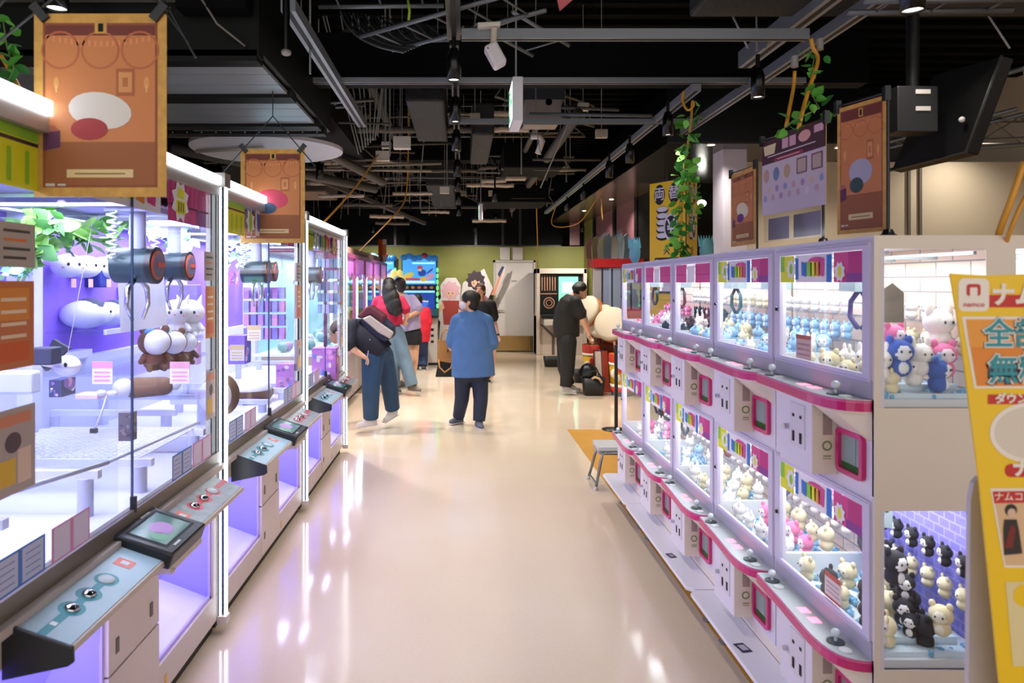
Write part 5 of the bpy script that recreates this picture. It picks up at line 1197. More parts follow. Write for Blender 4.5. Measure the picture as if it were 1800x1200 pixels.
b.poly(Wt, [S2(1765, 997), S2(1990, 997), S2(1990, 856), S2(1740, 858)], .0008); b.poly(mat('#d9b48a', .5), [S2(1767, 993), S2(1990, 993), S2(1990, 882), S2(1748, 882)], .001); b.poly(Rd, [S2(1747, 884), S2(1990, 880), S2(1990, 860), S2(1744, 863)], .0012); b.text(Wt, 'ナムコポイント', *S2(1746, 873), .019, .002, .01, 'LEFT')
# plain robed figure silhouettes
for x in (1776, 1822):
    b.ell(mat('#2a2220', .5), *S2(x, 896), .012, .012, .0016); b.ell(mat('#d9b49a', .5), *S2(x+1, 901), .008, .009, .002)
    b.poly(mat('#2f2624', .5), [S2(x-12, 975), S2(x+20, 972), S2(x+14, 930), S2(x+10, 912), S2(x-12, 912), S2(x-14, 930)], .0018); b.poly(mat('#7a2420', .5), [S2(x-12, 962), S2(x+2, 962), S2(x+8, 930), S2(x, 920)], .0022)
b.poly(mat('#e0cf9a', .5), [S2(1780, 1170), S2(1990, 1170), S2(1990, 1020), S2(1767, 1022)], .0008); b.ell(m_y, *S2(1800, 1046), .022, .022, .0012)
mk('printing', b, board)
b = B(mat('#c9c2c4', .4)); b.M = Matrix.Translation((-1.15, -YN, 0)); 
q = [P(1712, 850, 1.42), P(1706, 880, 1.42), P(1702, 1260, 1.42), P(1800, 1260, 1.42), P(1800, 840, 1.42), P(1722, 838, 1.42)]
b.prism(q, (0, .012, 0)); mk('white_back_panel', b, t)
b = B(mat('#c9c2c4', .4)); b.box(-.1, .6, -.25, .25, 0, .04); b.box(-.02, .5, .06, .09, .04, 1.0); mk('stand', b, t)

# yellow cords and ivy strands
m_cord = mat('#d99a2e', .45)
def cord(pts, label, r=.007):
    q = []
    for k in range(len(pts)-1):
        for s_ in range(5): q.append(Vector(pts[k]).lerp(Vector(pts[k+1]), s_/5))
    q.append(Vector(pts[-1]))
    for _ in range(6): q = [q[0]]+[(q[k-1]+q[k]*2+q[k+1])/4 for k in range(1, len(q)-1)]+[q[-1]]
    return solo('power_cord', B(m_cord).tube(q, r, 7), label, 'cord')
cord([P(1800, 285, 2.0), P(1780, 345, 2.0), P(1752, 415, 2.05), P(1740, 485, 2.3)], 'yellow cord curving down at the far right, left one of the pair', .009)
cord([P(1806, 340, 2.0), P(1785, 380, 2.0), P(1766, 430, 2.05), P(1762, 480, 2.3)], 'yellow cord curving down at the far right, right one of the pair', .006)
cord([P(1426, 68, 3.2), P(1428, 85, 3.2), P(1440, 100, 3.2), P(1434, 122, 3.15), P(1424, 150, 3.1), P(1412, 190, 3.05), P(1404, 225, 3.0)], 'yellow cord twisting down among ivy leaves at upper right', .009)
cord([P(1397, 125, 3.2), P(1396, 150, 3.2), P(1390, 180, 3.15), P(1382, 222, 3.1)], 'short straight yellow cord left of the ivy cord at upper right', .008)
cord([P(1202, 160, 4.65), P(1198, 175, 4.65), P(1208, 198, 4.6), P(1222, 185, 4.6), P(1216, 172, 4.6), P(1216, 215, 4.7), P(1206, 270, 5.0), P(1200, 320, 5.3), P(1196, 440, 5.35)], 'yellow cord knotted on the rail and dropping past the yellow tower', .008)
cord([P(664, 272, 6.0), P(640, 310, 5.6), P(612, 345, 5.2), P(570, 390, 4.9)], 'yellow cord slanting from the ceiling to the second light bar', .007)
cord([P(718, 340, 8.2)+Vector((0, 0, 1.57)), P(718, 340, 8.2), P(706, 365, 7.8), P(680, 392, 7.4), P(632, 440, 9.2)], 'yellow cord slanting down to the pink machine row', .008)
cord([P(943, 382, 12)+Vector((0, 0, 1.5)), P(943, 382, 12), P(945, 410, 12.4), P(945, 470, 14.5)], 'thin yellow cord hanging before the green back wall', .008)
cord([Vector((1.57, 11.5, 2.95)), P(965, 396, 11.5), P(985, 400, 11.3), P(1005, 397, 11.2), P(1024, 390, 11), Vector((2.2, 10.9, 3.11))], 'yellow cord sagging under the bulkhead end', .008)
cord([P(1057, 350, 12.1), P(1057, 370, 12.1), P(1059, 388, 12.1)], 'short yellow cord end over the pink-reflecting windows', .009)
cord([P(0, 95, 2.7), P(20, 128, 2.7), P(36, 158, 2.6)], 'yellow cord beside ivy at the upper left edge', .008)
cord([P(246, 146, 3.9), P(246, 283, 3.9), P(247, 296, 3.9), P(252, 308, 3.9)], 'short yellow cord end left of the second poster', .006)
for i, (px, py, Y) in enumerate(((1397, 118, 3.2), (1441, 88, 3.2))):
    p = P(px, py, Y); solo('cord_plug', B(mat('#8f8a84', .5)).cyl(p, p+Vector((0, 0, .05)), .016, 12), 'grey plug on the right rail feeding the %s' % ('short straight cord', 'ivy cord')[i], 'plug')
gl = [mat('#4f9a34', .85), mat('#2f7a2a', .85), mat('#6fb84a', .85)]
leafy('ivy', [P(1432, 95, 3.18), P(1426, 130, 3.15), P(1424, 160, 3.1), P(1440, 190, 3.05), P(1400, 210, 3.0), P(1375, 228, 3.0)], 34, .05, 'ivy strand around the yellow cord at upper right', seed=2, mats=gl, spread=.035)
leafy('ivy', [P(1216, 190, 4.6), P(1212, 240, 4.8), P(1203, 290, 5.1), P(1212, 330, 5.2), P(1216, 380, 5.3), P(1190, 440, 5.35), P(1205, 455, 5.3)], 120, .07, 'long ivy strand hanging past the yellow tower', seed=3, mats=gl, spread=.055)
leafy('ivy', [P(1198, 300, 5.2), P(1195, 360, 5.3), P(1185, 440, 5.35)], 40, .06, 'short ivy strand on the front of the yellow tower', seed=13, mats=gl, spread=.04)
leafy('ivy', [P(6, 40, 2.6), P(12, 80, 2.6), P(24, 120, 2.6), P(10, 150, 2.6)], 22, .05, 'ivy leaves at the upper left picture edge', seed=12, mats=gl, spread=.03)
# bluish feather tuft behind the tower
p = P(1238, 450, 5.0)
# ================================================================ FAR LEFT: pink-trimmed machines, racing cabinet, standees
m_mag = mat('#a83a9a', .4); m_magl = mat('#c46ad0', .35, emit=.25)
nn5 = ['nearest', 'second', 'third', 'fourth', 'fifth', 'farthest']
XF = -1.55
for i in range(6):
    y0 = 8.02+i*1.09
    t = thing('capsule_crane', 'tall pink-trimmed glass machine in the far left row, %s from the camera' % nn5[i], 'crane game machine', (XF, y0, 0))
    W = 1.07
    b = B(mat('#b9b0b4', .45)); b.box(-.8, 0, 0, W, 0.06, .82); b.use(m_dark); b.box(-.78, -.04, .02, W-.02, 0, .06); mk('lower_cabinet', b, t)
    b = B(mat('#8a3a6a', .4)); b.box(-.03, .005, 0, .035, .82, 2.0); b.box(-.03, .005, W-.035, W, .82, 2.0); b.box(-.8, .01, 0, W, 2.0, 2.06); b.box(-.03, .01, 0, W, .80, .86); mk('frame', b, t)
    b = B(m_magl); b.box(-.02, -.012, .035, W-.035, 1.78, 2.0)
    for k in range(3): b.ball((-.014, .2+.25*k, 1.78), .006, .12, .07, 10, 6)
    mk('header', b, t)
    g = B(GLASS); g.box(-.012, -.008, .035, W-.035, .86, 1.8); mk('pane', g, t)
    b = B(mat('#9fd0d6', .4)); b.box(-.8, -.78, 0, W, .82, 2.0); b.use(mat('#c9dfe0', .4)); b.box(-.78, -.02, .0, W, .8, .84); mk('interior', b, t)
    b = B(mat('#f2f8ff', .4, emit=4)); b.box(-.10, -.08, W*.72, W*.78, .95, 1.75); mk('light_tube', b, t)
    b = B(mat('#c9a9c4', .35)); b.prism([(0, .05, .86), (.14, .05, .80), (.14, .05, .75), (0, .05, .70)], (0, W-.1, 0)); cp = mk('control_panel', b, t)
    for k in range(2): mk('button', B(mat(['#e04a8a', '#4a8ae0'][k], .3)).cyl((.07, .3+.3*k, .83), (.072, .3+.3*k, .85), .03, 12), cp)
    b = B(mat('#7f9aa6', .4)); b.cyl((-.4, .45, 1.7), (-.4, .45, 1.98), .03, 10); b.ball((-.4, .45, 1.66), .09, .09, .06, 14, 8); cw = mk('crane_carriage', b, t)
    for s in (-1, 1): mk('claw_arm', B(m_chrome).tube([(-.4, .45+s*.06, 1.64), (-.4, .45+s*.12, 1.55), (-.4, .45+s*.07, 1.46)], .01, 6), cw)
    rr_ = random.Random(i)
    for k in range(7):
        q = (XF-rr_.uniform(.15, .6), y0+.12+k*.1, .845)
        solo('prize_ball', B(mat(['#7fb0c0', '#b08ac0', '#d0d6d9', '#5f8fa0'][k % 4], .4)).ball((q[0], q[1], q[2]+.06), .06, n=12, rings=8), 'round prize lying in the %s pink-trimmed machine' % nn5[i], 'prize', group='round prizes in %s pink-trimmed machine' % nn5[i])
    lamp('cabinet_lamp', 'AREA', (-.4, W/2, 1.97), 8, (.8, .95, 1), .5, .7, parent=t)
b = B(mat('#9a7a6a', .6)); b.box(-3, -1.60, 8.1, 14.4, 2.06, 2.16); solo('machine_top_board', b, 'tan board on top of the pink-trimmed machine row', 'board')
# orange hanging poster above them
p = P(673, 440, 13.9)
t = thing('hanging_poster', 'small orange and white poster sticking up above the pink-trimmed machines', 'poster', (p.x-.03, 13.9, 2.06))
b = B(mat('#d9cfc4', .5)); b.M = frame((-.06, 0, .0), (1, -.5, 0), (0, 0, 1)); b.box(0, .19, 0, .45, -.003, 0); b.rect(mat('#e0602a', .5), 0, .1, 0, .45, .001); b.rect(mat('#d98a5a', .5), .1, .19, .14, .35, .001); mk('sheet', b, t)
mk('pole', B(m_dark).cyl((0, .03, 0), (0, .03, .2), .006, 6), t)

# racing cabinet (generic artwork in the screens' place)
YM = 15.2
def rp(px, py, Y=YM): p = P(px, py, Y); return p
def arcade(px0, px1, lab, seed, seated=True):
    a, c = rp(px0, 660), rp(px1, 446); cx = (a.x+c.x)/2; hw = (c.x-a.x)/2
    t = thing('racing_arcade_cabinet', lab, 'arcade cabinet', (cx, YM, 0))
    b = B(mat('#24507a', .4)); b.box(-hw, hw, 0, .9, 1.05, 2.2); b.use(mat('#16202c', .4)); b.box(-hw, hw, .05, .85, 0, 1.05); mk('cabinet', b, t, .01)
    b = B(); b.M = frame((-hw, -.002, 1.62), (1, 0, 0), (0, 0, 1)); W, H = 2*hw, .55
    bl = mat('#3f8fd0', .3, emit=.9); b.rect(bl, .02, W-.02, 0, H, .001); b.rect(mat('#8fe0ff', .3, emit=1.6), .05, W-.05, .03, .07, .002); b.rect(mat('#8fe0ff', .3, emit=1.2), W*.3, W-.05, H*.8, H*.86, .002)
    r = random.Random(seed)
    for k, (c_, u, v, s1, s2, ro) in enumerate((('#e0c04a', .2, .35, .16, .10, .4), ('#d04a5a', .3, .2, .3, .05, 0), ('#2a4fb0', .58, .45, .12, .14, 0), ('#c9506a', .52, .66, .08, .08, 0), ('#e0c04a', .62, .2, .10, .10, 0), ('#d9a0c0', .8, .3, .14, .1, .5), ('#5a4ab0', .8, .52, .12, .04, .7), ('#f0c8a0', .52, .56, .05, .05, 0))):
        b.ell(mat(c_, .4, emit=.4), W*u, H*v, W*s1, H*s2, .0025+.0004*k, rot=ro)
    mk('marquee_picture', b, t)
    b = B(mat('#2f6fb0', .4, emit=.3))
    for k in range(7): b.ball((-hw+W*(.08+.14*k), .02, 2.2+.03*math.sin(k*2)), .09, .05, .07, 12, 8)
    b.use(mat('#c9404a', .4)); b.ball((hw*.3, 0, 2.24), .07, .05, .06)
    mk('crest', b, t)
    b = B(m_dark); b.box(-hw+.03, hw-.03, -.02, .1, 1.5, 1.6); b.use(mat('#b06a50', .4, emit=.4)); [b.ball((-hw*.7+hw*.35*k, -.03, 1.55), .04, .02, .03) for k in range(5)]; mk('trim_band', b, t)
    b = B(); b.M = frame((-hw+.05, -.003, 1.08), (1, 0, 0), (0, 0, 1)); W2 = W-.1
    b.rect(mat('#1c3f9a', .3, emit=.7), 0, W2, 0, .4, .001); b.rect(mat('#7fd0f0', .3, emit=1.2), 0, W2, .36, .4, .002); b.rect(mat('#4fd0b0', .3, emit=.9), W2*.1, W2*.3, .2, .3, .002); b.rect(mat('#e0e04a', .3, emit=.8), W2*.62, W2*.8, .16, .18, .002); b.ell(mat('#3a6fd0', .3, emit=.7), W2*.5, .12, W2*.3, .1, .0015)
    mk('screen', b, t)
    b = B(mat('#55e070', .3, emit=1.6)); [b.ball((hw+.01, -.0, 1.15+.13*k), .025, .02, .05) for k in range(7)]; mk('side_light', b, t)
    if not seated: return t
    b = B(mat('#16181c', .4)); b.box(-hw*.8, hw*.8, -.5, 0, .75, 1.0); mk('dashboard', b, t, .03)
    mk('steering_wheel', B(mat('#22252a', .4)).tube([(.16*math.cos(a_), -.52-.05*math.sin(a_), .98+.14*math.sin(a_)) for a_ in [2*PI*k/16 for k in range(17)]], .02, 6), t)
    b = B(mat('#b3242c', .5)); b.box(-.22, .22, -1.2, -.8, .35, .5); b.box(-.22, .22, -1.3, -1.2, .45, 1.0); mk('seat', b, t, .05)
    b = B(mat('#c9c4c0', .4)); b.box(-.25, .25, -1.3, -.6, 0, .2); b.use(mat('#c42a34', .5)); b.box(-.25, .25, -1.301, -1.29, .1, .18); b.use(mat('#2a4fb0', .5)); b.box(-.25, .25, -1.302, -1.29, .2, .3); b.box(-.24, .24, -1.29, -.6, .2, .35); mk('seat_base', b, t, .02)
    return t
arcade(706, 768, 'blue racing arcade cabinet with a glowing picture marquee before the green wall, fully seen', 3)
arcade(645, 694, 'blue racing arcade cabinet half hidden behind the pink-trimmed machine row', 5, False)
p = rp(698, 480)
t = thing('game_standee', 'yellow flower-shaped light ornament between the two racing cabinets', 'ornament', (p.x, YM-.05, 1.5))
b = B(mat('#d9c06a', .4, emit=.6)); [b.ball((.12*math.cos(k*PI/3), 0, .22+.15*math.sin(k*PI/3)), .075, .03, .085) for k in range(6)]; b.box(-.03, .03, -.01, .01, -.3, .2); mk('petals', b, t); mk('centre', B(mat('#a9b0c4', .4)).ball((0, -.03, .22), .07, .02, .09), t)
# white coin column right of the cabinets
p = P(760, 620, 14.0)
t = thing('coin_pillar', 'white machine pedestal with coin slots beside the red seat', 'pedestal', (p.x, 14.0, 0))
b = B(mat('#c4bab0', .45)); b.box(-.1, .1, 0, .5, .05, .95); b.use(m_dark); b.box(-.11, .11, .02, .5, 0, .05); mk('body', b, t, .01)
b = B(m_dark); [b.box(-.03, .03, -.004, 0, .45+.12*k, .50+.12*k) for k in range(3)]; mk('coin_slot', b, t)
b = B(mat('#24262c', .3)); b.prism([(-.12, -.1, .95), (-.12, .4, .95), (-.12, .4, 1.12), (-.12, -.1, 1.0)], (.24, 0, 0)); mk('console', b, t)

# cut-out standees against the green wall (plain figures)
def standee(px, py0, py1, label, cols, seed, dy=0, tall=False):
    Y = 16.3+dy; p = P(px, py1, Y); H = P(px, py0, Y).z; t = thing('cutout_standee', label, 'standee', (p.x, Y, 0))
    r = random.Random(seed); wh = mat('#d6cfd0', .5)
    b = B(wh); b.M = frame((0, 0, 0), (1, 0, 0), (0, 0, 1))
    out = [(-.3, 0), (.28, 0), (.3, .3*H), (.22, .5*H), (.36, .62*H), (.30, .72*H), (.22, .72*H), (.24, .9*H), (.12, H), (-.1, H), (-.24, .9*H), (-.22, .74*H), (-.36, .64*H), (-.34, .5*H), (-.24, .42*H)]
    if tall: out = [(-.32, 0), (.25, 0), (.28, .4*H), (.30, .62*H), (.42, .74*H), (.62, .95*H), (.72, H*1.01), (.66, .88*H), (.46, .68*H), (.2, .96*H), (.0, .9*H), (-.3, .8*H), (-.36, .6*H), (-.28, .4*H)]
    b.prism([(u, v, -.03) for u, v in out], (0, 0, .03)); mk('board', b, t)
    b = B(); b.M = frame((0, -.001, 0), (1, 0, 0), (0, 0, 1)); k = H
    b.star(mat(cols[0], .6), 0, .83*k, .24, 9, .78, .001); b.ell(mat('#e0b49a', .5), 0, .80*k, .10, .11, .0015); b.poly(mat(cols[0], .6), [(-.14, .83*k), (-.07, .815*k), (-.02, .835*k), (.05, .81*k), (.14, .84*k), (.1, .91*k), (-.1, .91*k)], .002); [b.ell(m_eye, s*.045, .795*k, .012, .02, .0025) for s in (-1, 1)]; b.ell(mat('#a04a44', .5), 0, .76*k, .02, .008, .0025)
    b.poly(mat(cols[1], .5), [(-.16, .38*k), (.16, .38*k), (.2, .7*k), (-.2, .7*k)], .0015); b.poly(mat(cols[2], .5), [(-.16, .02*k), (-.03, .02*k), (-.01, .38*k), (-.16, .38*k)], .002); b.poly(mat(cols[2], .5), [(.03, .02*k), (.16, .02*k), (.16, .38*k), (.01, .38*k)], .002)
    b.poly(mat(cols[1], .5), [(.18, .68*k), (.3, .62*k), (.28, .56*k), (.16, .6*k)], .002); b.poly(mat(cols[3], .5), [(-.18, .68*k), (-.32, .6*k), (-.28, .54*k), (-.14, .6*k)], .002)
    if tall: b.poly(mat(cols[3], .5), [(.36, .66*k), (.58, .9*k), (.66, .97*k), (.6, .86*k), (.44, .66*k)], .002); b.poly(mat('#2a3a5a', .5), [(.56, .86*k), (.68, .98*k), (.62, .99*k), (.52, .9*k)], .0025)
    mk('printed_figure', b, t)
    b = B(mat('#b9b2ac', .5)); b.prism([(0, .0, 0), (0, .3, 0), (0, 0, .6*H)], (.02, 0, 0)); mk('strut', b, t)
standee(792, 488, 620, 'white-edged cardboard figure standee with pale pink hair and a red top by the green wall', ('#d9a9b4', '#a8423a', '#d9cfcc', '#e0b49a'), 1)
standee(836, 466, 620, 'larger white-edged cardboard figure standee with dark hair and a raised arm beside the white door', ('#3a2a34', '#8a5a6a', '#cfc6c4', '#d98a6a'), 2, .15, True)

# kiosk by the back wall
a, c = P(943, 622, 16.0), P(1032, 471, 16.0)
t = thing('game_kiosk', 'white game kiosk with a blue-lit screen beside the white door', 'arcade cabinet', ((a.x+c.x)/2, 16.0, 0)); hw = (c.x-a.x)/2
b = B(mat('#c4b6aa', .45)); b.box(-hw, hw, .05, .6, 0, .9); b.box(-hw, -hw+.08, 0, .6, 0, 1.98); b.box(hw-.08, hw, 0, .6, 0, 1.98); b.box(-hw, hw, 0, .6, 1.86, 1.98); b.box(-hw, hw, .35, .6, .9, 1.9); mk('cabinet', b, t, .01)
b = B(mat('#14181c', .3)); b.box(-hw+.08, hw-.08, .1, .35, .95, 1.86); mk('screen_bezel', b, t)
b = B(); b.M = frame((-hw+.52, .098, .97), (1, 0, 0), (0, 0, 1)); b.rect(mat('#6fb0a0', .3, emit=.9), 0, .45, 0, .83, .001); b.ell(mat('#4fc03a', .3, emit=.9), .2, .2, .13, .13, .002); b.ring(mat('#c9f0a0', .3, emit=.9), .2, .2, .08, .1, .003); b.rect(mat('#a9d0c4', .3, emit=.8), .08, .35, .45, .7, .002); mk('screen', b, t)
b = B(); b.M = frame((-hw+.1, .098, .97), (1, 0, 0), (0, 0, 1)); m_br2 = mat('#b98a6a', .4); b.ring(m_br2, .2, .22, .11, .13, .001); b.ring(m_br2, .2, .22, .06, .075, .001); [b.rect(m_br2, .03+.06*k, .05+.06*k, .5, .85, .001) for k in range(6)]; b.rect(m_br2, 0, .38, .42, .44, .001); mk('ornament_panel', b, t)
b = B(m_dark); b.box(-hw+.1, hw-.1, -.12, .1, .84, .93); b.use(mat('#cfc6bc', .4)); b.box(-hw+.16, -hw+.62, -.14, -.05, .68, .82); mk('console', b, t, .01)
b = B(mat('#5f5248', .5)); b.prism([(-hw+.08, .04, .7), (-hw+.14, .04, .7), (-hw+.42, .04, .45), (-hw+.42, .04, 0), (-hw+.36, .04, 0), (-hw+.36, .04, .42)], (0, .01, 0)); mk('edge_stripe', b, t)
# cabinet right of kiosk, partially seen: small display between kiosk and rack
# ---- right far side: plush rack machine with tubes, giant cookie cushions, bins, baskets
def front(px, Y): return (px-VX)*Y/FPX
t = thing('prize_dispenser', 'row of tall clear-tubed dispensers topped by a red box, behind the cream and brown cushions', 'dispenser', (2.2, 11.3, 0))
b = B(mat('#a99a90', .45)); b.box(-.05, .72, 0, .5, 0, 1.2); b.use(mat('#8f857c', .4)); b.box(.0, .72, .1, .5, 1.2, 1.9); mk('housing', b, t)
mk('red_top', B(mat('#b3141c', .45)).box(-.08, .74, -.05, .5, 1.9, 2.04), t)
for k in range(5):
    b = B(mat(['#c9bcae', '#a9b4c4', '#8f9aa6'][k % 3], .3)); b.box(-.06+.155*k, .06+.155*k, 0, .1, 1.22, 1.88); tb = mk('column', b, t)
    b = B(ACRYL); b.box(-.065+.155*k, .07+.155*k, -.012, -.006, 1.21, 1.89); mk('clear_cover', b, tb)
# bagged flags / wrapped prizes on top
rr_ = random.Random(5)
for k in range(13):
    px = 1037+k*5.2; Y = 11.45+.12*(k % 2)
    p = P(px, 455, Y); h = rr_.uniform(.26, .44)
    t = thing('wrapped_prize', 'upright plastic-wrapped prize in the crowded row on the red dispenser top', 'prize', (p.x, Y, 2.04), rz=rr_.uniform(-.5, .5), group='wrapped prizes on the dispenser')
    c1 = rr_.choice(['#c4ba86', '#a9d0d6', '#d6cdb4', '#7fc0c4', '#b98f7a'])
    b = B(mat(c1, .6)); b.prism([(-.06, 0, 0), (.06, 0, 0), (.075, 0, h*.6), (.03, 0, h), (-.02, 0, h*.9), (-.07, 0, h*.55)], (0, .05, 0)); mk('content', b, t)
    b = B(BAGCL); b.prism([(-.07, -.01, 0), (.07, -.01, 0), (.09, -.01, h*.7), (.02, -.01, h*1.15), (-.03, -.01, h*1.1), (-.085, -.01, h*.65)], (0, .004, 0)); mk('wrapping', b, t)
p = P(1052, 455, 8.8)
for k, (px, c_) in enumerate(((1116, '#6fb4d0'), (1242, '#5fa0a8'))):
    Y = 5.2 if k == 0 else 5.0; p = P(px, 452, Y)
    t = thing('wrapped_prize', ('light blue wrapped prize beside the left edge of the yellow tower', 'teal frilly wrapped prize right of the yellow tower')[k], 'prize', (p.x, Y, 1.79), rz=.2)
    b = B(mat(c_, .5)); r = .045 if k == 0 else .055; b.ball((0, 0, .09), r, r*.6, .09, 12, 8)
    for q in range(6): b.cone((r*(-.8+.3*q), 0, .12), (r*(-1.1+.4*q), .01, .2), .018, .002, 6)
    mk('body', b, t)
# giant sandwich-cookie cushions
def cookie(px, py, Y, r, d, label):
    p = P(px, py, Y); t = thing('round_cushion', label, 'cushion', tuple(p))
    R = Vector(d).normalized().to_track_quat('-Z', 'Y').to_matrix().to_4x4()
    b = B(mat('#d9ccb4', .8)); b.M = R; b.lathe([(0, -.11), (r*.80, -.11), (r*.95, -.09), (r, -.06), (r*.95, -.02), (0, -.02)], n=30); mk('cream_face', b, t)
    b = B(mat('#c0703a', .8, noise=.08)); b.M = R; b.lathe([(0, -.02), (r*.97, -.02), (r*.99, .02), (r*.92, .12), (r*.7, .15), (0, .15)], n=30); mk('brown_side', b, t)
cookie(1077, 571, 10.6, .27, (-.45, -.8, .35), 'giant round cream and brown cushion leaning nearest the small machines')
cookie(1062, 566, 10.85, .27, (-.75, -.6, .3), 'giant round cream and brown cushion in the middle of the leaning row')
cookie(1036, 548, 11.0, .25, (-.8, -.5, .35), 'giant round cream and brown cushion at the back of the leaning row')
b = B(mat('#7a3a22', .8, noise=.1)); p = P(1082, 612, 10.75); b.ball((p.x, 10.85, p.z), .24, .2, .12, 20, 10); solo('brown_cushion', b, 'dark brown cushion under the cream and brown ones', 'cushion')
solo('display_table', B(mat('#3a2a22', .6)).box(2.36, 2.95, 10.75, 11.24, 0, .60), 'low dark display block under the giant cushions', 'display block')
# red and yellow bins
def bin_(px, py0, py1, Y, label, r=.19):
    p = P(px, py1, Y); z1 = P(px, py0, Y).z; t = thing('prize_bin', label, 'bin', (p.x, Y, 0)); z0 = .06
    b = B(mat('#d9a92a', .5)); b.lathe([(0, z0), (r*.86, z0), (r, z1), (r*.93, z1), (r*.8, z0+.05), (0, z0+.05)], n=28); mk('bucket', b, t)
    b = B(mat('#c43a2a', .45)); b.lathe([(r*.99, z1-.12), (r*1.015, z1), (r*1.0, z1+.01), (r*.96, z1)], n=28); mk('red_band', b, t); b = B(mat('#c43a2a', .45)); b.lathe([(r*.87, z0), (r*.89, z0+.07), (r*.88, z0+.07)], n=28); mk('red_band', b, t)
    b = B(mat('#e6ded0', .5)); b.lathe([(r*1.0, z1-.15), (r*1.005, z1-.12), (r*.99, z1-.12)], n=28); mk('white_band', b, t); b = B(mat('#e6ded0', .5)); b.lathe([(r*.895, z0+.07), (r*.905, z0+.11), (r*.89, z0+.11)], n=28); mk('white_band', b, t)
    for k, (an, zf, c_, s) in enumerate(((-1.9, .62, '#c43a2a', .05), (-2.4, .5, '#e6ded0', .06), (-1.5, .45, '#7a3a1a', .045), (-2.1, .38, '#e6ded0', .04), (-1.2, .6, '#c43a2a', .04))):
        q = Vector((r*.95*math.cos(an), r*.95*math.sin(an), z0+(z1-z0)*zf)); b = B(mat(c_, .5)); b.ball(q, s, s*.4, s*1.2, 10, 6); mk('printed_spot', b, t)
    b = B(mat('#5a6a78', .5)); b.cyl((0, 0, 0), (0, 0, z0), r*.8, 20); mk('foot', b, t)
    return t, p, z1
bins = [bin_(1045, 606, 682, 10.97, 'farther red and yellow cylindrical prize bin beside the man in black'), bin_(1093, 622, 694, 10.3, 'nearer red and yellow cylindrical prize bin at the end of the right bank')]
for k in range(12):
    t, p, z1 = bins[k // 6]; an = rr_.uniform(0, 6.28); q = Vector((p.x+.1*math.cos(an), p.y+.1*math.sin(an), z1-.1)); e = q+Vector((rr_.uniform(-.12, .12), rr_.uniform(-.1, .1), rr_.uniform(.2, .3)))
    solo('rolled_prize', B(mat(rr_.choice(['#8a5a3a', '#3a5a9a', '#c9b9a9', '#9a2a2a', '#e0d0c0']), .5)).tube([q, e], .022, 10), 'rolled or boxed prize standing in the %s prize bin' % ('farther', 'nearer')[k // 6], 'prize', group='prizes standing in the %s bin' % ('farther', 'nearer')[k // 6])
for k, (px, c_) in enumerate(((1052, '#8a2a24'), (1062, '#3f5fa0'), (1068, '#c04a34'), (1056, '#d9cfc4'))):
    p = P(px, 690, 10.75-.1*k); solo('prize_box', B(mat(c_, .5)).prism([(p.x-.05, p.y, 0.0), (p.x+.03, p.y, 0.0), (p.x-.0, p.y, .62), (p.x-.08, p.y, .62)], (0, .08, 0)), 'tall narrow leaning %s box between the two prize bins' % ('dark red', 'blue', 'orange-red', 'white')[k], 'box')
# black baskets
def basket(px, py, Y, w_, h, label, handle=True):
    p = P(px, py, Y); t = thing('black_basket', label, 'basket', (p.x, Y, 0)); m_ = mat('#1c1c1e', .5)
    n = 24; prof = [(.82, 0), (1, h), (.95, h), (.78, .02)]
    vs = []; 
    for s, z in prof:
        for i in range(n):
            a_ = 2*PI*i/n; cx, sx_ = math.cos(a_), math.sin(a_); e = .45
            vs.append((w_*s*math.copysign(abs(cx)**e, cx), w_*.7*s*math.copysign(abs(sx_)**e, sx_), z))
    b = B(m_); b.add(vs, [(k*n+i, k*n+(i+1) % n, (k+1)*n+(i+1) % n, (k+1)*n+i) for k in range(3) for i in range(n)]+[tuple(range(n))[::-1], tuple(range(3*n, 4*n))], True); mk('tub', b, t)
    if handle:
        for s in (-1, 1): mk('handle', B(m_).tube([(w_*.55*math.cos(a_), s*w_*.45, h+(.16 if s > 0 else .1)*math.sin(a_)) for a_ in [PI*k/10 for k in range(11)]], .009, 6), t)
    return t
basket(1043, 690, 10.3, .17, .26, 'large black shopping tub by the nearer prize bin')
basket(1018, 665, 11.6, .1, .22, 'small black tub behind the legs of the man in black', False)
basket(970, 640, 13.8, .17, .2, 'black tub on the floor before the white kiosk', False)
p = P(1040, 655, 10.15)
b = B(mat('#14161c', .35)); b.ball((p.x-.02, 10.32, .33), .13, .1, .14, 14, 8); solo('black_bag', b, 'glossy black bag in the large shopping tub', 'bag')
b = B(mat('#c9a98a', .5)); q = P(1050, 660, 10.15); b.tube([(q.x-.07, 10.2, .25), (q.x-.03, 10.17, .28), (q.x+.03, 10.16, .26), (q.x+.07, 10.16, .2)], .018, 8); solo('beige_strap', b, 'beige strap draped over the rim of the large shopping tub', 'strap')
# stanchion
p = P(1075, 755, 7.86)
t = thing('stanchion', 'black post with a round flat base at the end of the right bank', 'post', (1.72, 7.86, 0))
mk('base', B(m_dark).lathe([(0, .02), (.05, .02), (.14, .008), (.14, 0), (0, 0)], n=28), t); mk('post', B(m_dark).box(.0, .035, -.015, .015, .01, .95), t)
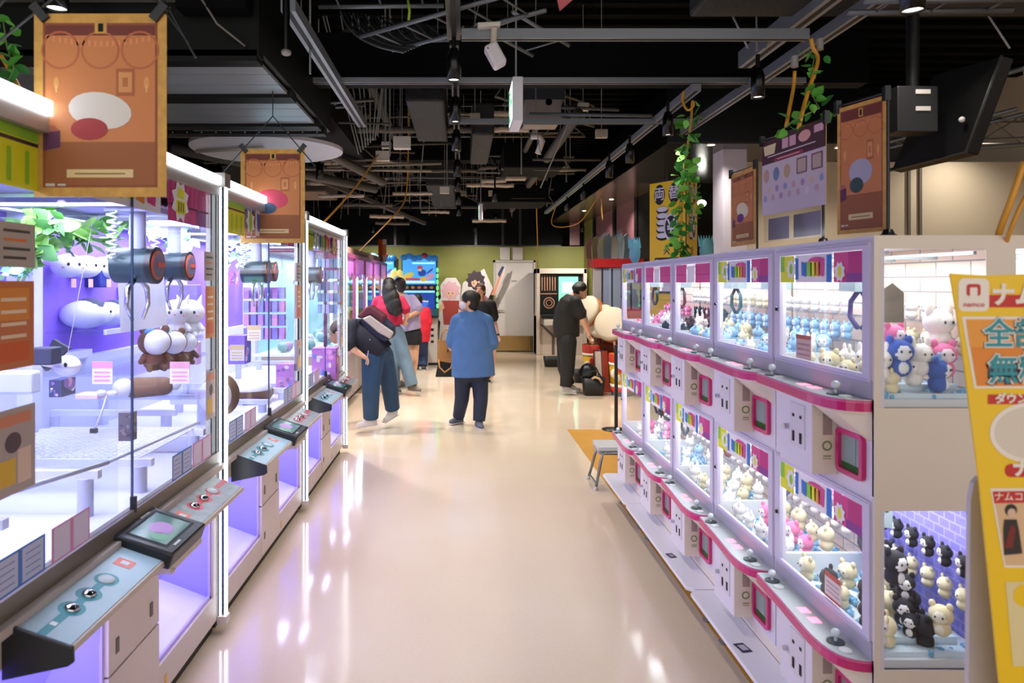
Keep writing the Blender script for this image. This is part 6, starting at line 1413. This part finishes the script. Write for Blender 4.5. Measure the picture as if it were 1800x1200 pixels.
# step stool
t = thing('step_stool', 'white-topped step stool with grey metal legs on the yellow floor', 'stool', (1.12, 5.75, 0))
x0, x1 = 1.145, 1.42
b = B(mat('#c4c6c4', .35)); b.box(-.02, .28, -.14, .12, .30, .335); b.use(mat('#8f9496', .4)); b.box(-.015, .275, -.13, .11, .27, .30); mk('seat', b, t, .006)
for q in (-.13, .11):
    s = -.05 if q < 0 else .03
    mk('leg', B(mat('#8a8f92', .3, .8)).tube([(-.05+.0, q+s, .01), (-.0, q, .22), (.02, q, .28), (.24, q, .28), (.26, q, .22), (.31, q+s, .01)], .012, 8), t)
    mk('foot', B(mat('#cfc9cc', .5)).cyl((-.055, q+s, 0), (-.05, q+s, .03), .017, 10), t); mk('foot', B(mat('#cfc9cc', .5)).cyl((.312, q+s, 0), (.31, q+s, .03), .017, 10), t)
mk('brace', B(mat('#8a8f92', .3, .8)).cyl((-.045, -.17, .05), (-.045, .14, .05), .006, 8), t)
# ================================================================ PEOPLE
def fuse(name, b, parent, vox=.008, smooth=3, **props):
    "melt overlapping closed shapes into one continuous surface"
    m = b.mats[0]; me = bpy.data.meshes.new(name); me.from_pydata([tuple(p) for p in b.v], [], b.f); me.update()
    o = bpy.data.objects.new(name, me); COL.objects.link(o)
    r = o.modifiers.new('r', 'REMESH'); r.mode = 'VOXEL'; r.voxel_size = vox
    s = o.modifiers.new('s', 'SMOOTH'); s.iterations = smooth; s.factor = .6
    dg = bpy.context.evaluated_depsgraph_get(); dg.update()
    m2 = bpy.data.meshes.new_from_object(o.evaluated_get(dg)); bpy.data.objects.remove(o); bpy.data.meshes.remove(me)
    m2.materials.clear(); m2.materials.append(m); m2.polygons.foreach_set('use_smooth', [True]*len(m2.polygons)); m2.name = name
    o = bpy.data.objects.new(name, m2); COL.objects.link(o); o.parent = parent
    for k, v in props.items(): o[k] = v
    return o
def loft(b, cs, rx, ry, side, n=20):
    cs = [Vector(c) for c in cs]; side = Vector(side).normalized(); m = len(cs); vs = []
    for k, c in enumerate(cs):
        t = (cs[min(k+1, m-1)]-cs[max(k-1, 0)]).normalized(); s = (side-t*side.dot(t)).normalized(); f = t.cross(s)
        for i in range(n):
            a = 2*PI*i/n; vs.append(c+s*(rx[k]*math.cos(a))+f*(ry[k]*math.sin(a)))
    b.add(vs, [(k*n+i, k*n+(i+1) % n, (k+1)*n+(i+1) % n, (k+1)*n+i) for k in range(m-1) for i in range(n)]+[tuple(range(n))[::-1], tuple(range((m-1)*n, m*n))], True)
def hand(b, wv, d, nrm, side=1, curl=.5):
    wv, d, nrm = Vector(wv), Vector(d).normalized(), Vector(nrm); nrm = (nrm-d*nrm.dot(d)).normalized(); s = d.cross(nrm)*side
    b.capsule(wv, wv+d*.03, .024, .026, 10)
    for k in range(4):
        o = s*(-.027+.018*k); base = wv+d*.07+o; b.capsule(wv+d*.02+o*.7, base, .014, .011, 8)
        L = (.028, .032, .03, .024)[k]; p = base; dd = d.copy()
        for j in range(3):
            dd = (dd+nrm*curl*.8).normalized(); q = p+dd*L*(1, .75, .6)[j]; b.capsule(p, q, .0095-.001*j, .009-.001*j, 8); p = q
    p = wv+d*.02-s*.022; q = p+(d*.6-s*.8+nrm*.3).normalized()*.035; b.capsule(p, q, .012, .010, 8); b.capsule(q, q+(d+nrm*.4).normalized()*.028, .010, .008, 8)
def person(label, base, J, face, skin='#d9a88a', shirt=None, pants=None, shoes=None, hair=None, build=1.0, curl=.5, sleeves=True, extra=None):
    "J: joints as (px, py, Y). face: direction the face looks"
    o = Vector(base); t = thing('person', label, 'person', tuple(o))
    W = {k: P(*v)-o for k, v in J.items()}; F = Vector(face).normalized(); side = F.cross(Vector((0, 0, 1))).normalized()
    sk = mat(skin, .55); H = W['head']
    q = F.to_track_quat('Y', 'Z').to_matrix()
    b = B(sk); b.ball(H+Vector((0, 0, .015)), .078, .095, .105, 18, 12, q); b.ball(H+F*.03+Vector((0, 0, -.05)), .058, .06, .06, 14, 10, q)
    b.capsule(W['neck'], H+Vector((0, 0, -.03)), .055, .052); b.ball(H+F*.098+Vector((0, 0, -.012)), .013, .018, .02, 8, 6, q); b.ball(H+F*.085+Vector((0, 0, .03)), .05, .02, .012, 10, 6, q)
    b.ball(H+F*.088+Vector((0, 0, -.052)), .022, .012, .008, 8, 6, q)
    for s in (-1, 1): b.ball(H+q @ Vector((s*.08, -.005, -.005)), .012, .02, .03, 8, 6, q)
    sh = build
    sd = Vector(shirt.get('side', side)) if shirt else side
    loft(b, [W['pelvis']+(W['chest']-W['pelvis'])*f for f in (-.12, .1, .5, 1.0, 1.15)], [.13*sh, .14*sh, .12*sh, .14*sh, .08*sh], [.09*sh, .10*sh, .09*sh, .09*sh, .05*sh], sd)
    b.capsule(W['chest']+(W['neck']-W['chest'])*.6, W['neck'], .08, .055)
    for S_ in ('L', 'R'):
        b.capsule(W['chest']+(W['neck']-W['chest'])*.5, W['sh'+S_], .07, .06*sh); b.capsule(W['sh'+S_], W['el'+S_], .052*sh, .04*sh); b.capsule(W['el'+S_], W['ha'+S_], .040*sh, .027)
        d = W['ha'+S_]-W['el'+S_]; hand(b, W['ha'+S_], d, F*.6-side*(.3 if S_ == 'L' else -.3)+Vector((0, 0, .1)), 1 if S_ == 'L' else -1, curl)
        b.capsule(W['pelvis'], W['hip'+S_], .1*sh, .088*sh); b.capsule(W['hip'+S_], W['kn'+S_], .085*sh, .055*sh); b.capsule(W['kn'+S_], W['an'+S_], .055*sh, .038)
        b.capsule(W['an'+S_], W['to'+S_], .036, .026)
    body = fuse('body', b, t, .007, 3)
    if shirt:
        b = B(mat(shirt['c'], .8, noise=.08, nscale=7, bump=.7))
        cs = [P(*c[:3])-o for c in shirt['rings']]; loft(b, cs, [c[3] for c in shirt['rings']], [c[4] for c in shirt['rings']], shirt.get('side', side), 24)
        if sleeves:
            for S_ in ('L', 'R'):
                a_, e = W['sh'+S_], W['el'+S_]; f = shirt.get('slv', .8); r = shirt.get('sr', .075)
                c0 = cs[-2]; b.capsule(c0.lerp(a_, .3), a_, .075*sh, r*.95, 12); b.cone(a_, a_.lerp(e, f), r*.95, r*1.05, 14); b.ball(a_.lerp(e, f*.98), r*.9, n=12, rings=8)
        fuse('shirt', b, t, .011, 3)
    if pants:
        b = B(mat(pants['c'], .75, noise=.12, nscale=7, bump=.3)); f = pants.get('len', 1.0); r0, r1, r2 = pants.get('r', (.1, .075, .065))
        q2 = Vector(sd.cross(Vector((0, 0, 1)))).to_track_quat('Y', 'Z').to_matrix(); b.ball(W['pelvis'], .16*sh, .115*sh, .11, 18, 10, q2)
        for S_ in ('L', 'R'):
            b.capsule(W['hip'+S_].lerp(W['pelvis'], .3), W['hip'+S_], .12*sh, r0); 
            if f >= 1: b.capsule(W['hip'+S_], W['kn'+S_], r0, r1); b.cone(W['kn'+S_], W['an'+S_]+Vector((0, 0, .02)), r1, r2, 16)
            else: b.cone(W['hip'+S_], W['hip'+S_].lerp(W['kn'+S_], f), r0, r0*.98, 16)
        fuse('shorts' if f < 1 else 'trousers', b, t, .011, 3)
    if shoes:
        for S_ in ('L', 'R'):
            a_, e = W['an'+S_], W['to'+S_]; d = (e-a_); d.z = 0; d.normalize(); b = B(mat(shoes['c'], .6))
            heel = a_-d*.03+Vector((0, 0, -.02)); b.capsule(heel, e, .042, .034, 12); b.capsule(a_+Vector((0, 0, .02)), a_.lerp(e, .5), .045, .036, 12)
            sh_ = fuse('shoe', b, t, .007, 3)
            z = min(heel.z, e.z)-.04
            s2 = d.cross(Vector((0, 0, 1))); b = B(mat(shoes.get('s', '#d9d4d0'), .5)); up = (e-heel)
            pts = [heel-d*.045-Vector((0, 0, .036))+s2*.032, heel-d*.045-Vector((0, 0, .036))-s2*.032, e-Vector((0, 0, .03))+d*.03-s2*.036, e-Vector((0, 0, .03))+d*.03+s2*.036]
            b.prism(pts, (0, 0, .014)); mk('sole', b, sh_, .004)
    if hair: 
        b = B(mat(hair['c'], .45, bump=.5, nscale=90)); b.ball(H-F*.012+Vector((0, 0, .035)), .092, .105, .1, 18, 12, q)
        b.ball(H-F*.04+Vector((0, 0, -.01)), .088, .075, .1, 16, 10, q)
        for e in hair.get('add', []): b.ball(P(*e[:3])-o, e[3], e[4], e[5], 14, 10)
        fuse('hair', b, t, .009, 3)
    if extra: extra(t, W, F, side, q, o)
    if face[1] < -.2 or extra:
        for s in (-1, 1): mk('eye', B(mat('#1f1612', .3)).ball(H+q @ Vector((s*.032, .088, .02)), .011, .007, .006, 8, 6, q), t)
        mk('mouth', B(mat('#a05a50', .5)).ball(H+q @ Vector((0, .098, -.052)), .02, .005, .005, 8, 6, q), t)
    return t
# woman in blue
Y = 8.0
def ex_blue(t, W, F, side, q, o):
    H = W['head']; b = B(mat('#d6d9e6', .6)); b.ball(H+F*.062+Vector((0, 0, -.04)), .072, .058, .058, 16, 10, q); mk('face_mask', b, t)
person('person from behind in an oversized blue t-shirt and face mask, carrying a tan bag', (P(828, 750, Y).x, Y, 0),
       dict(head=(825, 530, Y), neck=(828, 548, Y), chest=(829, 570, Y), pelvis=(828, 650, Y), shL=(804, 564, Y), shR=(855, 564, Y), elL=(794, 610, Y+.05), elR=(866, 614, Y), haL=(791, 600, Y+.28), haR=(866, 648, Y+.02),
            hipL=(814, 655, Y), hipR=(843, 655, Y), knL=(812, 700, Y+.05), knR=(845, 702, Y-.02), anL=(806, 735, Y+.2), anR=(842, 743, Y-.05), toL=(794, 741, Y+.13), toR=(846, 750, Y-.12)),
       (-.92, .12, 0), shirt=dict(c='#4a72a8', side=(1, 0, 0), slv=.85, sr=.085, rings=[(832, 661, Y, .25, .165), (831, 635, Y, .245, .17), (830, 600, Y, .235, .165), (829, 578, Y, .225, .15), (829, 563, Y, .19, .13), (829, 554, Y, .12, .10), (828, 548, Y, .07, .075)]),
       pants=dict(c='#1d2740', r=(.105, .085, .07)), shoes=dict(c='#5a6070', s='#c9c4cc'), hair=dict(c='#15120f', add=[(835, 523, Y, .07, .08, .07)]), build=1.12, extra=ex_blue)
# tan bag and black bag held by her
p = P(786, 640, Y+.1)
t = thing('handbag', 'tan leather tote bag held by the person in blue', 'bag', (p.x-.03, Y+.22, p.z))
m_tan2 = mat('#b07a3a', .45, noise=.08, nscale=10)
mk('bag_body', B(m_tan2).prism([(-.09, -.05, .03), (.10, -.05, .0), (.11, -.05, .26), (-.07, -.05, .28)], (0, .1, 0)), t, .012)
for s in (-.045, .045): mk('handle', B(m_tan2).tube([(-.05, s, .26), (-.03, s, .36), (.02, s, .40), (.07, s, .36), (.09, s, .25)], .008, 6), t)
mk('strap', B(mat('#c9924a', .45)).tube([(-.07, -.06, .05), (-.06, -.07, -.04), (.0, -.07, -.1), (.07, -.07, -.05), (.1, -.06, .04)], .01, 6), t)
mk('buckle', B(m_dark).box(.03, .045, -.054, -.05, .13, .17), t)
p = P(783, 663, Y+.2)
t = thing('handbag', 'black flat bag hanging under the tan tote of the person in blue', 'bag', (p.x, Y+.25, p.z))
mk('bag_body', B(mat('#191614', .6)).prism([(-.12, -.03, 0), (.14, -.03, .0), (.12, -.03, .2), (-.08, -.03, .2)], (0, .06, 0)), t, .01)
mk('handle', B(mat('#191614', .6)).tube([(-.05, 0, .19), (-.02, 0, .4), (.03, 0, .43), (.07, 0, .4), (.08, 0, .19)], .006, 6), t)

# bending person in navy with a backpack
Y = 7.75
def ex_none(*a): pass
person('person in navy with white shoes and a backpack bending toward the left machines', (P(660, 750, Y).x, Y, 0),
       dict(head=(594, 584, Y), neck=(610, 573, Y), chest=(625, 580, Y), pelvis=(664, 615, Y), shL=(620, 572, Y-.14), shR=(622, 572, Y+.16), elL=(614, 608, Y-.2), elR=(604, 612, Y+.2), haL=(636, 624, Y-.2), haR=(598, 640, Y+.05),
            hipL=(656, 625, Y-.08), hipR=(672, 625, Y+.1), knL=(652, 682, Y-.1), knR=(684, 672, Y+.2), anL=(652, 738, Y-.02), anR=(690, 722, Y+.3), toL=(632, 747, Y-.02), toR=(678, 738, Y+.22)),
       (-.85, 0, -.5), shirt=dict(c='#1a1c2a', side=(0, 1, 0), slv=.95, sr=.08, rings=[(668, 622, Y, .2, .17), (655, 606, Y, .215, .17), (640, 592, Y, .215, .165), (625, 580, Y, .2, .15), (614, 573, Y, .12, .1), (610, 572, Y, .07, .07)]),
       pants=dict(c='#24476a', r=(.13, .10, .085)), shoes=dict(c='#d6d2d6', s='#cfcace'), hair=dict(c='#241a16'), build=1.1, curl=.8, extra=ex_none)
p = P(662, 575, Y)
t = thing('backpack', 'maroon, cream and navy backpack on the bending person', 'backpack', (p.x, Y, p.z-.12))
def PL(px, py, dy, o): return P(px, py, Y+dy)-Vector(o)
o_ = (p.x, Y, p.z-.12)
b = B(mat('#1c2440', .7)); b.prism([PL(632, 562, -.16, o_), PL(660, 545, -.16, o_), PL(690, 575, -.16, o_), PL(692, 592, -.16, o_), PL(675, 602, -.16, o_), PL(645, 585, -.16, o_)], (0, .32, 0)); mk('pack', b, t, .03)
b = B(mat('#5a2030', .7)); b.prism([PL(626, 556, -.17, o_), PL(648, 536, -.17, o_), PL(676, 556, -.17, o_), PL(674, 570, -.17, o_), PL(652, 553, -.17, o_), PL(634, 560, -.17, o_)], (0, .34, 0)); mk('flap', b, t, .02)
b = B(mat('#b9ada4', .7)); b.prism([PL(636, 560, -.185, o_), PL(650, 554, -.185, o_), PL(672, 570, -.185, o_), PL(692, 584, -.185, o_), PL(686, 596, -.185, o_), PL(664, 584, -.185, o_)], (0, .05, 0)); mk('pocket', b, t, .015)
mk('strap', B(m_dark).tube([PL(625, 560, -.15, o_), PL(622, 580, -.19, o_), PL(630, 600, -.19, o_), PL(648, 604, -.17, o_)], .015, 6), t)
mk('zip_cord', B(mat('#c9c0ba', .6)).tube([PL(650, 596, -.2, o_), PL(647, 620, -.2, o_), PL(643, 640, -.2, o_)], .006, 5), t)

# pink shirt, long black hair
Y = 10.3
person('person seen from behind with long black hair, crimson t-shirt and light blue jeans', (P(705, 688, Y).x, Y, 0),
       dict(head=(683, 503, Y), neck=(685, 520, Y), chest=(684, 540, Y), pelvis=(688, 578, Y), shL=(664, 528, Y), shR=(705, 528, Y), elL=(656, 552, Y+.1), elR=(716, 550, Y-.02), haL=(650, 545, Y+.3), haR=(712, 565, Y+.1),
            hipL=(682, 585, Y), hipR=(698, 585, Y), knL=(690, 635, Y), knR=(712, 632, Y), anL=(693, 680, Y+.1), anR=(724, 680, Y-.05), toL=(702, 687, Y+.05), toR=(737, 686, Y-.1)),
       (-.6, .8, 0), shirt=dict(c='#c01f4a', side=(1, .3, 0), slv=.8, sr=.075, rings=[(688, 572, Y, .17, .13), (686, 555, Y, .18, .14), (684, 540, Y, .19, .14), (684, 528, Y, .17, .11), (684, 521, Y, .07, .07)]),
       pants=dict(c='#6a8296', r=(.11, .10, .095)), shoes=dict(c='#6a6058', s='#c4bcb4'), hair=dict(c='#0e0c0c', add=[(684, 512, Y-.06, .115, .10, .14), (688, 525, Y-.1, .125, .08, .15), (692, 537, Y-.13, .12, .06, .14), (697, 546, Y-.14, .09, .045, .08)]), build=.95)
# lavender shirt, black shorts
Y = 11.0
person('person in a lavender shirt and black shorts beside the one with long black hair', (P(722, 680, Y).x, Y, 0),
       dict(head=(702, 502, Y), neck=(704, 518, Y), chest=(712, 538, Y), pelvis=(724, 582, Y), shL=(702, 528, Y), shR=(724, 526, Y), elL=(700, 550, Y+.1), elR=(737, 546, Y-.1), haL=(700, 575, Y+.1), haR=(712, 560, Y-.2),
            hipL=(718, 588, Y), hipR=(730, 588, Y), knL=(722, 630, Y), knR=(730, 630, Y), anL=(708, 674, Y), anR=(726, 672, Y+.2), toL=(700, 680, Y-.05), toR=(716, 677, Y+.15)),
       (-.7, .6, 0), shirt=dict(c='#a79cc0', side=(1, 0, 0), slv=.85, sr=.085, rings=[(724, 580, Y, .15, .13), (720, 560, Y, .17, .14), (714, 540, Y, .18, .14), (710, 528, Y, .15, .1), (706, 519, Y, .07, .07)]),
       pants=dict(c='#16161c', r=(.11, .10, .09), len=.42), shoes=dict(c='#4a4440', s='#b9b2aa'), hair=dict(c='#2a1c18'), build=.92)
# red jacket at the racing cabinet
Y = 13.2
person('person in a bright red jacket leaning at the racing cabinet with dark hair', (P(738, 655, Y).x, Y, 0),
       dict(head=(735, 528, Y), neck=(736, 540, Y), chest=(738, 556, Y), pelvis=(738, 596, Y), shL=(724, 546, Y), shR=(750, 546, Y), elL=(722, 568, Y+.1), elR=(753, 570, Y), haL=(728, 578, Y+.3), haR=(748, 588, Y+.2),
            hipL=(733, 600, Y), hipR=(744, 600, Y), knL=(733, 625, Y+.1), knR=(745, 625, Y+.1), anL=(733, 645, Y), anR=(745, 645, Y), toL=(733, 649, Y+.12), toR=(746, 649, Y+.12)),
       (.1, 1, 0), shirt=dict(c='#d01c34', side=(1, 0, 0), slv=.95, sr=.08, rings=[(740, 600, Y, .16, .14), (740, 580, Y, .19, .15), (738, 560, Y, .2, .15), (737, 548, Y, .17, .12), (736, 541, Y, .08, .08)]),
       pants=dict(c='#1c2a50', r=(.1, .08, .07)), shoes=dict(c='#2a2a2e'), hair=dict(c='#1a1412'), build=1.0)
# black shirt facing the camera
Y = 11.6
def ex_watch(t, W, F, side, q, o):
    mk('wristwatch', B(m_dark).cyl(W['haR']+Vector((-.005, 0, .01)), W['haR']+Vector((-.005, 0, .035)), .034, 14), t)
person('brown-haired person in a black t-shirt facing the camera behind the one in blue', (P(850, 672, Y).x, Y, 0),
       dict(head=(844, 511, Y), neck=(847, 528, Y), chest=(848, 546, Y), pelvis=(848, 592, Y), shL=(831, 535, Y), shR=(864, 535, Y), elL=(826, 565, Y), elR=(869, 565, Y), haL=(824, 592, Y-.05), haR=(875, 590, Y-.1),
            hipL=(841, 598, Y), hipR=(856, 598, Y), knL=(842, 635, Y), knR=(857, 635, Y), anL=(842, 666, Y), anR=(858, 664, Y+.1), toL=(838, 671, Y-.12), toR=(859, 670, Y-.1)),
       (-.25, -.9, .25), shirt=dict(c='#15161a', side=(1, 0, 0), slv=.8, sr=.085, rings=[(848, 598, Y, .17, .13), (848, 575, Y, .175, .13), (848, 548, Y, .19, .13), (848, 536, Y, .17, .1), (847, 529, Y, .07, .07)]),
       pants=dict(c='#17181d', r=(.1, .085, .08)), shoes=dict(c='#1c1c20'), hair=dict(c='#4a2c1c'), skin='#d9a58c', build=1.0, extra=ex_watch)
# man in black bending at right
Y = 10.4
person('person in black t-shirt and trousers with white shoes stooping over the prize bins at right', (P(997, 690, Y).x, Y, 0),
       dict(head=(1021, 511, Y), neck=(1006, 520, Y), chest=(1000, 540, Y), pelvis=(996, 590, Y), shL=(1006, 528, Y+.16), shR=(1012, 530, Y-.16), elL=(1028, 560, Y+.2), elR=(1024, 562, Y-.2), haL=(1036, 590, Y+.15), haR=(1034, 586, Y-.18),
            hipL=(994, 600, Y+.1), hipR=(998, 600, Y-.1), knL=(992, 645, Y+.1), knR=(998, 645, Y-.08), anL=(1000, 678, Y+.12), anR=(994, 682, Y-.1), toL=(1016, 685, Y+.12), toR=(1010, 689, Y-.1)),
       (.75, -.1, -.55), shirt=dict(c='#1c1a18', side=(0, 1, 0), slv=.75, sr=.09, rings=[(996, 592, Y, .18, .19), (995, 570, Y, .2, .2), (997, 548, Y, .2, .19), (1002, 530, Y, .19, .15), (1006, 520, Y, .09, .09)]),
       pants=dict(c='#141416', r=(.135, .105, .085)), shoes=dict(c='#b9b5b4', s='#d0cccc'), hair=dict(c='#1c1815', add=[(1018, 506, Y, .11, .11, .08)]), build=1.15, extra=ex_none)
